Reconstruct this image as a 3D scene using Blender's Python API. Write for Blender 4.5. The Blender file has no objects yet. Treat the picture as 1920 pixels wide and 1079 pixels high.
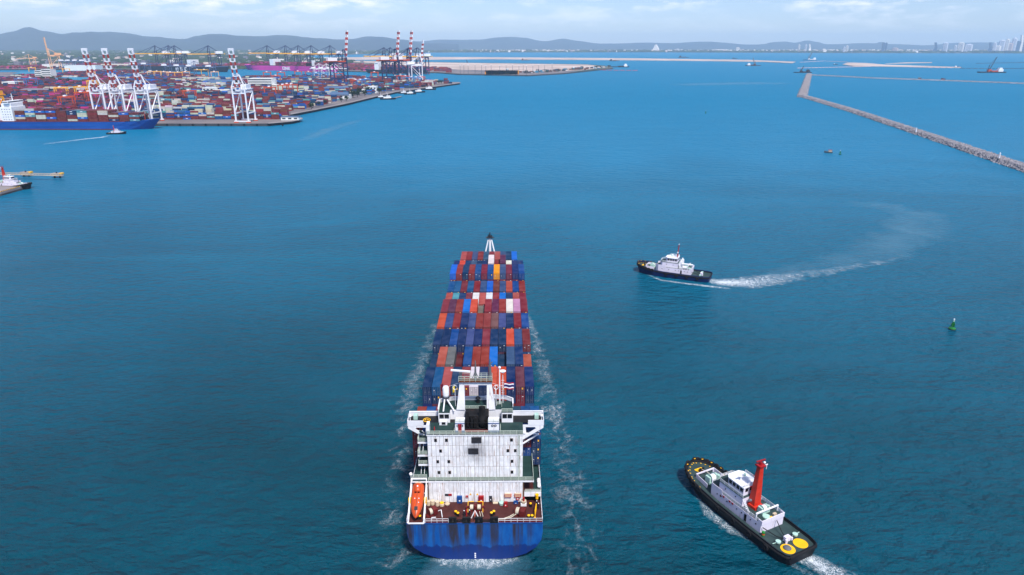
import bpy, math, random
from mathutils import Vector, Matrix
sc = bpy.context.scene
R = math.radians
# ---------------------------------------------------------------- camera
CAM_H, FPX, HORIZON = 117.0, 1280.0, 84.0        # camera height (m), focal length and horizon row for a 1920 px wide picture
PITCH = math.atan((539.5 - HORIZON) / FPX)
cam_d = bpy.data.cameras.new('camera'); cam = bpy.data.objects.new('camera', cam_d)
sc.collection.objects.link(cam); sc.camera = cam
HAZE = 4.3e-5
cam_d.sensor_width = 36.0; cam_d.lens = 36.0 * FPX / 1920.0
cam_d.clip_start = 1.0; cam_d.clip_end = 200000.0
cam.location = (0, 0, CAM_H); cam.rotation_euler = (math.pi / 2 - PITCH, 0, 0)
# ---------------------------------------------------------------- sky and sun
SUN_EL, SUN_AZ = R(56), R(158)                    # azimuth from +Y (view direction) towards +X (picture right)
w = bpy.data.worlds.new('World'); sc.world = w; w.use_nodes = True
nt = w.node_tree; nt.nodes.clear()
def WN(t, **k):
    n = nt.nodes.new(t)
    for a, b in k.items(): setattr(n, a, b)
    return n
sky = WN('ShaderNodeTexSky', sky_type='NISHITA', sun_disc=False)
sky.sun_elevation = SUN_EL; sky.sun_rotation = SUN_AZ
sky.altitude = 100; sky.air_density = 1.0; sky.dust_density = 0.3; sky.ozone_density = 2.0
tc = WN('ShaderNodeTexCoord')
mp = WN('ShaderNodeMapping'); mp.inputs['Scale'].default_value = (15, 15, 62)
mp.inputs['Location'].default_value = (3.1, 1.2, 0.4)
nz = WN('ShaderNodeTexNoise'); nz.inputs['Scale'].default_value = 1.0; nz.inputs['Detail'].default_value = 9; nz.inputs['Roughness'].default_value = 0.58
mp2 = WN('ShaderNodeMapping'); mp2.inputs['Scale'].default_value = (3, 3, 10)
nz2 = WN('ShaderNodeTexNoise'); nz2.inputs['Scale'].default_value = 1.0; nz2.inputs['Detail'].default_value = 4
rp = WN('ShaderNodeValToRGB'); rp.color_ramp.elements[0].position = 0.47; rp.color_ramp.elements[1].position = 0.66
rp2 = WN('ShaderNodeValToRGB'); rp2.color_ramp.elements[0].position = 0.36; rp2.color_ramp.elements[1].position = 0.58
sx = WN('ShaderNodeSeparateXYZ')
el = WN('ShaderNodeMapRange'); el.inputs[1].default_value = 0.012; el.inputs[2].default_value = 0.05
m1 = WN('ShaderNodeMath', operation='MULTIPLY'); m2 = WN('ShaderNodeMath', operation='MULTIPLY')
m3 = WN('ShaderNodeMath', operation='MULTIPLY'); m3.inputs[1].default_value = 0.9
mixc = WN('ShaderNodeMix', data_type='RGBA'); mixc.inputs['B'].default_value = (10.2, 10.0, 10.6, 1)
hsv = WN('ShaderNodeMix', data_type='RGBA', blend_type='MULTIPLY'); hsv.inputs['Factor'].default_value = 1.0; hsv.inputs['B'].default_value = (0.74, 0.84, 1.16, 1)   # colder white balance of the air
bg = WN('ShaderNodeBackground'); bg.inputs['Strength'].default_value = 0.08
wo = WN('ShaderNodeOutputWorld')
L = nt.links.new
L(tc.outputs['Generated'], mp.inputs['Vector']); L(mp.outputs['Vector'], nz.inputs['Vector'])
L(tc.outputs['Generated'], mp2.inputs['Vector']); L(mp2.outputs['Vector'], nz2.inputs['Vector'])
L(nz.outputs['Fac'], rp.inputs['Fac']); L(nz2.outputs['Fac'], rp2.inputs['Fac'])
L(tc.outputs['Generated'], sx.inputs['Vector']); L(sx.outputs['Z'], el.inputs[0])
L(rp.outputs['Color'], m1.inputs[0]); L(rp2.outputs['Color'], m1.inputs[1])
L(m1.outputs[0], m2.inputs[0]); L(el.outputs[0], m2.inputs[1]); L(m2.outputs[0], m3.inputs[0])
L(sky.outputs['Color'], hsv.inputs['A']); L(hsv.outputs['Result'], mixc.inputs['A']); L(m3.outputs[0], mixc.inputs['Factor'])
L(mixc.outputs['Result'], bg.inputs['Color']); L(bg.outputs[0], wo.inputs['Surface'])
sun_d = bpy.data.lights.new('sun', 'SUN'); sun = bpy.data.objects.new('sun', sun_d); sc.collection.objects.link(sun)
sun_d.energy = 3.4; sun_d.angle = R(7); sun_d.color = (1.0, 0.96, 0.90)
to_sun = Vector((math.sin(SUN_AZ) * math.cos(SUN_EL), math.cos(SUN_AZ) * math.cos(SUN_EL), math.sin(SUN_EL)))
sun.rotation_euler = to_sun.to_track_quat('Z', 'Y').to_euler()
sc.view_settings.view_transform = 'Standard'; sc.view_settings.look = 'None'
sc.view_settings.exposure = 0.7; sc.view_settings.gamma = 1.0; sc.view_settings.use_curve_mapping = False
sc.render.engine = 'CYCLES'; sc.cycles.use_denoising = True
sc.cycles.max_bounces = 6; sc.cycles.transparent_max_bounces = 12; sc.cycles.volume_bounces = 1
# ---------------------------------------------------------------- helpers
def G(px, py, z=0.0):
    """ground position (metres) of a point read off the survey of the place: picture column/row at height z"""
    v = (py - 539.5) / FPX; u = (px - 960) / FPX
    t = (CAM_H - z) / (math.sin(PITCH) + math.cos(PITCH) * v)
    return Vector((t * u, t * (math.cos(PITCH) - math.sin(PITCH) * v), z))
def HT(py, Y):
    """height of something seen at row py at distance Y"""
    v = (py - 539.5) / FPX
    return CAM_H - Y * (math.sin(PITCH) + math.cos(PITCH) * v) / (math.cos(PITCH) - math.sin(PITCH) * v)
def XA(px, Y, z=0):
    zc = Y * math.cos(PITCH) + (CAM_H - z) * math.sin(PITCH)
    return (px - 960) / FPX * zc
def lin(c):
    return tuple((x / 255 / 12.92) if x / 255 <= 0.04045 else ((x / 255 + 0.055) / 1.055) ** 2.4 for x in c)
def tag(o, label=None, cat=None, group=None, kind=None):
    if label: o['label'] = label
    if cat: o['category'] = cat
    if group: o['group'] = group
    if kind: o['kind'] = kind
    return o
def link(o): sc.collection.objects.link(o); return o
def empty(name, loc, rz=0, label=None, cat=None, group=None):
    o = link(bpy.data.objects.new(name, None)); o.location = loc; o.rotation_euler = (0, 0, rz)
    o.empty_display_size = 1
    return tag(o, label, cat, group)
def copy_tree(o, parent=None):
    c = link(o.copy())
    if parent is not None: c.parent = parent
    for ch in list(o.children): copy_tree(ch, c)
    return c
class MB:
    def __init__(s): s.v = []; s.f = []; s.m = []
    def add(s, vs, fs, m=0):
        n = len(s.v); s.v += [tuple(q) for q in vs]
        for f in fs: s.f.append(tuple(i + n for i in f)); s.m.append(m)
        return s
    def box(s, x0, x1, y0, y1, z0, z1, m=0):
        return s.add([(x0,y0,z0),(x1,y0,z0),(x1,y1,z0),(x0,y1,z0),(x0,y0,z1),(x1,y0,z1),(x1,y1,z1),(x0,y1,z1)],
                     [(0,3,2,1),(4,5,6,7),(0,1,5,4),(1,2,6,5),(2,3,7,6),(3,0,4,7)], m)
    def frame(s, a, b):
        a = Vector(a); b = Vector(b); d = (b - a).normalized()
        up = Vector((0, 0, 1)) if abs(d.z) < 0.95 else Vector((0, 1, 0))
        x = d.cross(up).normalized(); y = x.cross(d).normalized()
        return a, b, x, y
    def beam(s, a, b, w, h=None, w2=None, h2=None, m=0):
        h = h or w; w2 = w2 or w; h2 = h2 or h
        a, b, x, y = s.frame(a, b); vs = []
        for q, ww, hh in ((a, w, h), (b, w2, h2)):
            for i, j in ((-1,-1),(1,-1),(1,1),(-1,1)): vs.append(q + x * i * ww / 2 + y * j * hh / 2)
        return s.add(vs, [(3,2,1,0),(4,5,6,7),(0,1,5,4),(1,2,6,5),(2,3,7,6),(3,0,4,7)], m)
    def tube(s, a, b, r, r2=None, n=8, m=0):
        r2 = r if r2 is None else r2
        a, b, x, y = s.frame(a, b); vs = []
        for q, rr in ((a, r), (b, r2)):
            for i in range(n):
                t = 2 * math.pi * i / n; vs.append(q + x * math.cos(t) * rr + y * math.sin(t) * rr)
        fs = [(i, (i + 1) % n, n + (i + 1) % n, n + i) for i in range(n)]
        fs += [tuple(range(n))[::-1], tuple(range(n, 2 * n))]
        return s.add(vs, fs, m)
    def pipe(s, pts, r, n=6, m=0):
        for a, b in zip(pts[:-1], pts[1:]): s.tube(a, b, r, n=n, m=m)
        return s
    def prism(s, pts, z0, z1, m=0, mtop=None):
        n = len(pts); vs = [(p[0], p[1], z0) for p in pts] + [(p[0], p[1], z1) for p in pts]
        fs = [(i, (i + 1) % n, n + (i + 1) % n, n + i) for i in range(n)] + [tuple(range(n))[::-1]]
        s.add(vs, fs, m); s.add(vs[n:], [tuple(range(n))], m if mtop is None else mtop); return s
    def extr(s, pts, vec, m=0):
        n = len(pts); vec = Vector(vec); vs = [Vector(p) for p in pts]; vs += [p + vec for p in vs]
        return s.add(vs, [(i, (i + 1) % n, n + (i + 1) % n, n + i) for i in range(n)] + [tuple(range(n))[::-1], tuple(range(n, 2 * n))], m)
    def lathe(s, prof, c=(0, 0, 0), n=12, m=0, axis='z', sx=1, sy=1):
        vs = []; c = Vector(c)
        for r, h in prof:
            for i in range(n):
                t = 2 * math.pi * i / n; p = (math.cos(t) * r * sx, math.sin(t) * r * sy, h)
                if axis == 'x': p = (p[2], p[0], p[1])
                if axis == 'y': p = (p[1], p[2], p[0])
                vs.append(c + Vector(p))
        k = len(prof); fs = []
        for j in range(k - 1):
            for i in range(n): fs.append((j*n+i, j*n+(i+1)%n, (j+1)*n+(i+1)%n, (j+1)*n+i))
        fs += [tuple(range(n))[::-1], tuple(range((k-1)*n, k*n))]
        return s.add(vs, fs, m)
    def ball(s, c, r, n=10, m=0, sz=1):
        pr = [(max(1e-3, r * math.sin(math.pi * j / 6)), -r * sz * math.cos(math.pi * j / 6)) for j in range(7)]
        return s.lathe(pr, c, n, m)
    def torus(s, c, R_, r, axis='z', n=12, k=6, m=0):
        vs = []; c = Vector(c)
        for i in range(n):
            t = 2 * math.pi * i / n
            for j in range(k):
                q = 2 * math.pi * j / k; rr = R_ + r * math.cos(q)
                p = (rr * math.cos(t), rr * math.sin(t), r * math.sin(q))
                if axis == 'x': p = (p[2], p[0], p[1])
                if axis == 'y': p = (p[0], p[2], p[1])
                vs.append(c + Vector(p))
        return s.add(vs, [(i*k+j, ((i+1)%n)*k+j, ((i+1)%n)*k+(j+1)%k, i*k+(j+1)%k) for i in range(n) for j in range(k)], m)
    def rail(s, path, h=1.05, r=0.035, step=1.6, bars=3, m=0):
        for a, b in zip(path[:-1], path[1:]):
            a = Vector(a); b = Vector(b); ln = (b - a).length; n = max(1, round(ln / step))
            for i in range(n + 1):
                q = a.lerp(b, i / n); s.beam(q, q + Vector((0, 0, h)), r * 2, m=m)
            for k in range(bars):
                z = Vector((0, 0, h * (k + 1) / bars)); s.beam(a + z, b + z, r * 2, m=m)
        return s
    def loft(s, rings, m=0, cap0=True, cap1=True, closed=True):
        k = len(rings[0]); vs = [q for r_ in rings for q in r_]; fs = []
        for j in range(len(rings) - 1):
            for i in range(k if closed else k - 1): fs.append((j*k+i, j*k+(i+1)%k, (j+1)*k+(i+1)%k, (j+1)*k+i))
        if cap0: fs.append(tuple(range(k))[::-1])
        if cap1: fs.append(tuple(range((len(rings)-1)*k, len(rings)*k)))
        return s.add(vs, fs, m)
    def mesh(s, name, mats, smooth=False):
        me = bpy.data.meshes.new(name); me.from_pydata(s.v, [], s.f)
        for mm in (mats if isinstance(mats, (list, tuple)) else [mats]): me.materials.append(mm)
        if max(s.m, default=0) > 0: me.polygons.foreach_set('material_index', s.m)
        if smooth: me.polygons.foreach_set('use_smooth', [True] * len(s.f))
        me.update()
        return me
    def build(s, name, mats, parent=None, loc=(0, 0, 0), rz=0, smooth=False, label=None):
        o = link(bpy.data.objects.new(name, s.mesh(name, mats, smooth)))
        o.location = loc; o.rotation_euler = (0, 0, rz)
        if parent is not None: o.parent = parent
        if label: o['label'] = label
        return o
def put(me, name, loc, parent=None, rz=0, rot=None, scale=None):
    o = link(bpy.data.objects.new(name, me)); o.location = loc; o.rotation_euler = rot or (0, 0, rz)
    if scale: o.scale = scale
    if parent is not None: o.parent = parent
    return o
# ---------------------------------------------------------------- materials
def nodes(name):
    m = bpy.data.materials.new(name); m.use_nodes = True
    t = m.node_tree; b = t.nodes['Principled BSDF']
    return m, t, b
def pm(name, col, rough=0.55, var=0.14, scale=0.6, rust=0.0, streak=False, metal=0.0, rustcol=(92, 52, 30), objcol=False, attr=None, bump=0.0, spread=0.6):
    m, t, b = nodes(name); N = t.nodes.new; K = t.links.new
    b.inputs['Roughness'].default_value = rough; b.inputs['Metallic'].default_value = metal; b.inputs['Specular IOR Level'].default_value = 0.3
    tc = N('ShaderNodeTexCoord'); nz = N('ShaderNodeTexNoise'); nz.inputs['Scale'].default_value = scale; nz.inputs['Detail'].default_value = 6
    oi = N('ShaderNodeObjectInfo'); ad = N('ShaderNodeVectorMath'); ad.operation = 'MULTIPLY_ADD'
    K(oi.outputs['Random'], ad.inputs[0]); ad.inputs[1].default_value = (37, 53, 71); K(tc.outputs['Object'], ad.inputs[2])
    K(ad.outputs[0], nz.inputs['Vector'])
    base = N('ShaderNodeMix'); base.data_type = 'RGBA'
    mr = N('ShaderNodeMapRange'); mr.inputs[1].default_value = 0.35; mr.inputs[2].default_value = 0.68
    K(nz.outputs['Fac'], mr.inputs[0]); K(mr.outputs[0], base.inputs['Factor'])
    if objcol or attr:
        if attr: src = N('ShaderNodeAttribute'); src.attribute_name = attr; so = src.outputs['Color']
        else: so = oi.outputs['Color']
        lo = N('ShaderNodeMix'); lo.data_type = 'RGBA'; lo.blend_type = 'MULTIPLY'; lo.inputs['Factor'].default_value = 1
        K(so, lo.inputs['A']); lo.inputs['B'].default_value = (1 - var,) * 3 + (1,)
        hi = N('ShaderNodeMix'); hi.data_type = 'RGBA'; hi.inputs['Factor'].default_value = var * 0.3
        K(so, hi.inputs['A']); hi.inputs['B'].default_value = (0.45, 0.43, 0.42, 1)
        K(lo.outputs['Result'], base.inputs['A']); K(hi.outputs['Result'], base.inputs['B'])
    else:
        c = lin(col); lum = .3 * c[0] + .6 * c[1] + .1 * c[2]; kf = .62 if lum < .42 else 1.0; c = tuple(x * kf for x in c)
        base.inputs['A'].default_value = tuple(x * (1 - var) for x in c) + (1,)
        base.inputs['B'].default_value = tuple(min(1, x * (1 + var * 0.8) + 0.004) for x in c) + (1,)
    out = base.outputs['Result']
    if rust > 0:
        n2 = N('ShaderNodeTexNoise'); n2.inputs['Detail'].default_value = 7; n2.inputs['Roughness'].default_value = 0.65
        mpn = N('ShaderNodeMapping'); mpn.inputs['Scale'].default_value = (1.5, 1.5, 0.10) if streak else (spread,) * 3
        K(ad.outputs[0], mpn.inputs['Vector']); K(mpn.outputs['Vector'], n2.inputs['Vector']); n2.inputs['Scale'].default_value = 1.0
        r2 = N('ShaderNodeMapRange'); r2.inputs[1].default_value = 0.66 - 0.2 * rust; r2.inputs[2].default_value = 0.80 - 0.12 * rust
        K(n2.outputs['Fac'], r2.inputs[0])
        n3 = N('ShaderNodeTexNoise'); n3.inputs['Scale'].default_value = 0.35; K(ad.outputs[0], n3.inputs['Vector'])
        r3 = N('ShaderNodeMapRange'); r3.inputs[1].default_value = 0.38; r3.inputs[2].default_value = 0.6; K(n3.outputs['Fac'], r3.inputs[0])
        mu = N('ShaderNodeMath'); mu.operation = 'MULTIPLY'; K(r2.outputs[0], mu.inputs[0]); K(r3.outputs[0], mu.inputs[1])
        mx = N('ShaderNodeMix'); mx.data_type = 'RGBA'; K(mu.outputs[0], mx.inputs['Factor']); K(out, mx.inputs['A'])
        mx.inputs['B'].default_value = lin(rustcol) + (1,); out = mx.outputs['Result']
    K(out, b.inputs['Base Color'])
    if bump > 0:
        bp = N('ShaderNodeBump'); bp.inputs['Strength'].default_value = bump; bp.inputs['Distance'].default_value = 0.3
        K(nz.outputs['Fac'], bp.inputs['Height']); K(bp.outputs[0], b.inputs['Normal'])
    return m
M = {}
M['white'] = pm('white_paint', (222, 222, 226), 0.5, 0.08, 0.4, rust=0.16, streak=True)
M['white_rusty'] = pm('white_paint_rusty', (224, 224, 228), 0.5, 0.08, 0.5, rust=0.55, streak=True, rustcol=(140, 92, 60))
M['white_clean'] = pm('white_paint_clean', (228, 228, 230), 0.5, 0.05, 0.3)
M['seam'] = pm('rusty_seam', (126, 100, 84), 0.8, 0.25, 0.6)
M['rust'] = pm('rust', (120, 66, 36), 0.85, 0.35, 1.2)
M['green_deck'] = pm('green_deck_paint', (36, 68, 64), 0.6, 0.16, 0.5, rust=0.15)
M['green_rail'] = pm('pale_green_rail', (186, 196, 182), 0.5, 0.1)
M['red_deck'] = pm('red_brown_deck_paint', (88, 38, 34), 0.7, 0.2, 0.5, rust=0.2)
M['black'] = pm('black_paint', (22, 22, 26), 0.55, 0.3, 0.8)
M['soot'] = pm('sooty_black', (16, 14, 16), 0.8, 0.3, 0.8, rust=0.3)
M['rubber'] = pm('black_rubber', (24, 24, 30), 0.8, 0.25, 1.0)
M['yellow'] = pm('yellow_paint', (242, 182, 10), 0.5, 0.1)
M['red'] = pm('red_paint', (190, 30, 34), 0.5, 0.12)
M['dark_red'] = pm('dark_red_paint', (122, 36, 34), 0.55, 0.18, rust=0.25)
M['orange_boat'] = pm('orange_grp', (238, 92, 32), 0.35, 0.07)
M['orange_red'] = pm('orange_red_paint', (236, 60, 36), 0.45, 0.14, .5, rust=.25, streak=True, rustcol=(120, 40, 34))
M['blue_paint'] = pm('blue_paint', (20, 84, 160), 0.5, 0.12)
M['glass'] = pm('dark_window_glass', (26, 30, 38), 0.12, 0.2)
M['grey'] = pm('grey_steel', (120, 124, 128), 0.55, 0.2)
M['dark_grey'] = pm('dark_grey_steel', (62, 62, 70), 0.6, 0.2)
M['aqua'] = pm('pale_green_machinery', (168, 200, 188), 0.5, 0.12)
M['green_boom'] = pm('green_paint', (40, 150, 60), 0.4, 0.12)
M['rope'] = pm('rope', (198, 188, 168), 0.9, 0.2, 2)
M['skin'] = pm('skin', (170, 120, 92), 0.6, 0.05)
M['navy_cloth'] = pm('navy_cloth', (30, 34, 52), 0.9, 0.2)
M['concrete'] = pm('concrete', (168, 158, 156), 0.85, 0.16, 0.03, rust=0.12, rustcol=(120, 112, 108), spread=0.05)
M['concrete_dark'] = pm('wet_concrete', (78, 80, 84), 0.8, 0.3, 0.1)
M['tan_concrete'] = pm('tan_concrete', (196, 178, 152), 0.85, 0.15, 0.1)
M['container'] = pm('container_paint', (0, 0, 0), 0.6, 0.2, 0.35, rust=0.18, rustcol=(96, 60, 48), objcol=True, spread=0.5)
M['container'].node_tree.nodes['Principled BSDF'].inputs['Specular IOR Level'].default_value = 0.12
M['stack'] = pm('stacked_container_paint', (0, 0, 0), 0.6, 0.2, 0.08, attr='col')
M['bar'] = pm('galvanised_bar', (140, 146, 160), 0.45, 0.15, 2)
# ---------------------------------------------------------------- water
def wake_waves(N, K, ma, rng, pos):
    """diverging bow waves either side of the big ship (heights in metres)"""
    sp = N('ShaderNodeSeparateXYZ'); K(pos, sp.inputs[0])
    xo = ma('ABSOLUTE', ma('ADD', ma('ADD', sp.outputs['X'], 8.8), ma('MULTIPLY', ma('SUBTRACT', sp.outputs['Y'], 133), .0096)), 0)
    db = ma('SUBTRACT', 322, sp.outputs['Y'])
    lim = ma('MULTIPLY', db, .62)
    m_in = rng(xo, 15, 24); m_out = rng(ma('SUBTRACT', lim, xo), -6, 22); m_far = rng(sp.outputs['Y'], 60, 110)
    ph = ma('ADD', ma('MULTIPLY', xo, .86), ma('MULTIPLY', sp.outputs['Y'], .5))
    wv = ma('SINE', ma('MULTIPLY', ph, 6.2832 / 8.5), 0)
    br = N('ShaderNodeTexNoise'); br.inputs['Scale'].default_value = .035; br.inputs['Detail'].default_value = 3; K(pos, br.inputs['Vector'])
    return ma('MULTIPLY', ma('MULTIPLY', ma('MULTIPLY', wv, .34), rng(br.outputs['Fac'], .42, .62)), ma('MULTIPLY', m_in, ma('MULTIPLY', m_out, m_far)))
def water_material():
    m, t, b = nodes('sea_water'); N = t.nodes.new; K = t.links.new
    geo = N('ShaderNodeNewGeometry'); pos = geo.outputs['Position']
    def noise(scale, detail, rough=0.55, dist=0.0, rz=0.0):
        mp = N('ShaderNodeMapping'); mp.inputs['Scale'].default_value = scale; mp.inputs['Rotation'].default_value = (0, 0, rz); K(pos, mp.inputs['Vector'])
        n = N('ShaderNodeTexNoise'); n.inputs['Scale'].default_value = 1; n.inputs['Detail'].default_value = detail
        n.inputs['Roughness'].default_value = rough; n.inputs['Distortion'].default_value = dist
        K(mp.outputs[0], n.inputs['Vector']); return n.outputs['Fac']
    def rng(x, a, b_, c=0.0, d=1.0, smooth=False):
        r = N('ShaderNodeMapRange'); r.inputs[1].default_value = a; r.inputs[2].default_value = b_; r.inputs[3].default_value = c; r.inputs[4].default_value = d
        if smooth: r.interpolation_type = 'SMOOTHSTEP'
        K(x, r.inputs[0]); return r.outputs[0]
    def ma(op, a, b_):
        n = N('ShaderNodeMath'); n.operation = op
        for i, q in enumerate((a, b_)):
            if isinstance(q, (int, float)): n.inputs[i].default_value = q
            else: K(q, n.inputs[i])
        return n.outputs[0]
    # slow patches: currents, silt, gusts
    big = noise((0.0026, 0.0040, 1), 6, 0.6, 0.6, 0.3)
    streak = noise((0.0016, 0.011, 1), 6, 0.6, 1.2, -0.12)
    gust = rng(noise((0.012, 0.02, 1), 4, 0.6), 0.35, 0.68, 0.5, 1.15)
    # waves: swell, wind sea, ripples (heights in metres)
    h1 = noise((0.06, 0.13, 1), 3, 0.5, 0.1, 0.75)
    h2 = noise((0.16, 0.34, 1), 5, 0.52, 0.12, 0.7)
    h3 = noise((0.8, 1.5, 1), 3, 0.6, 0.1, 0.5)
    hs = ma('ADD', ma('ADD', ma('MULTIPLY', h1, 3.2), ma('MULTIPLY', ma('MULTIPLY', h2, gust), 4.6)), ma('MULTIPLY', h3, 0.85))
    hs = ma('ADD', hs, wake_waves(N, K, ma, rng, pos))
    bp = N('ShaderNodeBump'); bp.inputs['Strength'].default_value = 1.0; bp.inputs['Distance'].default_value = 1.0
    K(hs, bp.inputs['Height']); K(bp.outputs[0], b.inputs['Normal'])
    mixes = N('ShaderNodeMix'); mixes.data_type = 'RGBA'
    mixes.inputs['A'].default_value = WATER_A + (1,); mixes.inputs['B'].default_value = WATER_B + (1,)
    K(rng(big, 0.36, 0.66), mixes.inputs['Factor'])
    mx2 = N('ShaderNodeMix'); mx2.data_type = 'RGBA'; K(mixes.outputs['Result'], mx2.inputs['A']); mx2.inputs['B'].default_value = WATER_C + (1,)
    K(ma('MULTIPLY', rng(streak, 0.54, 0.72), 0.55), mx2.inputs['Factor'])
    # lighter blue with distance: the far water's sky reflection put into the base colour
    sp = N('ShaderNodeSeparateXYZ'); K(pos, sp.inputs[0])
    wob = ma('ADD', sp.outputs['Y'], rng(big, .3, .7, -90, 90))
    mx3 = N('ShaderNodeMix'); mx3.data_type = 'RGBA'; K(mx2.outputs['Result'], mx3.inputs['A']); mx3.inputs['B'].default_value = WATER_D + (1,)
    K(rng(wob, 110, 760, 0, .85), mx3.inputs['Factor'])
    K(mx3.outputs['Result'], b.inputs['Base Color'])
    K(rng(sp.outputs['Y'], 150, 1600, .18, .5), b.inputs['Roughness'])       # unresolved waves
    b.inputs['IOR'].default_value = 1.333; b.inputs['Specular IOR Level'].default_value = 0.11
    return m
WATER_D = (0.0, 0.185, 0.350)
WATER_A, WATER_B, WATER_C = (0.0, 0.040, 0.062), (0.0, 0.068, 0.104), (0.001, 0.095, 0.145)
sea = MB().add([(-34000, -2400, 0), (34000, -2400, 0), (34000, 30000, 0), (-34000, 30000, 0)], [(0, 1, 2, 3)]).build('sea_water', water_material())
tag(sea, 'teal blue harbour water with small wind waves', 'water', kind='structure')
# ---------------------------------------------------------------- foam lying on the water
def foam_material(name, scale, strength, soft=False, tint=(0.80, 0.86, 0.90)):
    m, t, b = nodes(name); N = t.nodes.new; K = t.links.new
    geo = N('ShaderNodeNewGeometry'); at = N('ShaderNodeAttribute'); at.attribute_name = 'dens'
    mp = N('ShaderNodeMapping'); mp.inputs['Scale'].default_value = (scale, scale * .75, 0.0); K(geo.outputs['Position'], mp.inputs['Vector'])
    def ma(op, a, b_):
        n = N('ShaderNodeMath'); n.operation = op
        for i, q in enumerate((a, b_)):
            if isinstance(q, (int, float)): n.inputs[i].default_value = q
            else: K(q, n.inputs[i])
        return n.outputs[0]
    def rng(x, a, b_, c=0., d=1.):
        r = N('ShaderNodeMapRange'); r.inputs[1].default_value = a; r.inputs[2].default_value = b_; r.inputs[3].default_value = c; r.inputs[4].default_value = d; K(x, r.inputs[0]); return r.outputs[0]
    def noise(sc_, det, ro, dist):
        n = N('ShaderNodeTexNoise'); n.inputs['Scale'].default_value = sc_; n.inputs['Detail'].default_value = det; n.inputs['Roughness'].default_value = ro; n.inputs['Distortion'].default_value = dist
        K(mp.outputs[0], n.inputs['Vector']); return n.outputs['Fac']
    ridge = lambda n, w_: rng(ma('ABSOLUTE', ma('SUBTRACT', n, .5), 0), 0, w_, 1, 0)     # torn filaments along contour lines
    r1 = ridge(noise(.62, 2, .5, 1.2), .022); r2 = ridge(noise(1.15, 2, .5, 1.4), .032); r3 = ridge(noise(2.3, 3, .6, 1.2), .05)
    fil = ma('MAXIMUM', r1, ma('MAXIMUM', ma('MULTIPLY', r2, .8), ma('MULTIPLY', r3, .5)))
    dd = ma('ADD', at.outputs['Fac'], noise(.42, 5, .6, 1.2))
    patch = rng(dd, .74, 1.20); core = rng(ma('ADD', at.outputs['Fac'], noise(1.6, 8, .75, .8)), 1.2, 1.5)
    if soft: al = rng(dd, .62, 1.2)
    else: al = ma('MAXIMUM', ma('MULTIPLY', fil, patch), ma('MAXIMUM', core, ma('MULTIPLY', patch, .06)))
    K(ma('MULTIPLY', al, strength), b.inputs['Alpha'])
    b.inputs['Base Color'].default_value = tint + (1,); b.inputs['Roughness'].default_value = 0.7
    return m
M['foam'] = foam_material('wake_foam', 0.42, 0.8)
M['foam_fine'] = foam_material('fine_foam', 0.8, 0.95)
M['slick'] = foam_material('aerated_water', 0.10, 0.26, True, (0.16, 0.34, 0.46))
def ribbon(name, pts, mat, label, z=0.05, n=10, sub=6):
    """pts: (px, py, half width m, density); a strip on the sea"""
    P = []
    for i in range(len(pts) - 1):
        for k in range(sub):
            f = k / sub; a, b_ = pts[i], pts[i + 1]
            P.append(tuple(a[j] + (b_[j] - a[j]) * f for j in range(4)))
    P.append(pts[-1]); C3 = [G(p[0], p[1]) for p in P]
    vs, fs, de = [], [], []
    for i, p in enumerate(P):
        d = (C3[min(i + 1, len(P) - 1)] - C3[max(i - 1, 0)]); d.z = 0; d.normalize(); nrm = Vector((-d.y, d.x, 0))
        for k in range(n + 1):
            q = k / n * 2 - 1; vs.append(C3[i] + nrm * q * p[2] + Vector((0, 0, z)))
            e = min(1, i / 2.0, (len(P) - 1 - i) / 2.0)
            de.append(p[3] * e * max(0, 1 - q * q))
    for i in range(len(P) - 1):
        for k in range(n): fs.append((i*(n+1)+k, i*(n+1)+k+1, (i+1)*(n+1)+k+1, (i+1)*(n+1)+k))
    me = bpy.data.meshes.new(name); me.from_pydata([tuple(v) for v in vs], [], fs); me.materials.append(mat)
    a = me.color_attributes.new('dens', 'FLOAT_COLOR', 'POINT')
    for i, d in enumerate(de): a.data[i].color = (d, d, d, 1)
    return tag(link(bpy.data.objects.new(name, me)), label, 'foam', kind='stuff')
ribbon('wake_foam', [(984,572,2,.2),(992,605,3,.5),(1008,650,4.5,.38),(1024,705,6,.33),(1036,765,7,.31),(1050,830,8,.29),(1066,900,9,.28),(1084,975,9,.27),(1092,1070,9,.26),(1100,1150,9,.25)], M['foam'], 'lacy white bow wake trailing along the starboard side of the big container ship')
ribbon('wake_foam', [(826,585,2,.2),(812,625,4,.38),(796,665,5,.34),(778,715,6,.32),(764,770,7,.29),(748,850,7,.27),(738,920,8,.27),(738,990,8,.26),(730,1075,8,.25),(725,1150,8,.24)], M['foam'], 'lacy white bow wake trailing along the port side of the big container ship')
ribbon('wake_foam', [(800,1046,2,.3),(835,1051,3,.6),(890,1054,3.5,.68),(935,1052,3,.62),(985,1045,2,.3)], M['foam_fine'], 'white foam churned up under the big ship stern')
ribbon('wake_slick', [(800,1044,8,.5),(890,1056,14,.75),(890,1120,16,.7),(890,1300,18,.6),(890,1600,20,.5),(890,2100,22,.4)], M['slick'], 'pale churned water spreading from under the big ship stern', z=0.03)
ribbon('wake_foam', [(1296,880,1,.25),(1308,925,1.4,.5),(1330,965,2.2,.52),(1365,990,2.6,.5),(1410,1012,2.2,.44),(1450,1036,1.8,.46),(1500,1068,2,.42),(1530,1085,2,.3)], M['foam_fine'], 'white foam along the port side of the red masted tug')
ribbon('wake_foam', [(1490,1052,2,.4),(1520,1050,3.2,.9),(1545,1066,4,.8),(1585,1090,5,.55),(1640,1130,6,.4)], M['foam_fine'], 'white propeller wash behind the red masted tug')
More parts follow.
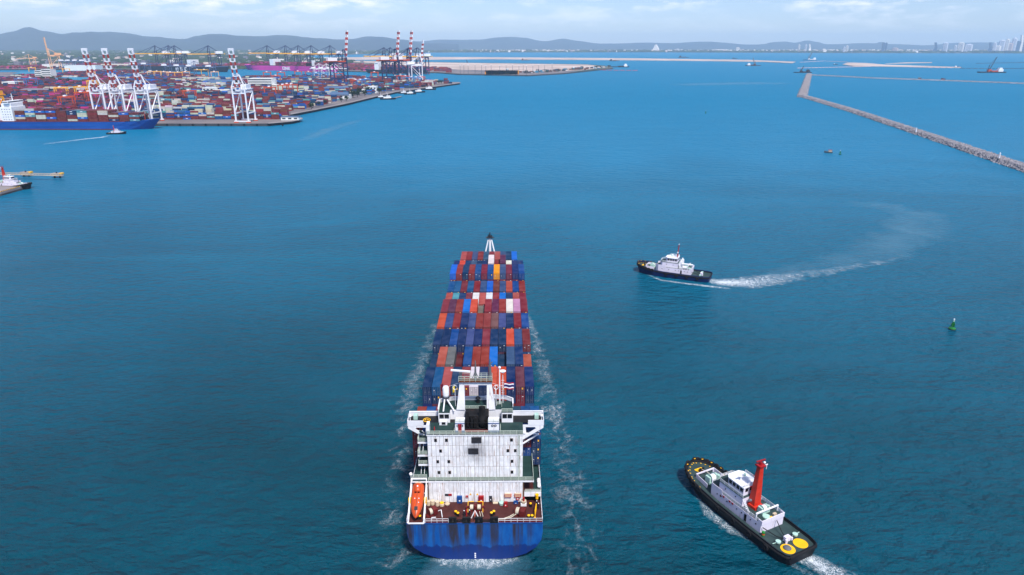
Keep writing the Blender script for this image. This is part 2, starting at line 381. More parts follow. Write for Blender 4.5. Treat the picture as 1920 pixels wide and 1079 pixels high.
ribbon('wake_foam', [(1206,512,1,.3),(1240,526,1.6,.62),(1285,532,1.8,.7),(1335,538,2,.7),(1380,543,2,.4)], M['foam_fine'], 'white bow wave along the blue hulled tug')
ribbon('wake_foam', [(1322,524,3,.6),(1350,530,7,.95),(1400,531,11,.84),(1450,524,12,.62),(1500,517,9,.46),(1560,508,7,.4),(1660,491,5,.3),(1720,470,5,.2)], M['foam'], 'broad white propeller wash behind the blue hulled tug')
ribbon('wake_slick', [(1400,527,8,.3),(1520,505,14,.42),(1640,475,20,.5),(1710,435,26,.56),(1722,402,24,.5),(1660,386,18,.4),(1580,384,16,.25)], M['slick'], 'pale smooth curving slick left by the blue hulled tug turning', z=0.03)
ribbon('wake_foam', [(212,253,2,.4),(190,258,5,.95),(160,261,6,.85),(120,266,7,.6),(70,272,8,.35)], M['foam'], 'white wash behind the small tug at the blue ship bow')
ribbon('wake_slick', [(560,268,10,.3),(600,250,16,.6),(640,235,14,.5),(690,222,14,.3)], M['slick'], 'pale current streak off the quay corner', z=0.03)
ribbon('wake_slick', [(1250,160,60,.4),(1330,158,90,.6),(1420,156,90,.6),(1500,158,40,.4)], M['slick'], 'pale silty patch beside the breakwater end', z=0.03)
# ---------------------------------------------------------------- land
def ground_mat(name, cols, scales, rough=0.9):
    m, t, b = nodes(name); N = t.nodes.new; K = t.links.new
    geo = N('ShaderNodeNewGeometry'); prev = None
    for i, (c, s_) in enumerate(zip(cols, [None] + scales)):
        if i == 0: prev = c; continue
        n = N('ShaderNodeTexNoise'); n.inputs['Scale'].default_value = s_; n.inputs['Detail'].default_value = 6; K(geo.outputs['Position'], n.inputs['Vector'])
        r = N('ShaderNodeMapRange'); r.inputs[1].default_value = 0.45; r.inputs[2].default_value = 0.6; K(n.outputs['Fac'], r.inputs[0])
        mx = N('ShaderNodeMix'); mx.data_type = 'RGBA'; K(r.outputs[0], mx.inputs['Factor'])
        if i == 1: mx.inputs['A'].default_value = lin(prev) + (1,)
        else: K(prev, mx.inputs['A'])
        mx.inputs['B'].default_value = lin(c) + (1,); prev = mx.outputs['Result']
    K(prev, b.inputs['Base Color']); b.inputs['Roughness'].default_value = rough
    return m
M['yard'] = ground_mat('yard_paving', [(106, 99, 101), (88, 83, 87), (120, 110, 108)], [0.02, 0.006])
M['country'] = ground_mat('wooded_country', [(40, 58, 44), (62, 74, 54), (104, 100, 86)], [0.004, 0.0012])
M['sand'] = ground_mat('sand', [(178, 158, 146), (158, 140, 128), (192, 174, 162)], [0.01, 0.003])
M['rock'] = pm('armour_rock', (168, 164, 170), 0.9, 0.3, 0.15)
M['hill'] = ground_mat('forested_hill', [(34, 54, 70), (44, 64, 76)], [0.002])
def V2(l): return [(p.x, p.y) if isinstance(p, Vector) else p for p in l]
Q = [G(480, 232, 4).y][0]                                        # quay front line
port_poly = V2([(-2900, Q), (-372, Q), G(545, 228, 4), G(562, 224, 4), (-345, G(562, 224, 4).y + 14), G(532, 217, 4), G(590, 206, 4), G(650, 194, 4),
    G(700, 182, 4), G(740, 173, 4), G(790, 166, 4), G(862, 156, 4), G(858, 154.5, 4), G(800, 153, 4), G(745, 149, 4), G(690, 147, 4), G(600, 147, 4), G(520, 147, 4), G(440, 149, 4),
    G(400, 149, 4), G(330, 142, 4), G(250, 137, 4), (-2900, G(240, 134, 4).y)])
port = MB().prism(port_poly, -3, 4, 0, 1).build('port_apron', [M['concrete_dark'], M['yard']])
tag(port, 'paved container terminal ground with dark quay wall', 'terminal ground', kind='structure')
cope = MB()
for a, b_ in zip(port_poly[1:12], port_poly[2:13]):              # pale coping and shore road along the water side
    cope.beam((a[0], a[1], 4.25), (b_[0], b_[1], 4.25), 9, 0.5)
tag(cope.build('shore_road', M['concrete']), 'pale concrete coping road along the terminal shore', 'road', kind='structure')
qf = MB()
for i in range(60): qf.box(-1500 + i * 19.5, -1498 + i * 19.5, Q - 1.4, Q - 0.02, 0.5, 3.8)
tag(qf.build('quay_fenders', M['rubber']), 'row of black rubber fenders along the near quay wall', 'fenders', kind='stuff')
main_poly = V2([(-33000, 3000), (-2890, G(236, 129, 4).y), G(255, 130, 4), G(455, 129, 4), G(470, 128, 4), G(640, 133, 4), G(690, 134.5, 4), G(820, 136, 4), G(860, 139, 4), G(990, 141.5, 4), G(1060, 137.5, 4),
    G(1150, 128, 4), G(1140, 124, 4), G(1100, 121, 4), G(860, 117.5, 4), G(620, 113, 4), G(560, 108, 4), G(590, 104, 4), G(700, 101, 4), G(800, 98.5, 4), G(1200, 98, 4), G(1600, 99.5, 4), G(1920, 100, 4), G(2300, 101, 4),
    (33000, 9000), (33000, 29500), (-33000, 29500)])
mainland = MB().prism(main_poly, -3, 4, 0, 1).build('mainland', [M['concrete_dark'], M['country']])
tag(mainland, 'wooded coastal plain and far terminals behind the port', 'land', kind='structure')
far_apron = MB().prism(V2([G(-200, 131, 4.3), G(250, 129.5, 4.3), G(455, 128.6, 4.3), G(470, 127.6, 4.3), G(640, 132.5, 4.3), G(690, 134, 4.3), G(820, 135.6, 4.3), G(860, 138.6, 4.3), G(990, 141, 4.3), G(1060, 137, 4.3), G(1085, 134, 4.3), G(900, 131, 4.3), G(700, 125, 4.3), G(560, 119, 4.3), G(300, 117, 4.3), G(-200, 118, 4.3)]), 4.01, 4.3).build('far_apron', M['yard'])
tag(far_apron, 'paved far terminal apron beyond the basin', 'terminal ground', kind='structure')
sands = [([G(700, 119, 4.7), G(860, 131, 4.7), G(1000, 134, 4.7), G(1090, 132, 4.7), G(1140, 126, 4.7), G(1100, 121.5, 4.7), G(860, 118, 4.7), G(640, 114, 4.7)], 4.05, 'tan sand fill on the unfinished terminal spit'),
         ([G(600, 111.5, 3), G(760, 112.5, 3), G(900, 111, 3), G(1180, 113, 3), G(1330, 114.5, 3), G(1430, 116, 3), G(1485, 118.5, 3), G(1492, 116, 3), G(1400, 112.5, 3), G(1180, 109.5, 3), G(900, 107.5, 3), G(760, 107, 3), G(600, 108, 3)], -2, 'long low bar of pale reclaimed sand across the bay'),
         ([G(1580, 121, 3), G(1600, 124, 3), G(1650, 124.5, 3), G(1800, 127, 3), G(1802, 126, 3), G(1660, 121.5, 3), G(1625, 118.5, 3), G(1590, 117.5, 3)], -2, 'small pale sand island beyond the breakwater'),
         ([G(1660, 119.5, 2), G(1748, 118, 2), G(1747, 117, 2), G(1700, 117.2, 2)], -2, 'thin sand bar behind the sand island')]
for p, z0, lb in sands:
    tag(MB().prism(V2(p), z0, p[0].z).build('sand_bank', M['sand']), lb, 'sand', kind='structure')
# far hills: ridges with real depth
rnd = random.Random(4)
def hills(name, prof, D, depth, label, seed):
    r = random.Random(seed); nx, ny = 260, 14; vs, fs = [], []
    x0, x1 = prof[0][0], prof[-1][0]
    ph = [(r.uniform(.3, 1), r.uniform(0, 6.3), 2 ** k) for k in range(6)]
    for j in range(ny + 1):
        f = j / ny; Yd = D + depth * f
        for i in range(nx + 1):
            px = x0 + (x1 - x0) * i / nx
            for (a, ya), (b_, yb) in zip(prof[:-1], prof[1:]):
                if a <= px <= b_: s_ = (px - a) / (b_ - a); s_ = s_ * s_ * (3 - 2 * s_); py = ya + (yb - ya) * s_; break
            hh = max(0, HT(py, D + depth * 0.55) - 4)
            prf = math.sin(math.pi * min(1, f / 1.1)) ** 0.8 if f > 0 else 0
            nse = sum(a / k * math.sin(px * 0.02 * k + f * 3 * k + q) for a, q, k in ph)
            hh = hh * prf * (1 + 0.10 * nse * (1 - abs(f - .55))) + nse * 4
            vs.append((XA(px, Yd, 100), Yd, 3 + max(0, hh) if f < 0.999 else 0))
    for j in range(ny):
        for i in range(nx): fs.append((j*(nx+1)+i, j*(nx+1)+i+1, (j+1)*(nx+1)+i+1, (j+1)*(nx+1)+i))
    o = MB().add(vs, fs).build(name, M['hill'], smooth=True)
    return tag(o, label, 'hills', kind='structure')
hills('hills', [(-250,70),(-100,66),(0,64),(30,60),(60,55),(90,61),(120,64),(150,60),(175,57),(205,60),(230,62),(290,69),(350,74),(372,70),(400,66),(425,65),(450,67),(485,66),(510,66),(545,67),(575,70),(600,72),(640,74),(665,74),(690,71),(715,71),(750,74),(800,80),(860,83)], 13500, 5000, 'blue grey forested hills on the left of the horizon', 1)
hills('hills', [(640,84),(780,76),(830,73),(900,76),(935,72),(955,71),(980,73),(1020,78),(1055,73),(1085,76),(1130,81),(1180,81),(1260,82),(1330,79),(1400,83),(1430,82),(1450,78),(1470,77),(1490,80),(1512,77),(1530,80),(1550,84),(1640,82),(1652,79),(1668,83),(1740,84),(1790,80),(1850,81),(1920,80),(2200,79)], 18000, 5000, 'faint low blue hills along the middle and right horizon', 2)
# breakwaters
def jetty(name, pts, wt, wb, h, label, mat, rocks=0, seed=1, road=None):
    root = empty(name, (0, 0, 0), 0, label, 'breakwater')
    P = [Vector(p) for p in pts]; rings = []; r = random.Random(seed)
    fine = []
    for a, b_ in zip(P[:-1], P[1:]):
        n = max(2, int((b_ - a).length / 25))
        for k in range(n): fine.append(a.lerp(b_, k / n))
    fine.append(P[-1])
    for i, q in enumerate(fine):
        d = (fine[min(i + 1, len(fine) - 1)] - fine[max(0, i - 1)]).normalized(); nr = Vector((-d.y, d.x, 0))
        e = r.uniform(-.6, .6)
        rings.append([q + nr * (wb / 2 + e) + Vector((0, 0, -1.5)), q + nr * wt / 2 + Vector((0, 0, h + r.uniform(-.25, .25))), q - nr * wt / 2 + Vector((0, 0, h + r.uniform(-.25, .25))), q - nr * (wb / 2 - e) + Vector((0, 0, -1.5))])
    MB().loft(rings).build('core', mat, root)
    if road:
        MB().loft([[q[1] * .9 + q[2] * .1 + Vector((0, 0, .5)), q[2] * .9 + q[1] * .1 + Vector((0, 0, .5)), q[2] * .9 + q[1] * .1 + Vector((0, 0, -.4)), q[1] * .9 + q[2] * .1 + Vector((0, 0, -.4))] for q in rings]).build('crest_slab', road, root)
    if rocks:
        mb = MB(); base = [(1,0,0),(-1,0,0),(0,1,0),(0,-1,0),(0,0,1),(0,0,-1)]; tri = [(0,2,4),(2,1,4),(1,3,4),(3,0,4),(2,0,5),(1,2,5),(3,1,5),(0,3,5)]
        for k in range(rocks):
            f = r.random() ** 1.0 * (len(fine) - 1.001); i = int(f); q = fine[i].lerp(fine[i + 1], f - i)
            d = (fine[i + 1] - fine[i]).normalized(); nr = Vector((-d.y, d.x, 0)); s_ = r.uniform(-1, 1) * wb / 2
            z = h - .4 if abs(s_) < wt / 2 else (h - .4) * max(0, (wb / 2 - abs(s_)) / (wb / 2 - wt / 2))
            sc_ = r.uniform(.9, 1.9); c = q + nr * s_ + Vector((0, 0, z))
            rm = Matrix.Rotation(r.uniform(0, 3), 3, Vector((r.random(), r.random(), r.random() + .1)).normalized())
            mb.add([c + rm @ Vector(v) * sc_ * r.uniform(.7, 1.2) for v in base], tri)
        tag(mb.build('armour_rocks', M['rock'], root), kind='stuff')
    return root
bw = [G(1503, 181), G(1600, 210), G(1720, 250), G(1920, 318), G(2250, 430)]
jetty('breakwater', bw, 9, 19, 4.2, 'long grey rock breakwater running out on the right', M['rock'], 9000, 3)
jetty('breakwater', [G(1503.5, 183), G(1510, 162), G(1517, 140)], 17, 24, 4.0, 'broad concrete topped breakwater arm pointing away to the horizon', M['rock'], 900, 5, M['concrete'])
jetty('breakwater', [G(1523, 141.5), G(1640, 147.5), G(1760, 151.5), G(1930, 158), G(2300, 170)], 8, 17, 3.0, 'thin distant rock breakwater crossing the right side of the bay', M['rock'], 1500, 6)
for i, (px, py) in enumerate([(1717, 249), (1873, 298)]):
    b0 = G(px, py, 4.2); rt = empty('beacon', (b0.x, b0.y, 4.2), 0, ['white light beacon halfway along the rock breakwater', 'white light beacon nearest the picture edge on the rock breakwater'][i], 'beacon', 'beacons on the breakwater')
    MB().lathe([(1.6, -.6), (1.6, .6), (1.2, .7)], n=10).build('plinth', M['concrete'], rt)
    MB().lathe([(.75, .7), (.55, 5.2), (.9, 5.3), (.9, 5.6)], n=10).build('column', M['white_clean'], rt)
    MB().lathe([(.4, 5.6), (.4, 6.3), (.1, 6.7)], n=8).build('lantern', M['white_clean'], rt)
# ---------------------------------------------------------------- the big container ship
SHIP_LOC, SHIP_RZ = Vector((-8.8, 133.2, 0)), R(0.55)
def sw(x, y, z=0):                                # ship point -> world
    c, s_ = math.cos(SHIP_RZ), math.sin(SHIP_RZ)
    return Vector((SHIP_LOC.x + x * c - y * s_, SHIP_LOC.y + x * s_ + y * c, z))
ship = empty('container_ship', SHIP_LOC, SHIP_RZ, 'big container ship seen from astern, blue transom, white superstructure, stacked with containers', 'container ship')
def hull_paint():
    m, t, b = nodes('weathered_blue_hull'); N = t.nodes.new; K = t.links.new
    tc = N('ShaderNodeTexCoord'); sp = N('ShaderNodeSeparateXYZ'); K(tc.outputs['Object'], sp.inputs[0])
    def noise(sc_, detail=6, rough=.6):
        mp = N('ShaderNodeMapping'); mp.inputs['Scale'].default_value = sc_; K(tc.outputs['Object'], mp.inputs[0])
        n = N('ShaderNodeTexNoise'); n.inputs['Scale'].default_value = 1; n.inputs['Detail'].default_value = detail; n.inputs['Roughness'].default_value = rough
        K(mp.outputs[0], n.inputs['Vector']); return n.outputs['Fac']
    def rng(x, a, b_, c=0., d=1.):
        r = N('ShaderNodeMapRange'); r.inputs[1].default_value = a; r.inputs[2].default_value = b_; r.inputs[3].default_value = c; r.inputs[4].default_value = d; K(x, r.inputs[0]); return r.outputs[0]
    def mix(f, a, b_):
        x = N('ShaderNodeMix'); x.data_type = 'RGBA'; K(f, x.inputs['Factor'])
        for s_, q in (('A', a), ('B', b_)):
            if isinstance(q, tuple): x.inputs[s_].default_value = lin(q) + (1,)
            else: K(q, x.inputs[s_])
        return x.outputs['Result']
    def ma(op, a, b_):
        n = N('ShaderNodeMath'); n.operation = op
        for i, q in enumerate((a, b_)):
            if isinstance(q, (int, float)): n.inputs[i].default_value = q
            else: K(q, n.inputs[i])
        return n.outputs[0]
    c = mix(rng(noise((.5, .5, .22), 7), .38, .66), (0, 70, 142), (12, 92, 164))
    # fresh darker touch-up paint low down, with an uneven edge
    edge = ma('ADD', sp.outputs['Z'], rng(noise((.45, .45, .05), 3), .3, .7, -.8, .8))
    c = mix(rng(edge, 4.3, 3.9), c, (4, 44, 112))
    st = noise((.9, .9, .05), 6, .6); band = rng(noise((.16, .16, .01), 2), .42, .58)
    c = mix(ma('MULTIPLY', ma('MULTIPLY', rng(st, .43, .62), band), rng(sp.outputs['Z'], 1.5, 7, .15, .95)), c, (48, 38, 42))
    tot = None                                       # broad dirty runs under the fairleads and at the quarters
    for cx_, wd, am in ((-5.1, 1.5, .95), (-1.95, .65, .95), (1.0, .95, .95), (4.6, .95, .85), (-12.0, .55, .8), (-15.6, .6, .9), (11.0, .4, .5), (-9.8, .35, .4)):
        r_ = rng(ma('ADD', ma('ABSOLUTE', ma('SUBTRACT', sp.outputs['X'], cx_), 0), rng(noise((1.4, 1.4, .12), 5), .3, .7, -.5, .5)), wd * .55, wd * 1.1, am, 0)
        tot = r_ if tot is None else ma('MAXIMUM', tot, r_)
    low_ = rng(ma('ADD', sp.outputs['Z'], rng(noise((.7, .7, .05), 4), .3, .7, -2.5, 2.5)), 2.2, 6.5, 0, 1)
    c = mix(ma('MULTIPLY', ma('MULTIPLY', tot, low_), rng(noise((1.1, 1.1, .3), 7, .7),   .2, .55, .55, 1)), c, (44, 36, 36))
    st2 = noise((2.2, 2.2, .08), 6, .7)
    c = mix(ma('MULTIPLY', rng(st2, .60, .74), rng(sp.outputs['Z'], 3, 9, .1, .8)), c, (96, 60, 46))
    c = mix(rng(noise((.8, .8, .8), 8, .75), .66, .72, 0, .7), c, (54, 48, 58))
    K(c, b.inputs['Base Color']); b.inputs['Roughness'].default_value = .5
    return m
M['hull_blue'] = hull_paint()
st = [(0, [(0,-.4),(5,-.3),(9,.4),(12.3,1.7),(14.6,3.5),(15.8,5.6),(16.1,8),(16.1,10.6)]),
      (5, [(0,-2.5),(5.5,-2.4),(10,-1.5),(13.2,0),(15.1,2.2),(15.95,5),(16.1,8),(16.1,10.6)]),
      (8.2, [(0,-4),(6,-4),(10.5,-3),(13.6,-1.2),(15.4,1.4),(16,4.6),(16.1,8),(16.1,10.6)]),
      (8.6, [(0,-4.2),(6,-4.2),(10.6,-3.2),(13.7,-1.4),(15.5,1.2),(16.05,4.6),(16.1,8),(16.1,13.0)]),
      (26, [(0,-9),(9,-9),(13.5,-8),(15.6,-5),(16.1,-2),(16.1,2),(16.1,8),(16.1,13.0)]),
      (140, [(0,-9),(9,-9),(13.5,-8),(15.6,-5),(16.1,-2),(16.1,2),(16.1,8),(16.1,13.0)]),
      (158, [(0,-9),(6,-9),(10,-8),(12.3,-5),(13.2,-2),(13.8,2),(15.2,8),(16.0,13.0)]),
      (172, [(0,-9),(3,-9),(5.5,-8),(7.2,-5),(8.2,-2),(9.2,2),(11.6,8),(14.2,17)]),
      (183, [(0,-9),(1,-9),(1.8,-8),(2.6,-5),(3.2,-2),(4.0,2),(6.4,8),(9.6,17)]),
      (191, [(0,-9),(.1,-9),(.15,-8),(.2,-5),(.25,-2),(.3,2),(.9,8),(3.4,17)])]
rings = []
for y, pr in st:
    half = [(x, y + (max(0, z) * .35 if y > 185 else 0), z) for x, z in pr]
    rings.append([(-x, yy, z) for x, yy, z in half[::-1]] + half[1:])
hb = MB().loft(rings, closed=False, cap0=True, cap1=True)
hb.build('hull', M['hull_blue'], ship)
tr = MB()                                          # proud rounded sheer strake round the stern top
tr.beam((-16.15, -.02, 10.5), (16.15, -.02, 10.5), .16, .3)
tr.build('fender_strake', M['blue_paint'], ship)
for k, z in enumerate((.5, 1.05, 1.6)): MB().box(-.2, .14, -.12, .02, z, z + .28).build('draught_mark', M['white_clean'], ship)
MB().add([(-16.05,0,10.6),(16.05,0,10.6),(16.05,8.4,10.6),(-16.05,8.4,10.6)], [(0,1,2,3)]).build('mooring_deck', M['red_deck'], ship)
MB().prism([(-16.05,8.62),(16.05,8.62),(16.05,158),(13.9,166),(-13.9,166),(-16.05,158)], 12.7, 13.0).build('main_deck', M['red_deck'], ship)
MB().prism([(-14,166),(14,166),(13.8,173),(9.2,184),(3.2,195),(-3.2,195),(-9.2,184),(-13.8,173)], 16.4, 16.9).build('forecastle_deck', M['dark_red'], ship)
# foremast
fm = MB(); fm.tube((0, 181, 16.8), (0, 181, 30.6), .7, .5, 10)
for s_ in (-1, 1): fm.tube((s_ * 3.6, 179, 16.8), (s_ * .8, 180.8, 29.4), .38, .3, 8)
fm.build('foremast', M['white_clean'], ship)
MB().box(-1.9, 1.9, 180, 182, 30.3, 30.6).box(-1.2, 1.2, 179.8, 182.2, 30.6, 30.9).build('mast_platform', M['dark_grey'], ship)
MB().tube((0, 181, 30.9), (0, 181, 33.0), .45, .2, 8).tube((-.7, 181, 30.9), (-.7, 181, 32.0), .2).tube((.8, 181, 30.9), (.8, 181, 31.8), .2).build('mast_lights', M['black'], ship)
# ---- superstructure
TX, TY, Z0, ZT = 11.5, 9.4, 16.8, 28.8
ss = MB(); ss.box(-TX + .06, TX - .06, TY + .07, 19.6, Z0, ZT - .05)
sup = ss.build('superstructure', M['seam'], ship)
rp_ = random.Random(11); storeys = [Z0 + (ZT - Z0) * k / 4 for k in range(5)]
widths = []
x = -TX
while x < TX - .3:
    wv = rp_.choice([.75, .85, .95, .95, 1.05, 1.5]); wv = min(wv, TX - x); widths.append((x, wv)); x += wv
panel_mesh = {}
M['panel'] = pm('white_wall_plate', (228, 228, 230), .5, .14, .7, rust=.85, streak=True, rustcol=(150, 104, 72))
def soot(m):
    t = m.node_tree; N = t.nodes.new; K = t.links.new; b = t.nodes['Principled BSDF']; src = b.inputs['Base Color'].links[0].from_socket
    for n in t.nodes:
        if n.type == 'MAPPING': n.inputs['Scale'].default_value = (4.5, 4.5, .22)
    g = N('ShaderNodeNewGeometry'); c0 = sw(.1, 9.4, 24.2)
    d = N('ShaderNodeVectorMath'); d.operation = 'SUBTRACT'; K(g.outputs['Position'], d.inputs[0]); d.inputs[1].default_value = c0
    sc_ = N('ShaderNodeVectorMath'); sc_.operation = 'MULTIPLY'; K(d.outputs[0], sc_.inputs[0]); sc_.inputs[1].default_value = (1 / 3.6, .2, 1 / 3.8)
    ln = N('ShaderNodeVectorMath'); ln.operation = 'LENGTH'; K(sc_.outputs[0], ln.inputs[0])
    nz = N('ShaderNodeTexNoise'); nz.inputs['Scale'].default_value = .7; nz.inputs['Detail'].default_value = 6; K(g.outputs['Position'], nz.inputs['Vector'])
    a = N('ShaderNodeMath'); a.operation = 'ADD'; K(ln.outputs['Value'], a.inputs[0]); K(nz.outputs['Fac'], a.inputs[1])
    r = N('ShaderNodeMapRange'); r.inputs[1].default_value = .75; r.inputs[2].default_value = 1.55; r.inputs[3].default_value = .62; r.inputs[4].default_value = 0; K(a.outputs[0], r.inputs[0])
    x = N('ShaderNodeMix'); x.data_type = 'RGBA'; K(r.outputs[0], x.inputs['Factor']); K(src, x.inputs['A']); x.inputs['B'].default_value = (.12, .12, .14, 1); K(x.outputs['Result'], b.inputs['Base Color'])
soot(M['panel'])
for zi in range(4):
    z0, z1 = storeys[zi] + .05, storeys[zi + 1] - .05
    for px0, wv in widths:
        if wv < .2: continue
        cx = px0 + wv / 2
        key = round(wv, 2)
        if key not in panel_mesh:
            panel_mesh[key] = MB().box(-wv/2 + .035, wv/2 - .035, -.05, .06, 0, 2.88).mesh('wall_panel', M['panel'])
        put(panel_mesh[key], 'wall_panel', (cx, TY + rp_.uniform(-.012, .012), z0), sup)
for s_ in (-1, 1):                                  # side walls, plated in one tier each
    for zi in range(4):
        MB().box(min(s_ * TX, s_ * (TX - .05)), max(s_ * TX, s_ * (TX - .05)), TY + .1, 19.7, storeys[zi] + .05, storeys[zi + 1] - .05).build('side_plate', M['panel'], sup)
win = MB().box(-.33, .33, -.10, .04, -.42, .42).box(-.27, .27, -.13, -.08, -.36, .36, 1).mesh('window', [M['seam'], M['glass']])
for wx, zi, dz in [(-9.5, 3, 1.5), (-6.9, 3, 1.5), (8.8, 3, 1.5), (-8.4, 2, 1.5), (7.9, 2, 1.5), (9.7, 2, 1.5), (-9.2, 1, 1.5), (-6.5, 1, 1.5), (8.9, 1, 1.5), (-9.0, 0, 1.4), (-6.4, 0, 1.4), (8.9, 0, 1.4)]:
    put(win, 'window', (wx, TY - .02, storeys[zi] + dz), sup)
def grille(x0, x1, z0, z1):
    g = MB().box(x0, x1, TY - .12, TY, z0, z1)
    n = 8
    for i in range(n): z = z0 + (z1 - z0) * (i + .5) / n; g.box(x0 + .1, x1 - .1, TY - .2, TY - .1, z - .06, z + .06, 1)
    for i in range(5): xx = x0 + (x1 - x0) * (i + .5) / 5; g.box(xx - .03, xx + .03, TY - .22, TY - .19, z0, z1, 1)
    g.build('vent_grille', [M['black'], M['dark_grey']], sup)
grille(-.9, 1.5, 26.5, 28.1); grille(-1.7, .7, 23.4, 25.0)
ld = MB()
for x_ in (10.35, 10.75): ld.beam((x_, TY - .25, Z0), (x_, TY - .25, ZT), .06)
for i in range(40): ld.beam((10.35, TY - .25, Z0 + .3 + i * .33), (10.75, TY - .25, Z0 + .3 + i * .33), .05)
ld.build('ladder', M['green_rail'], sup)
# soot stain coaming round the roof
MB().box(-TX - .15, TX + .15, TY - .2, TY - .02, ZT - .28, ZT + .02).build('roof_fascia', M['white_rusty'], sup)
# lower house
lh = MB(); lh.prism([(-TX - .3, 7.9), (TX + .3, 7.9), (TX + .3, 19), (-TX - .3, 19)], 10.62, Z0 - .35)
low = lh.build('lower_house', M['seam'], ship)
lp = {}
for px0, wv in widths:
    if wv < .2: continue
    key = round(wv, 2)
    if key not in lp: lp[key] = [MB().box(-wv/2 + .03, wv/2 - .03, -.06, .03, 0, h_).mesh('wall_panel', M['panel']) for h_ in (2.9, 2.7)]
    cx = px0 + wv / 2
    put(lp[key][0], 'wall_panel', (cx, 7.87, 10.66), low); put(lp[key][1], 'wall_panel', (cx, 7.87, 13.62), low)
MB().prism([(-TX - 4.0, 7.7), (14.2, 7.7), (14.2, 20), (-TX - 4.0, 20)], Z0 - .4, Z0 - .02).build('ledge', M['white_rusty'], ship)
MB().add([(-TX-3.9, 7.8, Z0), (14.1, 7.8, Z0), (14.1, 19.9, Z0), (-TX-3.9, 19.9, Z0)], [(0,1,2,3)]).build('ledge_deck', M['green_deck'], ship)
MB().rail([(-TX, 7.85, Z0), (14.1, 7.85, Z0), (14.1, 18, Z0)], 1.0, .04, 1.8).build('railing', M['green_rail'], ship)
# side platforms and stairs on the port side of the tower
for z_, y0, y1 in ((25.8, 11, 15.5), (22.8, 10, 14), (19.8, 10.5, 15)):
    pf = MB().box(-TX - 2.6, -TX, y0, y1, z_ - .5, z_)
    pf.build('side_platform', M['white_rusty'], ship)
    MB().box(-TX - 2.5, -TX - .02, y0 + .1, y1 - .1, z_ + .004, z_ + .03).build('platform_deck', M['green_deck'], ship)
    MB().rail([(-TX, y0 + .06, z_), (-TX - 2.55, y0 + .06, z_), (-TX - 2.55, y1, z_)], 1.0, .04, 1.3).build('railing', M['green_rail'], ship)
stp = MB()
for a, b_ in (((-13.3, 15, 25.8), (-13.3, 11.5, 28.6)), ((-13.3, 10.5, 22.8), (-13.3, 14.4, 25.8)), ((-13.3, 14.2, 19.8), (-13.3, 10.5, 22.8)), ((-13.2, 10.8, Z0), (-13.2, 14.4, 19.8))):
    for s_ in (-.4, .4): stp.beam((a[0] + s_, a[1], a[2]), (b_[0] + s_, b_[1], b_[2]), .1, .25)
    for i in range(9):
        q = Vector(a).lerp(Vector(b_), (i + .5) / 9); stp.box(q.x - .38, q.x + .38, q.y - .14, q.y + .14, q.z - .03, q.z + .03, 1)
stp.build('stairs', [M['white'], M['green_deck']], ship)
# starboard raised side decks
MB().box(14.25, 16.0, 8.7, 19.8, 13.01, 13.08).build('side_deck', M['green_deck'], ship)
MB().box(TX + .4, 16.05, 7.75, 8.55, 12.2, 13.3).build('side_deck_fascia', M['white_rusty'], ship)
MB().rail([(TX + .6, 7.85, 13.3), (16.0, 7.85, 13.3)], .9, .04, 1.4).build('railing', M['green_rail'], ship)
MB().rail([(16.0, 8.7, 13.0), (16.0, 19, 13.0)], 1.0, .04, 1.8).rail([(-16.0, 8.7, 13.0), (-16.0, 19, 13.0)], 1.0, .04, 1.8).build('railing', M['white'], ship)
raft = MB().lathe([(.02, -.75), (.38, -.7), (.45, -.5), (.45, .5), (.38, .7), (.02, .75)], n=12, axis='y').mesh('life_raft', M['white_clean'], True)
for x_, ys, z_ in ((15.6, (10.2, 12.0), 13.75), (-15.5, (14.2, 15.9, 17.4), 13.75)):
    for y_ in ys: put(raft, 'life_raft', (x_, y_, z_), ship)
# ---- bridge deck on top of the tower
MB().prism([(-TX - .1, 9.25), (TX + .1, 9.25), (TX + .1, 14.9), (-TX - .1, 14.9)], ZT + .004, ZT + .06).build('top_deck', M['green_deck'], ship)
MB().rail([(-TX, 9.3, ZT), (TX, 9.3, ZT)], 1.05, .045, 1.55).build('railing', M['green_rail'], ship)
MB().prism([(-16.6, 14.9), (16.6, 14.9), (16.6, 18.2), (-16.6, 18.2)], ZT - .25, ZT + .03).build('bridge_wing_deck', M['black'], ship)
bw_ = MB()
bw_.box(-16.8, 16.8, 18.15, 18.3, ZT - .2, ZT + 1.25)
for s_ in (-1, 1):
    a, b_ = sorted((s_ * 16.8, s_ * 16.65)); bw_.box(a, b_, 14.0, 18.2, ZT - .2, ZT + 1.25)
    a, b_ = sorted((s_ * 16.8, s_ * 12.9)); bw_.box(a, b_, 13.9, 14.05, ZT - .3, ZT + 1.15)
    a, b_ = sorted((s_ * 16.6, s_ * 12.9)); bw_.box(a, b_, 14.04, 14.9, ZT - .3, ZT - .02)
bw_.build('wing_bulwark', M['white'], ship)
cap = MB()
for s_ in (-1, 1):
    a, b_ = sorted((s_ * 16.85, s_ * 9.2)); cap.box(a, b_, 18.05, 18.4, ZT + 1.25, ZT + 1.33)
cap.build('bulwark_rail', M['white_clean'], ship)
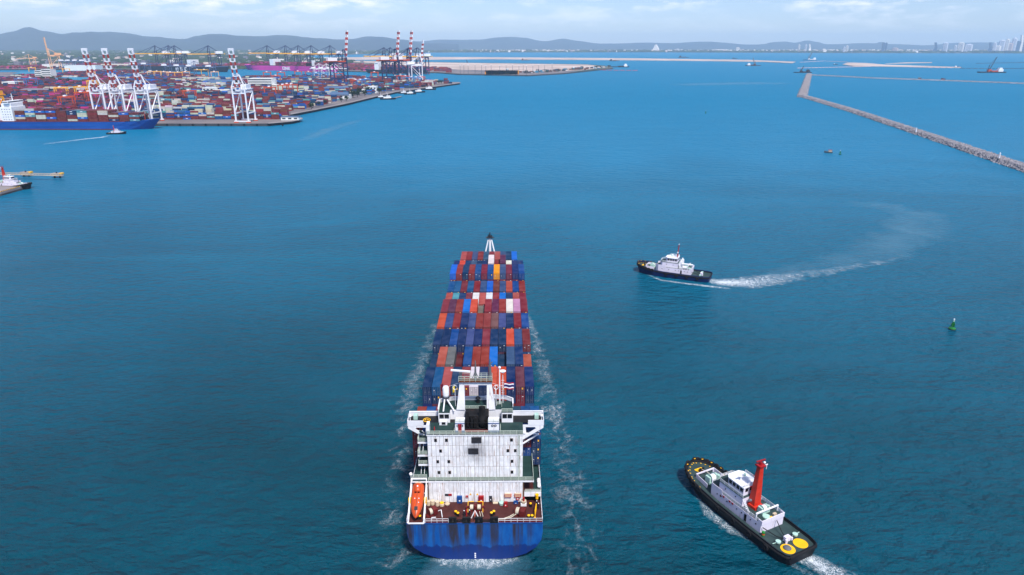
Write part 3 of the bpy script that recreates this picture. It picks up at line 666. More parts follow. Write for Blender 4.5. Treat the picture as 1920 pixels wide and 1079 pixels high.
for s_ in (-1, 1):                                  # brackets under the wings with a lightening hole
    o_ = lambda x_, z_: (s_ * x_, 13.95, z_)
    br = MB(); y_ = 13.95
    outer = [(16.7, ZT - .2), (16.7, ZT - 1.0), (11.6, ZT - 4.4), (11.6, ZT - .2)]
    inner = [(14.6, ZT - .8), (14.9, ZT - 1.2), (12.5, ZT - 2.9), (12.3, ZT - .8)]
    vs = [(s_ * x_, y_, z_) for x_, z_ in outer + inner]; vs += [(x_, y_ + .18, z_) for x_, _, z_ in vs]
    fs = []
    for i in range(4):
        j = (i + 1) % 4; fs += [(i, j, 4 + j, 4 + i), (8 + i, 12 + i, 12 + j, 8 + j), (i, 8 + i, 8 + j, j), (4 + i, 4 + j, 12 + j, 12 + i)]
    br.add(vs, fs); br.build('wing_bracket', M['white_rusty'], ship)
    MB().box(min(s_*15.6, s_*14.6), max(s_*15.6, s_*14.6), 16.3, 17.6, ZT + .03, ZT + 1.15).build('wing_console', M['aqua'], ship)
    MB().ball((s_ * 16.3, 15.6, ZT + 1.5), .38).tube((s_ * 16.3, 15.6, ZT), (s_ * 16.3, 15.6, ZT + 1.4), .1).build('searchlight', M['white_clean'], ship)
MB().torus((-12.3, 16.2, ZT + .06), .85, .10, n=20, k=4).box(-12.8, -12.4, 16.05, 16.35, ZT + .04, ZT + .12).box(-12.2, -11.8, 16.05, 16.35, ZT + .04, ZT + .12).build('deck_emblem', M['yellow'], ship, label='small yellow ring emblem on the dark wing deck')
dg = MB()                                           # starboard struts below the wing
dg.beam((11.6, 13.5, 26.6), (15.7, 17.0, 24.2), .28).beam((11.6, 13.5, 23.6), (15.7, 17.0, 24.2), .28).beam((11.6, 17.2, 24.1), (16.2, 17.2, 24.1), .3, m=1)
dg.build('wing_struts', [M['white_rusty'], M['rust']], ship)
# wheelhouse
WH = [(-9.2, 14.8), (-6.4, 14.8), (-6.4, 16.4), (6.4, 16.4), (6.4, 14.8), (9.2, 14.8), (9.2, 20.0), (5.5, 21.2), (-5.5, 21.2), (-9.2, 20.0)]
MB().prism(WH, ZT + .06, 31.55).build('wheelhouse', M['white'], ship)
MB().prism(WH, 31.56, 31.62).build('compass_deck', M['green_deck'], ship)
cb = MB()
for a, b_ in (((-9.2, 15, 0), (-9.2, 20, 0)), ((-9.2, 20, 0), (-5.5, 21.2, 0)), ((-5.5, 21.2, 0), (1.8, 21.2, 0)), ((1.8, 21.2, 0), (4.5, 22.0, 0)), ((4.5, 22.0, 0), (7.2, 21.6, 0)), ((7.2, 21.6, 0), (9.2, 20.2, 0)), ((9.2, 20.2, 0), (9.2, 17.5, 0))):
    cb.beam(Vector(a) + Vector((0, 0, 32.1)), Vector(b_) + Vector((0, 0, 32.1)), .14, 1.0)
    cb.beam(Vector(a) + Vector((0, 0, 32.64)), Vector(b_) + Vector((0, 0, 32.64)), .3, .1)
cb.build('compass_deck_bulwark', M['white'], ship)
for s_ in (-1, 1):
    wn = MB()
    for k in range(2): wn.box(min(s_*(6.6+k*1.25), s_*(7.7+k*1.25)), max(s_*(6.6+k*1.25), s_*(7.7+k*1.25)), 14.7, 14.82, 30.1, 31.2)
    wn.build('wheelhouse_window', M['glass'], ship)
MB().box(-8.9, -7.0, 13.6, 14.7, ZT + .06, ZT + 1.1).box(-8.3, -7.4, 13.5, 13.6, ZT + .3, ZT + .9, 1).build('deck_locker', [M['white'], M['black']], ship)
MB().rail([(6.4, 14.95, 31.6), (9.1, 14.95, 31.6)], 1.0, .04, 1.3).rail([(-9.1, 15.0, 31.6), (-9.1, 19.9, 31.6)], 1.0, .04).rail([(-3.2, 16.5, 31.6), (3.2, 16.5, 31.6)], 1.0, .04).rail([(5.2, 18.6, 31.6), (6.4, 18.6, 31.6), (6.4, 17.6, 31.6)], .9, .04).build('railing', M['green_rail'], ship)
# radar mast: two tapered legs, cross beam, platform
for s_ in (-1, 1):
    MB().beam((s_ * 3.75, 16.9, 31.6), (s_ * 3.35, 17.4, 38.4), 2.1, 1.5, 1.15, .9).build('radar_mast_leg', M['white_rusty'], ship)
MB().box(-4.0, 4.0, 16.9, 17.9, 38.1, 39.1).build('radar_mast_beam', M['white_rusty'], ship)
MB().box(-4.2, 4.2, 16.4, 18.4, 39.1, 39.25).build('radar_platform', M['rust'], ship)
MB().rail([(-4.1, 16.5, 39.2), (4.1, 16.5, 39.2)], 1.5, .04, 1.4).rail([(-4.1, 18.3, 39.2), (4.1, 18.3, 39.2)], 1.5, .04, 1.4).build('railing', M['green_rail'], ship)
rd = MB().tube((-3.6, 17.4, 39.2), (-3.6, 17.4, 41.3), .42, .25).box(-4.0, -3.2, 17.0, 17.8, 41.2, 41.6)
rd.beam((-6.0, 17.6, 41.9), (-1.2, 17.1, 41.7), .45, .35, m=1); rd.build('radar_scanner', [M['grey'], M['white_clean']], ship)
an = MB().tube((0, 17.4, 39.2), (0, 17.4, 44.5), .35, .12).tube((3.6, 17.4, 39.2), (3.6, 17.4, 45), .5, .1).beam((3.2, 17.4, 43), (4.2, 17.4, 44.2), .2)
an.tube((-1.0, 17.4, 39.2), (0, 17.4, 41.6), .1).tube((1.0, 17.4, 39.2), (0, 17.4, 41.6), .1); an.build('signal_mast', M['grey'], ship)
MB().tube((5.9, 19.3, 31.6), (5.9, 19.3, 41.5), .19, .14).ball((5.9, 19.3, 41.7), .35).build('aerial_pole', M['white_clean'], ship)
ae = MB().tube((6.7, 19.6, 31.6), (6.7, 19.6, 39.5), .08)
for k in range(6): ae.beam((6.35, 19.6, 34.5 + k * .7), (7.05, 19.6, 34.5 + k * .7), .06)
ae.lathe([(.2, 40), (.8, 40.6)], (6.7, 19.6, 0)).tube((4.6, 18.2, 31.6), (4.9, 18.2, 37.5), .06); ae.build('aerial', M['white_clean'], ship)
for x_ in (-5.2, 5.0): MB().torus((x_, 18.2, 36.8), .55, .07, 'y', 12, 4).tube((x_, 18.2, 31.6), (x_, 18.2, 36.4), .06).tube((x_ * .8, 18.2, 38), (x_ * 1.6, 18.6, 36.4), .03).build('loop_aerial', M['white_clean'], ship)
MB().tube((-7.6, 19.4, 31.6), (-7.6, 19.4, 33.4), .45, .35).lathe([(.9, 33.4), (1.0, 33.6), (.3, 33.65)], (-7.6, 19.4, 0)).lathe([(.72, 33.6), (.82, 34.2), (.82, 36.0), (.6, 36.5), (.05, 36.6)], (-7.6, 19.4, 0), 14, 1).build('satellite_dome', [M['dark_grey'], M['white_clean']], ship, smooth=True)
MB().beam((-7.5, 19.2, 33.2), (-5.3, 15.6, 31.6), .3).beam((-7.9, 19.0, 33.2), (-8.0, 15.4, 31.6), .3).build('dome_stay', M['white'], ship)
MB().lathe([(.5, 31.6), (.4, 32.6), (.7, 32.8), (.5, 33.2)], (.4, 19.9, 0)).build('magnetic_compass', M['black'], ship)
# funnel casing
for x0, x1 in ((-4.7, -2.5), (3.2, 5.8)):
    MB().box(x0, x1, 9.8, 12.4, ZT + .9, ZT + 3.0).box(x0 - .02, x1 + .02, 9.76, 12.44, ZT + .06, ZT + .9, 1).box(x0 - .02, x1 + .02, 9.78, 12.42, ZT + 2.62, ZT + 2.86, 1).build('funnel_side_casing', [M['white'], M['blue_paint']], ship)
    MB().rail([(x0, 9.85, ZT + 3.0), (x1, 9.85, ZT + 3.0)], .9, .04, 1.1).build('railing', M['green_rail'], ship)
lh_ = MB()
for k in range(7): lh_.box(-3.95, -3.25, 9.62, 9.8, ZT + .2 + k * .36, ZT + .42 + k * .36)
lh_.tube((-3.95, 9.62, ZT + .1), (-3.95, 9.62, ZT + 2.7), .06).tube((-3.25, 9.62, ZT + .1), (-3.25, 9.62, ZT + 2.7), .06); lh_.build('red_ladder', M['red'], ship)
for cx in (-4.1, -3.1, 4.2, 4.9): MB().torus((cx, 9.72, ZT + 2.2), .25, .07, 'y', 10, 5).build('porthole_ring', M['black'], ship)
fc = MB().box(-2.5, 3.2, 12.4, 16.3, ZT + .06, ZT + 3.2).box(-2.5, -2.3, 9.9, 12.4, ZT + .06, ZT + 2.8).box(3.0, 3.2, 9.9, 12.4, ZT + .06, ZT + 2.8).box(-2.3, 3.0, 9.9, 12.4, ZT + .06, ZT + .5)
fc.beam((-2.4, 10.0, ZT + 2.9), (3.1, 10.0, ZT + 2.9), .14)
fc.build('funnel', M['soot'], ship)
MB().beam((-2.4, 9.85, ZT + .9), (3.1, 9.85, ZT + .9), .08).beam((-2.4, 9.85, ZT + .5), (3.1, 9.85, ZT + .5), .08).build('funnel_rail', M['red'], ship)
ex = MB()
def ring_at(y_, z_, r_, tilt): return [(1.7 + r_ * math.cos(a), y_ + r_ * math.sin(a) * math.cos(tilt), z_ + r_ * math.sin(a) * math.sin(tilt)) for a in [2 * math.pi * k / 16 for k in range(16)]]
ex.loft([ring_at(12.4, ZT + .4, .95, 0), ring_at(12.4, ZT + 3.0, .9, 0), ring_at(12.4, ZT + 3.1, .78, 0), ring_at(12.4, ZT + 4.6, .78, 0), ring_at(12.2, ZT + 5.6, .78, -.35), ring_at(11.7, ZT + 6.3, .76, -.8)])
ex.build('exhaust_pipe', M['soot'], ship, smooth=True)
for x_, h_, r_ in ((-1.9, 5.0, .38), (-.9, 3.9, .3), (.1, 3.4, .26), (-.2, 3.0, .2)):
    MB().tube((x_, 11.6, ZT + .4), (x_, 11.6, ZT + h_), r_, n=10).build('exhaust_pipe', M['soot'], ship)
MB().rail([(-5.0, 9.5, ZT), (-5.0, 12.4, ZT)], 1.05, .04).rail([(6.1, 9.5, ZT), (6.1, 12.4, ZT)], 1.05, .04).build('railing', M['green_rail'], ship)
MB().box(-11.6, -10.9, 9.5, 11.2, ZT + .06, ZT + 2.6).build('deck_store', M['white_clean'], ship)
MB().torus((-9.8, 10.6, ZT + .9), .5, .09, 'x', 10, 5).build('hose_reel', M['red'], ship)
# ---- mooring deck fittings
MB().rail([(-11.6, .12, 10.6), (-6.2, .12, 10.6)], 1.15, .035, 1.4, 2).rail([(5.6, .12, 10.6), (16.0, .12, 10.6), (16.0, 8.4, 10.6)], 1.15, .035, 1.5, 2).rail([(-16.0, .12, 10.6), (-16.0, 8.4, 10.6)], 1.15, .035, 1.5, 2).build('railing', M['white'], ship)
MB().box(-11.6, -6.2, .2, .3, 10.61, 11.15).box(5.6, 15.9, .2, .3, 10.61, 11.15).build('bulwark_plate', M['dark_red'], ship)
fl = MB().box(-.95, .95, -.25, .75, 0, .35).tube((-.55, .2, .3), (-.55, .2, 1.15), .34, n=10).tube((.55, .2, .3), (.55, .2, 1.15), .34, n=10).box(-.95, .95, -.1, .5, 1.15, 1.4).mesh('roller_fairlead', M['black'])
for x_ in (-5.2, -1.95, .95, 4.6): put(fl, 'roller_fairlead', (x_, .1, 10.6), ship)
MB().rail([(-4.2, .2, 10.6), (-2.9, .2, 10.6)], .9, .05).rail([(1.9, .2, 10.6), (3.6, .2, 10.6)], .9, .05).build('railing', M['black'], ship)
bl = MB().box(-.9, .9, -.35, .35, 0, .12).tube((-.5, 0, .1), (-.5, 0, 1.0), .33, n=12).tube((.5, 0, .1), (.5, 0, 1.0), .33, n=12)
bl.lathe([(.42, .98), (.42, 1.14), (.3, 1.2)], (-.5, 0, 0), 12, 1).lathe([(.42, .98), (.42, 1.14), (.3, 1.2)], (.5, 0, 0), 12, 1)
blm = bl.mesh('bollard', [M['black'], M['yellow']])
for x_, y_, a in ((-4.4, 2.9, -.9), (4.2, 2.9, .9), (-13.5, 1.6, 0), (13.2, 1.5, 0)): put(blm, 'bollard', (x_, y_, 10.6), ship, R(a * 50), scale=(.8, .8, .85))
wc = MB().box(-2.2, 2.2, -.5, .5, 0, .25).box(-.25, .25, -.7, .7, 0, 1.7, 1)
for s_ in (-1, 1):
    wc.lathe([(.9, s_ * .35), (.9, s_ * .45), (.45, s_ * .46), (.45, s_ * 1.35), (.9, s_ * 1.36), (.9, s_ * 1.46)], (0, 0, 1.0), 14, 2, 'x')
    wc.lathe([(.6, s_ * .5), (.6, s_ * 1.3)], (0, 0, 1.0), 14, 3, 'x')
    wc.lathe([(.5, s_ * 1.55), (.25, s_ * 1.9), (.45, s_ * 2.25)], (0, 0, 1.0), 10, 1, 'x')
    wc.beam((s_ * 1.8, -.7, 0), (s_ * 1.8, .9, 1.9), .12, m=4).beam((s_ * 1.8, .9, 1.9), (s_ * .4, .9, 1.9), .12, m=4)
wm = wc.mesh('mooring_winch', [M['dark_red'], M['dark_red'], M['rust'], M['rope'], M['yellow']])
put(wm, 'mooring_winch', (0, 4.6, 10.6), ship)
ws = MB().box(-1.3, 1.3, -.6, .6, 0, .3).lathe([(1.0, -.7), (1.0, -.6), (.5, -.59), (.5, .3), (1.0, .31), (1.0, .41)], (0, 0, 1.1), 14, 0, 'x').lathe([(.75, -.5), (.75, .2)], (0, 0, 1.1), 14, 1, 'x').box(.45, 1.5, -.8, .8, .2, 1.7)
wsm = ws.mesh('mooring_winch', [M['dark_red'], M['rope']])
put(wsm, 'mooring_winch', (-10.6, 3.0, 10.6), ship, R(35)); put(wsm, 'mooring_winch', (10.4, 2.9, 10.6), ship, R(-20), scale=(1.1, 1.1, 1.05))
MB().pipe([(9.8, 2.4, 11.2), (8.6, 1.6, 10.9), (7.2, 1.2, 10.75), (5.6, .9, 10.9)], .1).pipe([(9.6, 2.6, 11.3), (8.2, 1.8, 10.95), (6.8, 1.3, 10.75)], .1).pipe([(1.0, 3.7, 11.0), (1.3, 2.4, 10.8), (1.1, 1.2, 11.0)], .08).pipe([(1.5, 3.7, 11.0), (1.9, 2.2, 10.8), (1.3, 1.0, 11.0)], .08).build('mooring_rope', M['rope'], ship)
sf = MB().beam((-.9, 1.6, 10.7), (0, 2.2, 12.4), .16).beam((.9, 1.6, 10.7), (0, 2.2, 12.4), .16).beam((0, 3.2, 10.7), (0, 2.2, 12.4), .16).beam((0, .1, 10.5), (0, 2.2, 12.4), .14, m=1); sf.build('stern_light_frame', [M['white_clean'], M['orange_boat']], ship)
MB().box(-2.15, -1.95, 2.2, 3.2, 10.6, 12.2).build('red_post', M['red'], ship)
MB().beam((-9.2, 3.9, 11.0), (-8.2, 3.6, 11.6), .14).beam((-8.2, 3.6, 11.6), (-7.8, 1.8, 10.8), .14).beam((-10.2, .9, 11.5), (-9.2, 1.0, 11.5), .14).beam((-10.2, .9, 11.5), (-10.2, .9, 10.6), .14).build('hand_frame', M['white_clean'], ship)
def cabinet(x_, w_, h_, mat, y_=7.25, z_=10.62, d_=.5, name='cabinet'):
    c = MB().box(x_ - w_/2, x_ + w_/2, y_, y_ + d_, z_, z_ + h_).box(x_ - w_*.4, x_ + w_*.4, y_ - .04, y_, z_ + h_*.08, z_ + h_*.92).box(x_ - w_*.14, x_ + w_*.14, y_ - .07, y_ - .04, z_ + h_*.32, z_ + h_*.5, 1)
    return c.build(name, [mat, M['white_clean']], ship)
cabinet(-4.0, 1.25, 2.0, M['blue_paint']); cabinet(1.3, 1.3, 2.0, M['red']); cabinet(7.3, .9, 1.3, M['red'], 5.8); cabinet(9.8, 1.1, .7, M['blue_paint'], 6.9)
cabinet(-2.2, .6, .6, M['red'], 7.6, 12.0, .2); cabinet(3.6, .75, 1.7, M['dark_grey'], 7.7, 10.7, .15, 'door')
for x_ in (-1.35, .35):
    MB().extr([(x_ - .28, 7.74, 12.7), (x_ + .28, 7.74, 12.7), (x_, 7.74, 13.25)], (0, .06, 0)).build('warning_sign', M['yellow'], ship, label='yellow triangular warning sign')
MB().box(-7.6, -6.7, 7.7, 7.8, 12.5, 13.1).box(-6.7, -5.9, 7.7, 7.8, 12.5, 13.1, 1).build('fire_station', [M['dark_grey'], M['red']], ship)
for x_ in (7.9, 10.3):
    sh = MB()
    for k in range(3): sh.box(x_ - .85, x_ + .85, 7.35, 7.8, 12.3 + k * .35, 12.36 + k * .35); sh.box(x_ - .75, x_ + .65, 7.4, 7.75, 12.37 + k * .35, 12.55 + k * .35, 1)
    sh.build('timber_rack', [M['orange_boat'], M['tan_concrete']], ship)
MB().torus((10.3, 7.55, 11.75), .38, .11, 'y', 14, 6).box(9.8, 10.8, 7.68, 7.8, 11.25, 12.25, 1).build('life_ring', [M['red'], M['white_clean']], ship)
MB().box(4.2, 5.4, 7.0, 7.6, 10.62, 10.8).beam((4.2, 7.4, 10.7), (4.2, 7.4, 12.2), .1).build('step_bench', M['tan_concrete'], ship)
drum = MB().lathe([(.02, 0), (.42, .02), (.42, .42), (.45, .45), (.42, .5), (.42, .95), (.02, .98)], n=12).mesh('drum', M['tan_concrete'])
for x_, y_ in ((-11.6, 6.8), (-10.6, 7.0), (-9.4, 6.6)): put(drum, 'ventilator_drum', (x_, y_, 10.62), ship, scale=(1.15, 1.15, 1.2))
MB().lathe([(.6, 0), (.6, .5), (.4, .6)], (-8.3, 6.6, 10.62), 12).lathe([(.5, .7), (.5, .85)], (-8.3, 6.6, 10.62), 12, 1).build('coiled_hose', [M['tan_concrete'], M['yellow']], ship)
MB().lathe([(.5, 0), (.65, .4), (.25, .8)], (-7.0, 6.8, 10.62), 12).build('ventilator', M['tan_concrete'], ship)
MB().lathe([(.6, 0), (.7, .6), (.2, .9)], (6.3, 6.9, 10.62), 12).build('ventilator', M['aqua'], ship)
MB().box(11.0, 12.4, 6.0, 7.2, 10.62, 11.3).lathe([(.6, 11.3), (.7, 11.9), (.2, 12.2)], (11.7, 6.6, 0), 12, 1).build('rope_bin', [M['white_clean'], M['tan_concrete']], ship)
MB().lathe([(.25, 0), (.25, 1.1), (.1, 1.3)], (11.7, 6.3, 11.9), 8).build('hydrant', M['red'], ship)
yl = MB().rail([(14.3, 1.9, 10.6), (14.7, 4.2, 10.9)], 1.9, .07, .6, 2); yl.box(14.1, 14.5, 1.7, 2.0, 10.6, 10.7); yl.build('yellow_gangway_frame', M['yellow'], ship)
MB().lathe([(.4, 0), (.4, .8)], (13.4, 6.0, 10.62), 10).lathe([(.3, .8), (.3, .95)], (13.4, 6.0, 10.62), 10, 1).build('small_bollard', [M['black'], M['yellow']], ship)
MB().lathe([(.35, 0), (.35, 1.0), (.45, 1.05), (.45, 1.2)], (15.0, 7.2, 12.0), 10).build('yellow_vent', M['yellow'], ship)
# lifeboat davit frame
df = MB()
for x_ in (-15.7, -12.0):
    df.beam((x_, -.2, 10.7), (x_, 8.6, 15.6), .35, .45).beam((x_, 8.2, 15.4), (x_, 8.2, 10.7), .3).beam((x_, .1, 10.6), (x_, .1, 12.0), .25).beam((x_, 3.6, 12.8), (x_, 3.6, 10.6), .2)
    df.beam((x_, .2, 12.0), (x_, 8.4, 17.0), .16, .2).beam((x_, 8.4, 15.5), (x_, 8.4, 17.0), .25)
    df.box(x_ - .3, x_ + .3, 3.9, 4.9, 12.9, 14.4, 1)
df.beam((-15.7, 8.5, 17.0), (-12.0, 8.5, 17.0), .3).beam((-15.7, -.2, 10.75), (-12.0, -.2, 10.75), .25).beam((-15.7, 6.6, 14.2), (-12.0, 6.6, 14.2), .2)
df.build('lifeboat_davit', [M['white_rusty'], M['yellow']], ship)
MB().rail([(-15.9, 9, Z0), (-12, 9, Z0)], 1.0, .04).build('railing', M['green_rail'], ship)
MB().tube((-15.9, 9.2, 15.3), (-15.9, 9.2, 17.6), .12).ball((-15.9, 9.2, 17.9), .42).build('davit_lamp', M['white_clean'], ship)
# ---- lifeboat (a thing of its own, lying in the davit)
lb = empty('lifeboat', sw(-13.85, 3.9, 13.95), SHIP_RZ, 'orange enclosed free fall lifeboat in the davit at the port quarter of the big ship', 'lifeboat')
lr = []
for y_, w_, zb, zt in ((-4.5, .08, .2, .5), (-4.0, .55, -.2, .8), (-3.0, 1.05, -.55, 1.15), (-1.5, 1.42, -.75, 1.35), (.5, 1.5, -.8, 1.4), (2.5, 1.5, -.8, 1.45), (3.6, 1.42, -.75, 1.45), (4.1, 1.3, -.6, 1.2)):
    lr.append([(w_ * math.cos(a) , y_, (zb + zt) / 2 + (zt - zb) / 2 * math.sin(a)) for a in [2 * math.pi * k / 16 for k in range(16)]])
hull_lb = MB().loft(lr).build('hull', M['orange_boat'], lb, smooth=True)
parts_lb = [MB().loft([[(.75 * math.cos(a) , y_, z_ + .55 * math.sin(a)) for a in [2 * math.pi * k / 12 for k in range(12)]] for y_, z_ in ((1.5, 1.2), (2.0, 1.5), (3.4, 1.5), (3.8, 1.25))]).build('conning_tower', M['orange_boat'], lb, smooth=True),
    MB().box(-.62, -.12, 1.32, 1.46, 1.62, 1.9).box(.12, .62, 1.32, 1.46, 1.62, 1.9).build('window', M['glass'], lb),
    MB().box(-.4, .4, -2.9, -2.0, 1.1, 1.3).build('hatch', M['dark_grey'], lb),
    MB().ball((0, 2.8, 2.05), .22).ball((.5, 0, 1.35), .14).ball((-.5, 0, 1.35), .14).ball((.5, -1, 1.28), .14).build('lamp', M['white_clean'], lb),
    MB().box(-.04, .04, -4.2, 1.3, 1.1, 1.46).build('keel_strip', M['dark_grey'], lb), MB().box(-.7, .7, 4.0, 4.25, .3, 1.3).build('stern_hatch', M['tan_concrete'], lb)]
lb.rotation_euler = (R(26), 0, SHIP_RZ)
# ---- containers
CW, CL, CHT = 2.438, 12.19, 2.591
cb_ = MB().box(-1.19, 1.19, -6.03, 6.07, .05, 2.55)
for sx_ in (-1, 1):
    for sy_ in (-1, 1): cb_.box(min(sx_*1.219, sx_*1.05), max(sx_*1.219, sx_*1.05), min(sy_*6.095, sy_*5.92), max(sy_*6.095, sy_*5.92), 0, 2.591)
    cb_.box(min(sx_*1.215, sx_*1.13), max(sx_*1.215, sx_*1.13), -5.92, 5.92, 0, .16).box(min(sx_*1.215, sx_*1.13), max(sx_*1.215, sx_*1.13), -5.92, 5.92, 2.5, 2.588)
for sy_ in (-1, 1): cb_.box(-1.05, 1.05, min(sy_*6.09, sy_*5.98), max(sy_*6.09, sy_*5.98), 0, .14).box(-1.05, 1.05, min(sy_*6.09, sy_*5.98), max(sy_*6.09, sy_*5.98), 2.48, 2.588)
for i in range(26): y_ = -5.6 + i * .448; cb_.box(-1.1, 1.1, y_, y_ + .2, 2.55, 2.578)
body_me = cb_.mesh('shipping_container', M['container'])
def door_mesh(s_, lab):
    d = MB().box(min(s_*.02, s_*1.04), max(s_*.02, s_*1.04), -6.075, -6.03, .14, 2.48)
    for x_ in (.3, .76): d.tube((s_ * x_, -6.11, .16), (s_ * x_, -6.11, 2.46), .032, n=5, m=1)
    d.box(min(s_*.3, s_*.7), max(s_*.3, s_*.7), -6.13, -6.09, 1.0, 1.07, 1)
    if lab == 1: d.box(min(s_*.45, s_*.85), max(s_*.45, s_*.85), -6.09, -6.076, 2.02, 2.18, 2)
    elif lab == 2: d.box(min(s_*.5, s_*.7), max(s_*.5, s_*.7), -6.09, -6.076, 1.4, 1.6, 2)
    elif lab == 3: pass
    else: d.box(min(s_*.4, s_*.7), max(s_*.4, s_*.7), -6.09, -6.076, 1.7, 2.2, 3)
    return d.mesh('door', [M['container'], M['bar'], M['white_clean'], M['yellow']])
door_me = [[door_mesh(s_, k) for k in (1, 2, 3, 0)] for s_ in (-1, 1)]
PAL = {'N': ((0, 50, 100), 'navy blue'), 'B': ((6, 80, 144), 'mid blue'), 'L': ((0, 108, 206), 'bright blue'), 'S': ((56, 84, 128), 'faded slate blue'), 'M': ((130, 38, 54), 'crimson'),
       'C': ((104, 44, 72), 'plum'), 'R': ((146, 46, 46), 'red'), 'O': ((212, 78, 46), 'orange red'), 'T': ((180, 84, 70), 'salmon'), 'W': ((216, 214, 210), 'white'), 'Y': ((252, 160, 0), 'yellow'),
       'P': ((196, 150, 180), 'pale pink'), 'G': ((108, 100, 106), 'grey'), 'A': ((90, 160, 172), 'pale aqua'), 'D': ((92, 22, 34), 'dark maroon'), 'K': ((112, 84, 76), 'brown grey'), 'E': ((206, 204, 186), 'cream'), 'V': ((122, 46, 42), 'brick brown'), 'H': ((204, 50, 138), 'magenta')}
crnd = random.Random(21)
ORD = ['first', 'second', 'third', 'fourth', 'fifth', 'sixth', 'seventh', 'eighth', 'ninth', 'tenth', 'eleventh', 'twelfth', 'thirteenth', 'fourteenth']
def container(loc, rz, code, label, group, doors=True, me=None):
    o = put(me or body_me, 'shipping_container', loc, rz=rz)
    c = tuple(min(255, max(0, x + crnd.uniform(-9, 9))) for x in PAL[code][0]); o.color = tuple(x * .72 if max(PAL[code][0]) - min(PAL[code][0]) > 45 else x * .85 for x in lin(c)) + (1,)
    tag(o, label, 'container', group)
    if doors:
        for k in (0, 1):
            d = put(door_me[k][crnd.choice([0, 1, 1, 2, 2, 2] if k == 0 else [0, 0, 1, 2, 2, 3])], 'door', (0, 0, 0), o); d.color = o.color
    return o
ROWN = ['bow row'] + [o + ' row from bow' for o in ('second', 'third', 'fourth', 'fifth', 'sixth', 'seventh', 'eighth', 'ninth')] + ['last row before bridge']
BAYS = [('TRSRSMTSNL', {}), ('NONSNNWMCWNN', {6: 6, 8: 6}), ('LRNRBMBYSMNB', {}), ('BBMBMSLVSTBR', {}), ('TANMWTWRLNTM', {}), ('MCRLOGRCRWPM', {5: 5}), ('OSRNSRRKSNMB', {}), ('NNBNSNMNNOSM', {}), ('NTGDBRRLNSNT', {0: 5, 3: 5, 8: 5, 11: 5}), ('NBTNRWNOONCN', {})]
TIERS = [5, 5, 6, 5, 5, 6, 6, 6, 6, 6]; HZ = 14.35
stack_boxes = []                                   # (corner0, size, rz, colour) for the mass of lower / far containers
for bi in range(10):
    codes, spec = BAYS[bi]; n = len(codes); ya = 31.6 + (9 - bi) * 13.85
    MB().box(-15.6, 15.6, ya - .2, ya + 12.4, 13.0, HZ).build('hatch_cover', M['dark_red'], ship)
    if bi < 9:
        lbm = MB()
        for x_ in [-15.3 + 2.55 * k for k in range(13)]: lbm.beam((x_, ya + (-1.0), 13), (x_, ya - 1.0, 20), .22)
        for z_ in (16.5, 19.2): lbm.box(-15.4, 15.4, ya - 1.3, ya - .7, z_, z_ + .15)
        lbm.build('lashing_bridge', M['dark_red'], ship)
    for ci, code in enumerate(codes):
        nt_ = spec.get(ci, TIERS[bi]); x_ = (ci - (n - 1) / 2) * 2.53
        for tier in range(nt_):
            z_ = HZ + tier * CHT; top = tier == nt_ - 1
            second = tier == nt_ - 2 and (bi in (2, 9) or (bi == 7 and ci in (0, 3, 8, 11)))
            p_ = sw(x_, ya + CL / 2, z_)
            if top:
                container(p_, SHIP_RZ, code, '%s container on top, %s from port, %s' % (PAL[code][1], ORD[ci], ROWN[bi]), 'containers on the big ship')
            elif second:
                c2 = crnd.choice('NNMRNBCM') if bi != 9 else 'NNDDRENNTNMN'[ci]
                container(p_, SHIP_RZ, c2, '%s container just under the top tier, %s from port, %s' % (PAL[c2][1], ORD[ci], ROWN[bi]), 'containers on the big ship')
            elif ci in (0, n - 1) or tier >= nt_ - 3 or bi == 9:
                stack_boxes.append((p_, SHIP_RZ, crnd.choice('NNMRBCMRN')))
for ci in (0, 1, 2, 10, 11, 12):                    # stacks beside the superstructure
    x_ = (ci - 6) * 2.53; nt_ = 4
    for tier in range(nt_):
        code = ('MDMR' if ci < 3 else 'NNNB')[tier] if ci in (0, 12) else crnd.choice('NMRB')
        p_ = sw(x_, 18.4 + CL / 2, HZ - .2 + tier * CHT)
        if ci in (0, 1, 11, 12): container(p_, SHIP_RZ, code, '%s container, tier %s of the %s stack beside the bridge, %s side' % (PAL[code][1], ['one', 'two', 'three', 'four'][tier], 'outermost' if ci in (0, 12) else 'inner', 'port' if ci < 3 else 'starboard'), 'containers on the big ship')
        else: stack_boxes.append((p_, SHIP_RZ, code))
MB().box(-16, 16, 20.0, 30.8, 13.0, 14.1).build('hatch_cover', M['dark_red'], ship)
# ---- flags
def flag_mat_slots(name, cols): return [pm(name + str(i), c, .8, .06) for i, c in enumerate(cols)]
def flag(loc, rz, w_, h_, cols, fr, label):
    mb = MB(); n = 8; z = h_ / 2
    for k, (c, f) in enumerate(zip(cols, fr)):
        z1 = z - h_ * f; vs = []
        for i in range(n + 1):
            xx = w_ * i / n; yy = .18 * math.sin(i * 1.1); dz = -.35 * xx / w_ * h_ * .5
            for dy in (-.015, .015): vs += [(xx, yy + dy, z + dz), (xx, yy + dy, z1 + dz)]
        fs = []
        for i in range(n):
            a = i * 4; fs += [(a, a + 1, a + 5, a + 4), (a + 2, a + 6, a + 7, a + 3), (a, a + 4, a + 6, a + 2), (a + 1, a + 3, a + 7, a + 5)]
        mb.add(vs, fs, k); z = z1
    o = mb.build('flag', flag_mat_slots('flag_cloth', cols), None, loc, rz); tag(o, label, 'flag', 'signal flags over the bridge'); return o
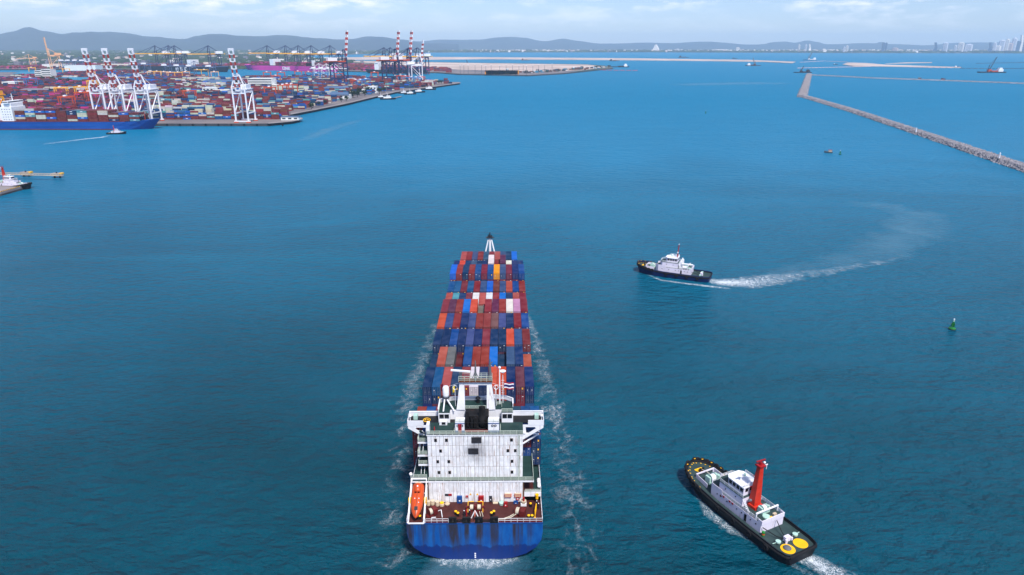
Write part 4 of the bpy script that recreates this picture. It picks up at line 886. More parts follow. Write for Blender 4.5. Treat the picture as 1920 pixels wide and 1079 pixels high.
flag(sw(7.0, 19.4, 36.6), R(10), 2.5, 1.9, [(200, 30, 44), (235, 235, 240), (40, 44, 120), (235, 235, 240), (200, 30, 44)], [1/6, 1/6, 1/3, 1/6, 1/6], 'red white and blue striped flag beside the white aerial pole')
flag(sw(-5.9, 19.6, 35.4), R(70), 1.4, 1.8, [(240, 210, 20)], [1], 'plain yellow flag hanging beside the white dome')
flag(sw(-9.0, 19.8, 35.8), R(60), 1.4, 1.9, [(120, 20, 50)], [1], 'dark red flag hanging to port of the white dome')
MB().tube((-5.9, 19.6, 31.6), (-5.9, 19.6, 36.6), .05).tube((-9.0, 19.8, 31.6), (-9.0, 19.8, 37), .05).tube((7.0, 19.4, 31.6), (7.0, 19.4, 37.8), .04).build('flag_halyard', M['grey'], ship)
# ---- crew
def person_mesh(pose):
    me = bpy.data.meshes.new('person'); J = {}
    arm = pose
    verts = [('pel', (0,0,.95), .15), ('waist', (0,0,1.12), .135), ('chest', (0,.01,1.36), .165), ('neck', (0,.01,1.52), .06), ('head', (0,.03,1.64), .095), ('crown', (0,.03,1.74), .085)]
    edges = [('pel','waist'),('waist','chest'),('chest','neck'),('neck','head'),('head','crown')]
    for s_, n in ((-1, 'l'), (1, 'r')):
        ax, ay, az = arm[0] if s_ < 0 else arm[1]
        verts += [(n+'sh', (s_*.19,0,1.43), .075), (n+'el', (s_*.27,.04+ay*.4,1.16+az*.3), .052), (n+'wr', (s_*(.27+ax*.1),.12+ay,.95+az), .036), (n+'pa', (s_*(.27+ax*.12),.16+ay,.88+az), .034),
                  (n+'hip', (s_*.1,0,.88), .105), (n+'kn', (s_*.12,.03,.5), .072), (n+'an', (s_*.13,-.01,.1), .048), (n+'toe', (s_*.15,.14,.04), .042)]
        edges += [('chest',n+'sh'),(n+'sh',n+'el'),(n+'el',n+'wr'),(n+'wr',n+'pa'),('pel',n+'hip'),(n+'hip',n+'kn'),(n+'kn',n+'an'),(n+'an',n+'toe')]
        for k in range(5):
            q = (s_*(.27+ax*.12)+(-.03+.018*k if k else -.05*s_), .17+ay+(.01 if k else .03), .83+az-(.012*(2-abs(k-2.5)) if k else -.04)); verts.append((n+'f%d'%k, q, .009)); edges.append((n+'pa', n+'f%d'%k))
    ix = {v[0]: i for i, v in enumerate(verts)}
    me.from_pydata([v[1] for v in verts], [(ix[a], ix[b_]) for a, b_ in edges], [])
    o = bpy.data.objects.new('person_tmp', me); sc.collection.objects.link(o)
    md = o.modifiers.new('skin', 'SKIN'); sv = me.skin_vertices[0].data if me.skin_vertices else None
    if sv is None:
        bpy.context.view_layer.objects.active = o; me.attributes.new('skin', 'FLOAT', 'POINT')
    else:
        for i, v in enumerate(verts): sv[i].radius = (v[2], v[2])
        sv[0].use_root = True
    o.modifiers.new('sub', 'SUBSURF').levels = 1
    dg_ = bpy.context.evaluated_depsgraph_get(); em = bpy.data.meshes.new_from_object(o.evaluated_get(dg_))
    bpy.data.objects.remove(o)
    for m_ in (M['navy_cloth'], M['skin'], M['black']): em.materials.append(m_)
    for p in em.polygons:
        c = p.center; p.material_index = 1 if (c.z > 1.53 or (abs(c.x) > .2 and c.z < .93 + .0 and c.y > .1)) else (2 if c.z < .12 else 0); p.use_smooth = True
    em.name = 'person'; return em
try:
    pms = [person_mesh(((0, .1, .05), (0, .2, .1))), person_mesh(((.3, .3, .3), (0, .0, 0)))]
except Exception as ex_:
    print('person skin failed', ex_); pms = []
helmet = MB().lathe([(.14, 0), (.115, .02), (.11, .08), (.07, .13), (.01, .145)], (0, .03, 1.69), 10).mesh('helmet', M['white_clean'])
vest = MB().lathe([(.19, 1.05), (.20, 1.2), (.215, 1.38), (.12, 1.46)], (0, 0, 0), 10, sx=1, sy=.72).mesh('work_vest', M['navy_cloth'])
if pms:
    for k, (x_, y_, rz, lb_) in enumerate([(-2.6, 2.3, 20, 'person in dark clothing and white helmet beside the red post on the stern deck'), (-1.35, 2.5, -30, 'person in dark clothing and white helmet just aft of the centre mooring winch'),
            (14.9, 5.9, 160, 'person in dark clothing by the starboard rail, farther from the stern'), (15.3, 4.9, 100, 'person in dark clothing by the starboard rail, closer to the stern')]):
        o = put(pms[k % 2], 'person', sw(x_, y_, 10.62), rz=SHIP_RZ + R(rz)); tag(o, lb_, 'person', 'crew on the stern deck')
        put(helmet, 'helmet', (0, 0, 0), o); put(vest, 'work_vest', (0, 0, 0), o)
# ---------------------------------------------------------------- tugs
M['tug_black'] = pm('tug_black_hull', (20, 22, 32), .5, .25, .4, rust=.15)
M['tug_blue'] = pm('tug_blue_hull', (8, 42, 104), .5, .15, .4, rust=.1)
M['tug_deck'] = pm('tug_green_deck', (56, 80, 80), .65, .16, .4, rust=.15)
M['tug_white'] = pm('tug_white', (218, 212, 226), .5, .06, .4, rust=.3, streak=True, rustcol=(150, 116, 92))
OUT = [(-19.7, 4.4), (-19.2, 5.1), (-17, 5.6), (-8, 5.8), (4, 5.8), (9, 5.75), (12.5, 5.55), (15.2, 4.9), (17.2, 3.9), (18.8, 2.4), (19.6, .5)]
def sheer(y): return 2.3 + (max(0, y - 2) / 17.6) ** 1.7 * 1.9
tyre_me = MB().torus((0, 0, 0), .56, .3, 'x', 12, 6).mesh('tyre_fender', M['rubber'])
def tug(name, loc, rz, label, hullm, variant, group=None):
    t = empty(name, loc, rz, label, 'tugboat', group)
    rings = []
    for y, hb_ in OUT:
        z = sheer(y); k = .78 if y > 10 else (.93 if y > -18 else .8); rings.append([(-hb_, y, z + .85), (-hb_, y, z - .6), (-hb_ * k, y - (1.2 if y > 15 else 0), -.4), (-hb_ * k * .6, y - (2 if y > 15 else 0), -2.2), (hb_ * k * .6, y - (2 if y > 15 else 0), -2.2), (hb_ * k, y - (1.2 if y > 15 else 0), -.4), (hb_, y, z - .6), (hb_, y, z + .85)])
    hb = MB().loft(rings, closed=False, cap0=False, cap1=True)
    r0 = rings[0]; hb.add(r0, [tuple(range(8))[::-1]])
    inner = [[(-h * .965, y, sheer(y) + .85), (-h * .965, y, sheer(y))] for y, h in OUT] ; innr = [[(h * .965, y, sheer(y)), (h * .965, y, sheer(y) + .85)] for y, h in OUT]
    hb.loft(inner, closed=False, cap0=False, cap1=False); hb.loft(innr, closed=False, cap0=False, cap1=False)
    for s_ in (-1, 1):
        for (y0, h0), (y1, h1) in zip(OUT[:-1], OUT[1:]):
            hb.add([(s_*h0, y0, sheer(y0)+.85), (s_*h1, y1, sheer(y1)+.85), (s_*h1*.955, y1, sheer(y1)+.85), (s_*h0*.955, y0, sheer(y0)+.85)], [(0,1,2,3)])
    hb.build('hull', hullm, t)
    dk = []
    for y, h in OUT: dk.append([(-h * .97, y, sheer(y)), (h * .97, y, sheer(y))])
    MB().loft(dk, closed=False, cap0=False, cap1=False).build('deck', M['tug_deck'], t)
    fp = MB()
    for s_ in (-1, 1):
        for (y0, h0), (y1, h1) in zip(OUT[:-1], OUT[1:]): fp.tube((s_*h0, y0, sheer(y0)+.15), (s_*h1, y1, sheer(y1)+.15), .34, n=8)
    fp.tube((-4.4, -19.7, 2.45), (4.4, -19.7, 2.45), .4, n=8); fp.build('rubbing_strake', M['rubber'], t)
    # tyres round the bow
    for k in range(17):
        a = (k - 8) / 8; y = 19.5 - abs(a) ** 1.6 * 9.5
        for (y0, h0), (y1, h1) in zip(OUT[:-1], OUT[1:]):
            if y0 <= y <= y1: hx = h0 + (h1 - h0) * (y - y0) / (y1 - y0)
        s_ = 1 if a >= 0 else -1
        put(tyre_me, 'tyre_fender', (s_ * (hx + .25), y + .3 * (1 - abs(a)), sheer(y) + .45), t, R(90 * (1 - min(1, abs(a) * 1.25)) * s_))
        if k % 2 == 0: MB().box(-.22, .22, -.22, .22, 0, .1).build('yellow_pad', M['yellow'], t, (s_ * (hx + .05), y, sheer(y) + .95))
        MB().box(-.16, .16, -.16, .16, 0, .06).build('yellow_pad', M['yellow'], t, (s_ * (hx - .75), y - .55 * (1 - abs(a)), sheer(y) + .03))
    for y in (-14, -8.5, -3, 2.5):
        for s_ in (-1, 1): put(tyre_me, 'tyre_fender', (s_ * 6.0, y, 1.9), t)
    # deckhouse
    W = M['tug_white']
    MB().prism([(-3.9, -10), (3.9, -10), (3.9, 7.4), (2.4, 9), (-2.4, 9), (-3.9, 7.4)], 2.32, 5.1).build('deckhouse', W, t)
    MB().prism([(-3.8, -9.9), (3.8, -9.9), (3.8, 7.3), (2.3, 8.9), (-2.3, 8.9), (-3.8, 7.3)], 5.104, 5.13).build('upper_deck', M['tug_deck'], t)
    up = MB().prism([(-3.25, -2.8), (3.25, -2.8), (3.25, 5.4), (1.9, 6.6), (-1.9, 6.6), (-3.25, 5.4)], 5.13, 7.7); up.build('upper_house', W, t)
    MB().box(-3.9, -3.78, 3.6, 7.3, 5.1, 6.2).build('house_bulwark', W, t); MB().box(3.78, 3.9, 3.6, 7.3, 5.1, 6.2).build('house_bulwark', W, t)
    for s_ in (-1, 1): MB().beam((s_ * 3.84, 7.3, 5.65), (s_ * 2.35, 8.95, 5.65), .12, 1.1).build('house_bulwark', W, t)
    MB().prism([(-3.3, -2.9), (3.3, -2.9), (3.3, 5.5), (1.9, 6.7), (-1.9, 6.7), (-3.3, 5.5)], 7.7, 7.76).build('bridge_deck', M['tug_deck'], t)
    MB().prism([(-2.6, -2.2), (2.6, -2.2), (2.6, 3.0), (1.7, 4.0), (-1.7, 4.0), (-2.6, 3.0)], 7.76, 10.1).build('wheelhouse', W, t)
    MB().prism([(-2.8, -2.4), (2.8, -2.4), (2.8, 3.1), (1.8, 4.2), (-1.8, 4.2), (-2.8, 3.1)], 10.1, 10.32).build('wheelhouse_roof', M['white_clean'], t)
    gl = MB().box(-.02, .02, -.5, .5, 0, 1.05).mesh('window', M['glass'])
    for s_ in (-1, 1):
        for y in (-1.5, -.2, 1.1, 2.4): put(gl, 'window', (s_ * 2.61, y, 8.75), t)
    gx = MB().box(-.5, .5, -.02, .02, 0, 1.05).mesh('window', M['glass'])
    for x_ in (-1.1, 0, 1.1): put(gx, 'window', (x_, 4.01, 8.75), t)
    for x_ in (-1.5, 0, 1.5): put(gx, 'window', (x_, -2.21, 8.75), t)
    pt = MB().lathe([(.2, -.03), (.2, .03)], n=10, axis='x').mesh('porthole', M['glass'])
    for s_ in (-1, 1):
        for y in (-8.4, -6.6, -3.6, -1.9, 1.6, 5.2): put(pt, 'porthole', (s_ * 3.91, y, 4.1), t)
        for y in (-.4, 3.2): put(pt, 'porthole', (s_ * 3.26, y, 6.7), t)
        MB().box(min(s_*3.9, s_*3.95), max(s_*3.9, s_*3.95), -5.3, -4.5, 2.5, 4.5).build('door', M['glass'], t)
    MB().rail([(-2.6, -2.2, 10.3), (2.6, -2.2, 10.3), (2.6, 2.6, 10.3)], .9, .04, 1.4).rail([(-3.2, -2.8, 7.7), (-3.2, 5.4, 7.7), (-1.9, 6.6, 7.7), (1.9, 6.6, 7.7), (3.2, 5.4, 7.7), (3.2, -2.8, 7.7)], .95, .035, 1.6).build('railing', M['white_clean'], t)
    MB().rail([(-3.8, 3.4, 5.1), (-3.8, -9.8, 5.1)], .95, .035, 1.5).rail([(3.8, 3.4, 5.1), (3.8, -9.8, 5.1)], .95, .035, 1.5).build('railing', M['white_clean'], t)
    st_ = MB()
    for s_ in (-.35, .35): st_.beam((-3.5 + s_ * .6, -3.2, 7.7), (-3.5 + s_ * .6, -5.6, 5.1), .08, .2)
    for k in range(8): st_.box(-3.72, -3.28, -3.3 - k * .29, -3.1 - k * .29, 7.5 - k * .31, 7.55 - k * .31)
    st_.build('stairs', M['white_clean'], t)
    MB().tube((-1.0, .6, 10.3), (-1.0, .6, 11.6), .16, .1).beam((-2.0, .6, 11.75), (0, .8, 11.75), .3, .16).box(-1.4, -.6, .3, .9, 11.45, 11.65).build('radar_scanner', M['white_clean'], t)
    MB().lathe([(.3, 0), (.35, .5), (.2, .8)], (1.4, 1.6, 10.3), 10).tube((2.0, -1.2, 10.3), (2.0, -1.2, 12.6), .04).build('aerial', M['aqua'], t)
    # winches, towing gear
    def winch(x_, y_, z_, s_):
        w_ = MB().box(-1.5, 1.5, -1.1, 1.1, 0, .5).box(-1.7, -1.2, -.8, .8, 0, 1.9).box(1.2, 1.7, -.8, .8, 0, 1.7)
        w_.lathe([(1.15, -1.05), (1.15, -.95), (.8, -.94), (.8, .5), (1.15, .51), (1.15, .61)], (0, 0, 1.25), 16, 0, 'x').lathe([(.88, -.9), (.88, .45)], (0, 0, 1.25), 16, 1, 'x').lathe([(.5, 1.7), (.5, 2.1)], (0, 0, 1.1), 10, 0, 'x')
        o = w_.build('towing_winch', [M['aqua'], M['white_clean']], t, (x_, y_, z_)); o.scale = (s_,) * 3
    winch(0, 11.2, sheer(11.2), 1.1)
    bwk = MB()
    for s_ in (-1, 1): bwk.beam((s_ * 3.2, 14.2, sheer(14) + .7), (s_ * 3.4, 9.5, sheer(11) + .7), .12, 1.3)
    bwk.beam((-3.2, 14.2, sheer(14) + 1.1), (3.2, 14.2, sheer(14) + 1.1), .3, .35).beam((-3.0, 14.2, sheer(14)), (-3.0, 14.2, sheer(14) + 1.1), .3).beam((3.0, 14.2, sheer(14)), (3.0, 14.2, sheer(14) + 1.1), .3); bwk.build('tow_rail', M['tug_white'], t)
    MB().lathe([(1.3, 0), (1.3, .03)], (-.2, 16.6, sheer(16.6) + .03), 20).build('deck_marking', M['yellow'], t)
    MB().box(-.9, .9, 15.4, 15.8, sheer(15.5), sheer(15.5) + .25).tube((-.5, 15.6, sheer(15.5)), (-.5, 15.6, sheer(15.5) + 1.1), .28, n=10).tube((.5, 15.6, sheer(15.5)), (.5, 15.6, sheer(15.5) + 1.1), .28, n=10).tube((-1.0, 15.6, sheer(15.5) + .8), (1.0, 15.6, sheer(15.5) + .8), .16).build('tow_bitt', M['black'], t)
    MB().pipe([(0, 15.4, sheer(15.4) + .8), (.1, 13.6, sheer(13) + 1.4), (0, 12.2, sheer(12) + 1.6)], .09).build('tow_rope', M['rope'], t)
    if variant == 'red_mast':
        mst = MB().loft([[(-1.15, -4.9, 5.1), (1.15, -4.9, 5.1), (1.15, -3.0, 5.1), (-1.15, -3.0, 5.1)], [(-1.1, -4.8, 7.4), (1.1, -4.8, 7.4), (1.1, -3.0, 7.4), (-1.1, -3.0, 7.4)], [(-.62, -4.6, 17.2), (.62, -4.6, 17.2), (.62, -3.6, 17.2), (-.62, -3.6, 17.2)]])
        mast = mst.build('funnel_mast', M['orange_red'], t)
        MB().box(-1.5, 1.5, -5.6, -2.9, 5.11, 5.9).build('mast_foot', M['orange_red'], mast)
        MB().box(-1.0, 1.0, -5.0, -3.2, 17.2, 17.6).build('mast_head', M['red'], mast)
        MB().tube((0, -4.1, 17.6), (0, -4.1, 18.4), .45, .35).beam((-1.4, -3.9, 18.7), (1.2, -4.3, 18.9), .35, .25).build('radar_scanner', M['red'], mast)
        MB().beam((.6, -4.1, 17.0), (2.2, -4.4, 17.2), .2).ball((1.2, -4.2, 17.9), .32).tube((2.0, -4.3, 17.2), (2.0, -4.3, 15.8), .08).build('lamp_arm', M['white_clean'], mast)
        for s_, y_ in ((-1.45, -3.6), (1.45, -4.4)): MB().tube((s_ * .5, y_, 6.9), (s_ * 1.25, y_, 7.2), .35, n=10).build('exhaust', M['bar'], mast)
        lad = MB()
        for k in range(26): z = 6.2 + k * .42; x_ = 1.33 - (z - 7.4) * .056; lad.box(x_, x_ + .08, -4.3, -3.9, z, z + .06)
        lad.build('mast_rungs', M['dark_red'], mast)
        MB().beam((-1.2, -2.9, 10.6), (1.2, -2.9, 10.6), .16).beam((-.95, -3.1, 14), (.95, -3.1, 14), .14).build('mast_band', M['red'], mast)
    else:
        for s_ in (-1, 1):
            MB().box(s_ * 2.1 - .55, s_ * 2.1 + .55, -4.9, -3.4, 5.13, 8.8).build('funnel', M['white_clean'], t)
            MB().tube((s_ * 2.1, -4.1, 8.8), (s_ * 2.1, -4.1, 9.6), .4, n=10).build('exhaust', M['white_clean'], t)
        MB().tube((0, -1.6, 10.3), (0, -2.0, 17.2), .34, .2, 10).beam((-1.1, -1.8, 12.6), (1.1, -1.8, 12.6), .2).build('mast', M['red'], t)
        MB().ball((-1.1, -1.8, 13.2), .42).ball((0, -2.0, 17.5), .25).build('mast_lamp', M['white_clean'], t)
        MB().tube((-3.0, -5.0, 8.0), (-3.0, -10.6, 8.0), .42, n=10).tube((-3.0, -10.2, 5.1), (-3.0, -10.2, 8.0), .15).build('cargo_boom', M['white_clean'], t)
        MB().lathe([(.9, 0), (.9, .1), (.6, .12), (.6, 1.2), (.9, 1.22), (.9, 1.3)], (-.2, 12.3, 3.2), 14).build('hose_drum', M['green_boom'], t)
        MB().lathe([(.02, -1.2), (.7, -1.1), (.8, -.8), (.8, .8), (.7, 1.1), (.02, 1.2)], (-2.5, -6.4, 6.1), 12, 0, 'y').build('life_raft', M['white_clean'], t)
    winch(.4, -6.6, 5.13, .85)
    MB().lathe([(1.0, 0), (1.0, .18), (.9, .25)], (-.6, -8.5, 5.13), 14).build('hatch', M['aqua'], t)
    tb = MB().beam((-3.7, -8.0, 5.1), (-3.7, -8.0, 6.7), .25).beam((3.7, -8.0, 5.1), (3.7, -8.0, 6.7), .25).beam((-3.8, -8.0, 6.75), (3.8, -8.0, 6.75), .35, .3); tb.build('gob_frame', M['white_clean'], t)
    MB().box(-3.9, 3.9, -10.2, -10.02, 4.7, 6.0).box(-3.9, -3.7, -10.1, -9.0, 5.1, 5.9).box(3.7, 3.9, -10.1, -9.0, 5.1, 5.9).build('stern_screen', W, t)
    MB().pipe([(1.2, -10.3, 4.6), (.4, -12.8, 3.3), (-.2, -14.8, 2.9)], .12).pipe([(-3.6, -10.3, 4.2), (-1.8, -13.2, 3.0), (-.5, -14.8, 2.8)], .12).build('tow_line', M['black'], t)
    MB().box(-.8, .8, -15.3, -14.4, 2.3, 3.6).tube((-1.0, -15.6, 2.3), (-1.0, -15.6, 3.4), .3, n=8).tube((1.3, -15.2, 2.3), (1.3, -15.2, 3.0), .3, n=8).build('tow_pin', M['tug_white'], t)
    for s_ in (-1, 1): MB().tube((s_ * 4.6, -14.6, 2.9), (s_ * 2.2, -14.6, 2.6), .09).lathe([(.02, -.25), (.62, -.2), (.66, .2), (.02, .3)], (s_ * 2.9, -14.8, 3.0), 12).build('capstan', M['aqua'], t)
    if variant == 'red_mast':
        for x_ in (-2.15, 2.15): MB().lathe([(1.75, 0), (1.75, .03)], (x_, -17.2, 2.335), 28).build('deck_marking', M['yellow'], t)
        MB().lathe([(.9, 0), (1.0, .2), (.75, .45), (.3, .6)], (-2.15, -17.0, 2.37), 14).build('coiled_rope', M['grey'], t)
        MB().lathe([(.4, 0), (.4, .4)], (-3.9, -11.0, 2.35), 10).lathe([(.4, .4), (.4, .8)], (-3.9, -11.0, 2.35), 10, 1).lathe([(.4, .8), (.4, 1.2)], (-3.9, -11.0, 2.35), 10).build('hose_can', [M['green_boom'], M['orange_boat']], t)
        for y in (-.6, .4, 2.6): MB().box(-3.98, -3.9, y, y + .6, 4.4, 4.9).build('red_notice', M['red'], t)
        MB().lathe([(.42, 0), (.42, .04)], (-3.93, 3.9, 4.3), 4, 0, 'x').build('diamond_sign', M['rust'], t)
        MB().box(1.2, 2.2, -9.3, -8.7, 5.13, 5.7).box(-.3, .4, -9.6, -9.2, 5.13, 5.5, 1).build('deck_box', [M['tan_concrete'], M['yellow']], t)
    return t
tug('tugboat', (60.6, 150.3, 0), R(27.3), 'black hulled tug with tall red funnel mast and two yellow deck circles', M['tug_black'], 'red_mast')
tug('tugboat', (86.6, 348.6, 0), R(64.7), 'blue hulled white tug with thin red pole mast, turning with a foaming wake', M['tug_blue'], 'pole')
tc0 = G(222, 251); tt_ = tug('tugboat', (tc0.x, tc0.y - 4, 0), R(-82), 'small white and black tug alongside the bow of the blue ship', M['tug_black'], 'red_mast'); tt_.scale = (.64,) * 3
tc1 = G(22, 349, 2); tug('tugboat', (tc1.x - 1, tc1.y, 0), R(-100), 'white tug with blue and red mast moored at the left pier', M['tug_black'], 'red_mast')
# moored harbour craft along the shore: one simple kind
def craft(loc, rz, label, hullm, s_=1.0, mastm='white_clean'):
    t = empty('harbour_boat', loc, rz, label, 'boat', 'boats moored along the terminal shore')
    MB().loft([[(-h, y, 2.6 + max(0, y) * .05), (-h * .85, y, -.5), (h * .85, y, -.5), (h, y, 2.6 + max(0, y) * .05)] for y, h in ((-15, 3.4), (-14, 4), (0, 4.3), (8, 4), (12, 2.8), (15.5, .3))]).build('hull', hullm, t)
    MB().box(-3, 3, -8, 7, 2.6, 5.2).build('deckhouse', M['white_clean'], t)
    MB().box(-2.4, 2.4, -2, 5, 5.2, 7.8).build('wheelhouse', M['white_clean'], t)
    MB().box(-2.45, 2.45, -1.5, 5.05, 6.3, 7.2).build('window_band', M['glass'], t)
    MB().tube((0, 0, 7.8), (0, -1, 14), .35, .2).build('mast', M[mastm], t)
    MB().box(-1.2, 1.2, -6, -3.5, 5.2, 8).build('funnel', M['grey'], t)
    t.scale = (s_,) * 3
    return t
for px, py, rz, s_, hm, mm, lb_ in [(714, 184, -70, .8, 'dark_grey', 'white_clean', 'small grey workboat, leftmost of the moored boats'), (727, 187, -80, 1.15, 'tug_black', 'white_clean', 'broad white workboat moored by the jetty end, second of the moored boats'), (757, 176, -75, .9, 'dark_grey', 'white_clean', 'grey and white boat moored right of the jetty, third of the moored boats'), (769, 177.5, -70, 1.0, 'tug_black', 'white_clean', 'white boat in the middle of the moored tugs, fourth of the moored boats'), (785, 174, -70, 1.1, 'tug_black', 'red', 'black hulled boat with red mast, fifth of the moored boats'), (805, 169, -80, 1.2, 'tug_black', 'white_clean', 'long black hulled white boat, rightmost of the moored boats')]:
    q = G(px, py); craft((q.x, q.y, 0), R(rz), lb_, M[hm], s_, mm)
jt = MB(); a, b_ = G(735, 185, 2), G(752, 181, 2); jt.beam(a, b_, 5, .8)
for k in range(4): q = a.lerp(b_, k / 3); jt.tube((q.x, q.y, -2), (q.x, q.y, 2), .5)
tag(jt.build('jetty', M['concrete']), 'short concrete boat jetty off the terminal shore', 'jetty')
# ---------------------------------------------------------------- buoys and small boats
def buoy(loc, mat, s_, label):
    t = empty('buoy', loc, R(20), label, 'buoy', 'navigation buoys')
    MB().lathe([(.3, -.8), (1.45, -.5), (1.5, .3), (1.35, .45)], n=16).build('float', M['black'], t)
    MB().lathe([(1.36, .45), (1.42, .52), (1.3, .75), (.9, .85)], n=16).build('float_deck', mat, t)
    fr = MB()
    for k in range(4):
        a = math.pi / 4 + k * math.pi / 2; fr.beam((math.cos(a), math.sin(a), .8), (.32 * math.cos(a), .32 * math.sin(a), 3.7), .12)
    fr.box(-.65, .65, -.03, .03, 1.2, 3.0).box(-.03, .03, -.65, .65, 1.2, 3.0).lathe([(.5, 3.6), (.5, 3.75)], n=10); fr.build('tower', mat, t)
    MB().lathe([(.18, 3.75), (.18, 4.4), (.3, 4.5), (.3, 4.9), (.05, 5.1)], n=10).build('lantern', M['white_clean'], t)
    t.scale = (s_,) * 3
    return t
q = G(1785, 618); buoy((q.x, q.y, 0), M['green_boom'], 1.0, 'green navigation buoy floating alone on the right')
q = G(1575, 290); buoy((q.x, q.y, 0), M['green_boom'], 1.0, 'small distant green buoy beside the red fishing boat')
q = G(1323, 213); buoy((q.x, q.y, 0), M['green_boom'], 1.0, 'tiny far green buoy in the middle of the channel')
q = G(1554, 287); t = empty('fishing_boat', (q.x, q.y, 0), R(70), 'small red topped fishing boat near the breakwater', 'boat')
MB().loft([[(-h, y, 1.4 + z), (-h * .6, y, -.3), (h * .6, y, -.3), (h, y, 1.4 + z)] for y, h, z in ((-4, 1.2, 0), (0, 1.7, 0), (3, 1.2, .3), (5, .1, .9))]).build('hull', M['grey'], t)
MB().box(-1.2, 1.2, -3, .6, 1.4, 3.2).build('cabin', M['tan_concrete'], t); MB().box(-1.4, 1.4, -3.4, 1.0, 3.2, 3.4).build('canopy', M['red'], t)
# ---------------------------------------------------------------- left pier with dolphins
pr = empty('mooring_pier', (0, 0, 0), 0, 'low concrete pier with striped kerb at the left edge', 'pier')
pp = [G(-90, 372, 3), G(0, 361, 3), G(40, 350, 3), G(42, 347, 3), G(0, 346, 3), G(-90, 346, 3)]
MB().prism(V2(pp), 1.4, 3).build('deck', M['concrete'], pr)
MB().prism(V2([(p.x * .999, p.y + .6) for p in pp]), -2, 1.38).build('piles', M['concrete_dark'], pr)
a, b_ = G(0, 360.5, 3), G(40, 349.6, 3)
kb = MB().box(-.5, .5, -.25, .25, 0, .5).mesh('kerb_block', M['yellow']); kw = MB().box(-.5, .5, -.25, .25, 0, .5).mesh('kerb_block', M['black'])
for k in range(26): put([kb, kw][k % 2], 'kerb_block', a.lerp(b_, k / 25) + Vector((0, .5, .01)), pr, math.atan2(b_.y - a.y, b_.x - a.x))
for k in range(2): q = a.lerp(b_, .45 + k * .5); MB().tube((q.x, q.y - .6, .3), (q.x, q.y - .6, 2.4), .7, n=10).build('fender', M['blue_paint'], pr)
for i, (px, py, lb_) in enumerate([(50, 331, 'concrete mooring dolphin in the middle of the pier walkway'), (108, 333.5, 'concrete mooring dolphin at the end of the pier walkway')]):
    q = G(px, py); dl = empty('mooring_dolphin', (q.x, q.y, 0), 0, lb_, 'mooring dolphin', 'mooring dolphins off the left pier')
    MB().prism([(-4, -3), (4, -3), (5, 0), (4, 3), (-4, 3), (-5, 0)], 2.0, 4.2).build('cap', M['concrete'], dl)
    MB().tube((-2.5, 0, -2), (-2.5, 0, 2), .8).tube((2.5, 0, -2), (2.5, 0, 2), .8).build('pile', M['concrete_dark'], dl)
    MB().tube((0, 0, 4.2), (0, 0, 5.2), .6).build('bollard', M['black'], dl); MB().box(3.2, 5.6, -2, 2, 3.2, 4.6).build('fender', M['yellow'], dl)
a, b_ = G(-90, 325, 4), G(118, 330, 4.5); wk = MB(); n = 40
wk.beam(a, b_, 1.8, .25)
for s_ in (-.8, .8):
    o_ = Vector((0, s_, 0)); wk.beam(a + o_ + Vector((0, 0, 1.6)), b_ + o_ + Vector((0, 0, 1.6)), .18)
    for k in range(n): p0, p1 = a.lerp(b_, k / n) + o_, a.lerp(b_, (k + 1) / n) + o_; wk.beam(p0, p1 + Vector((0, 0, 1.6)), .12).beam(p1, p1 + Vector((0, 0, 1.6)), .14)
tag(wk.build('pier_walkway', M['tan_concrete']), 'tan steel truss walkway linking the mooring dolphins', 'walkway')
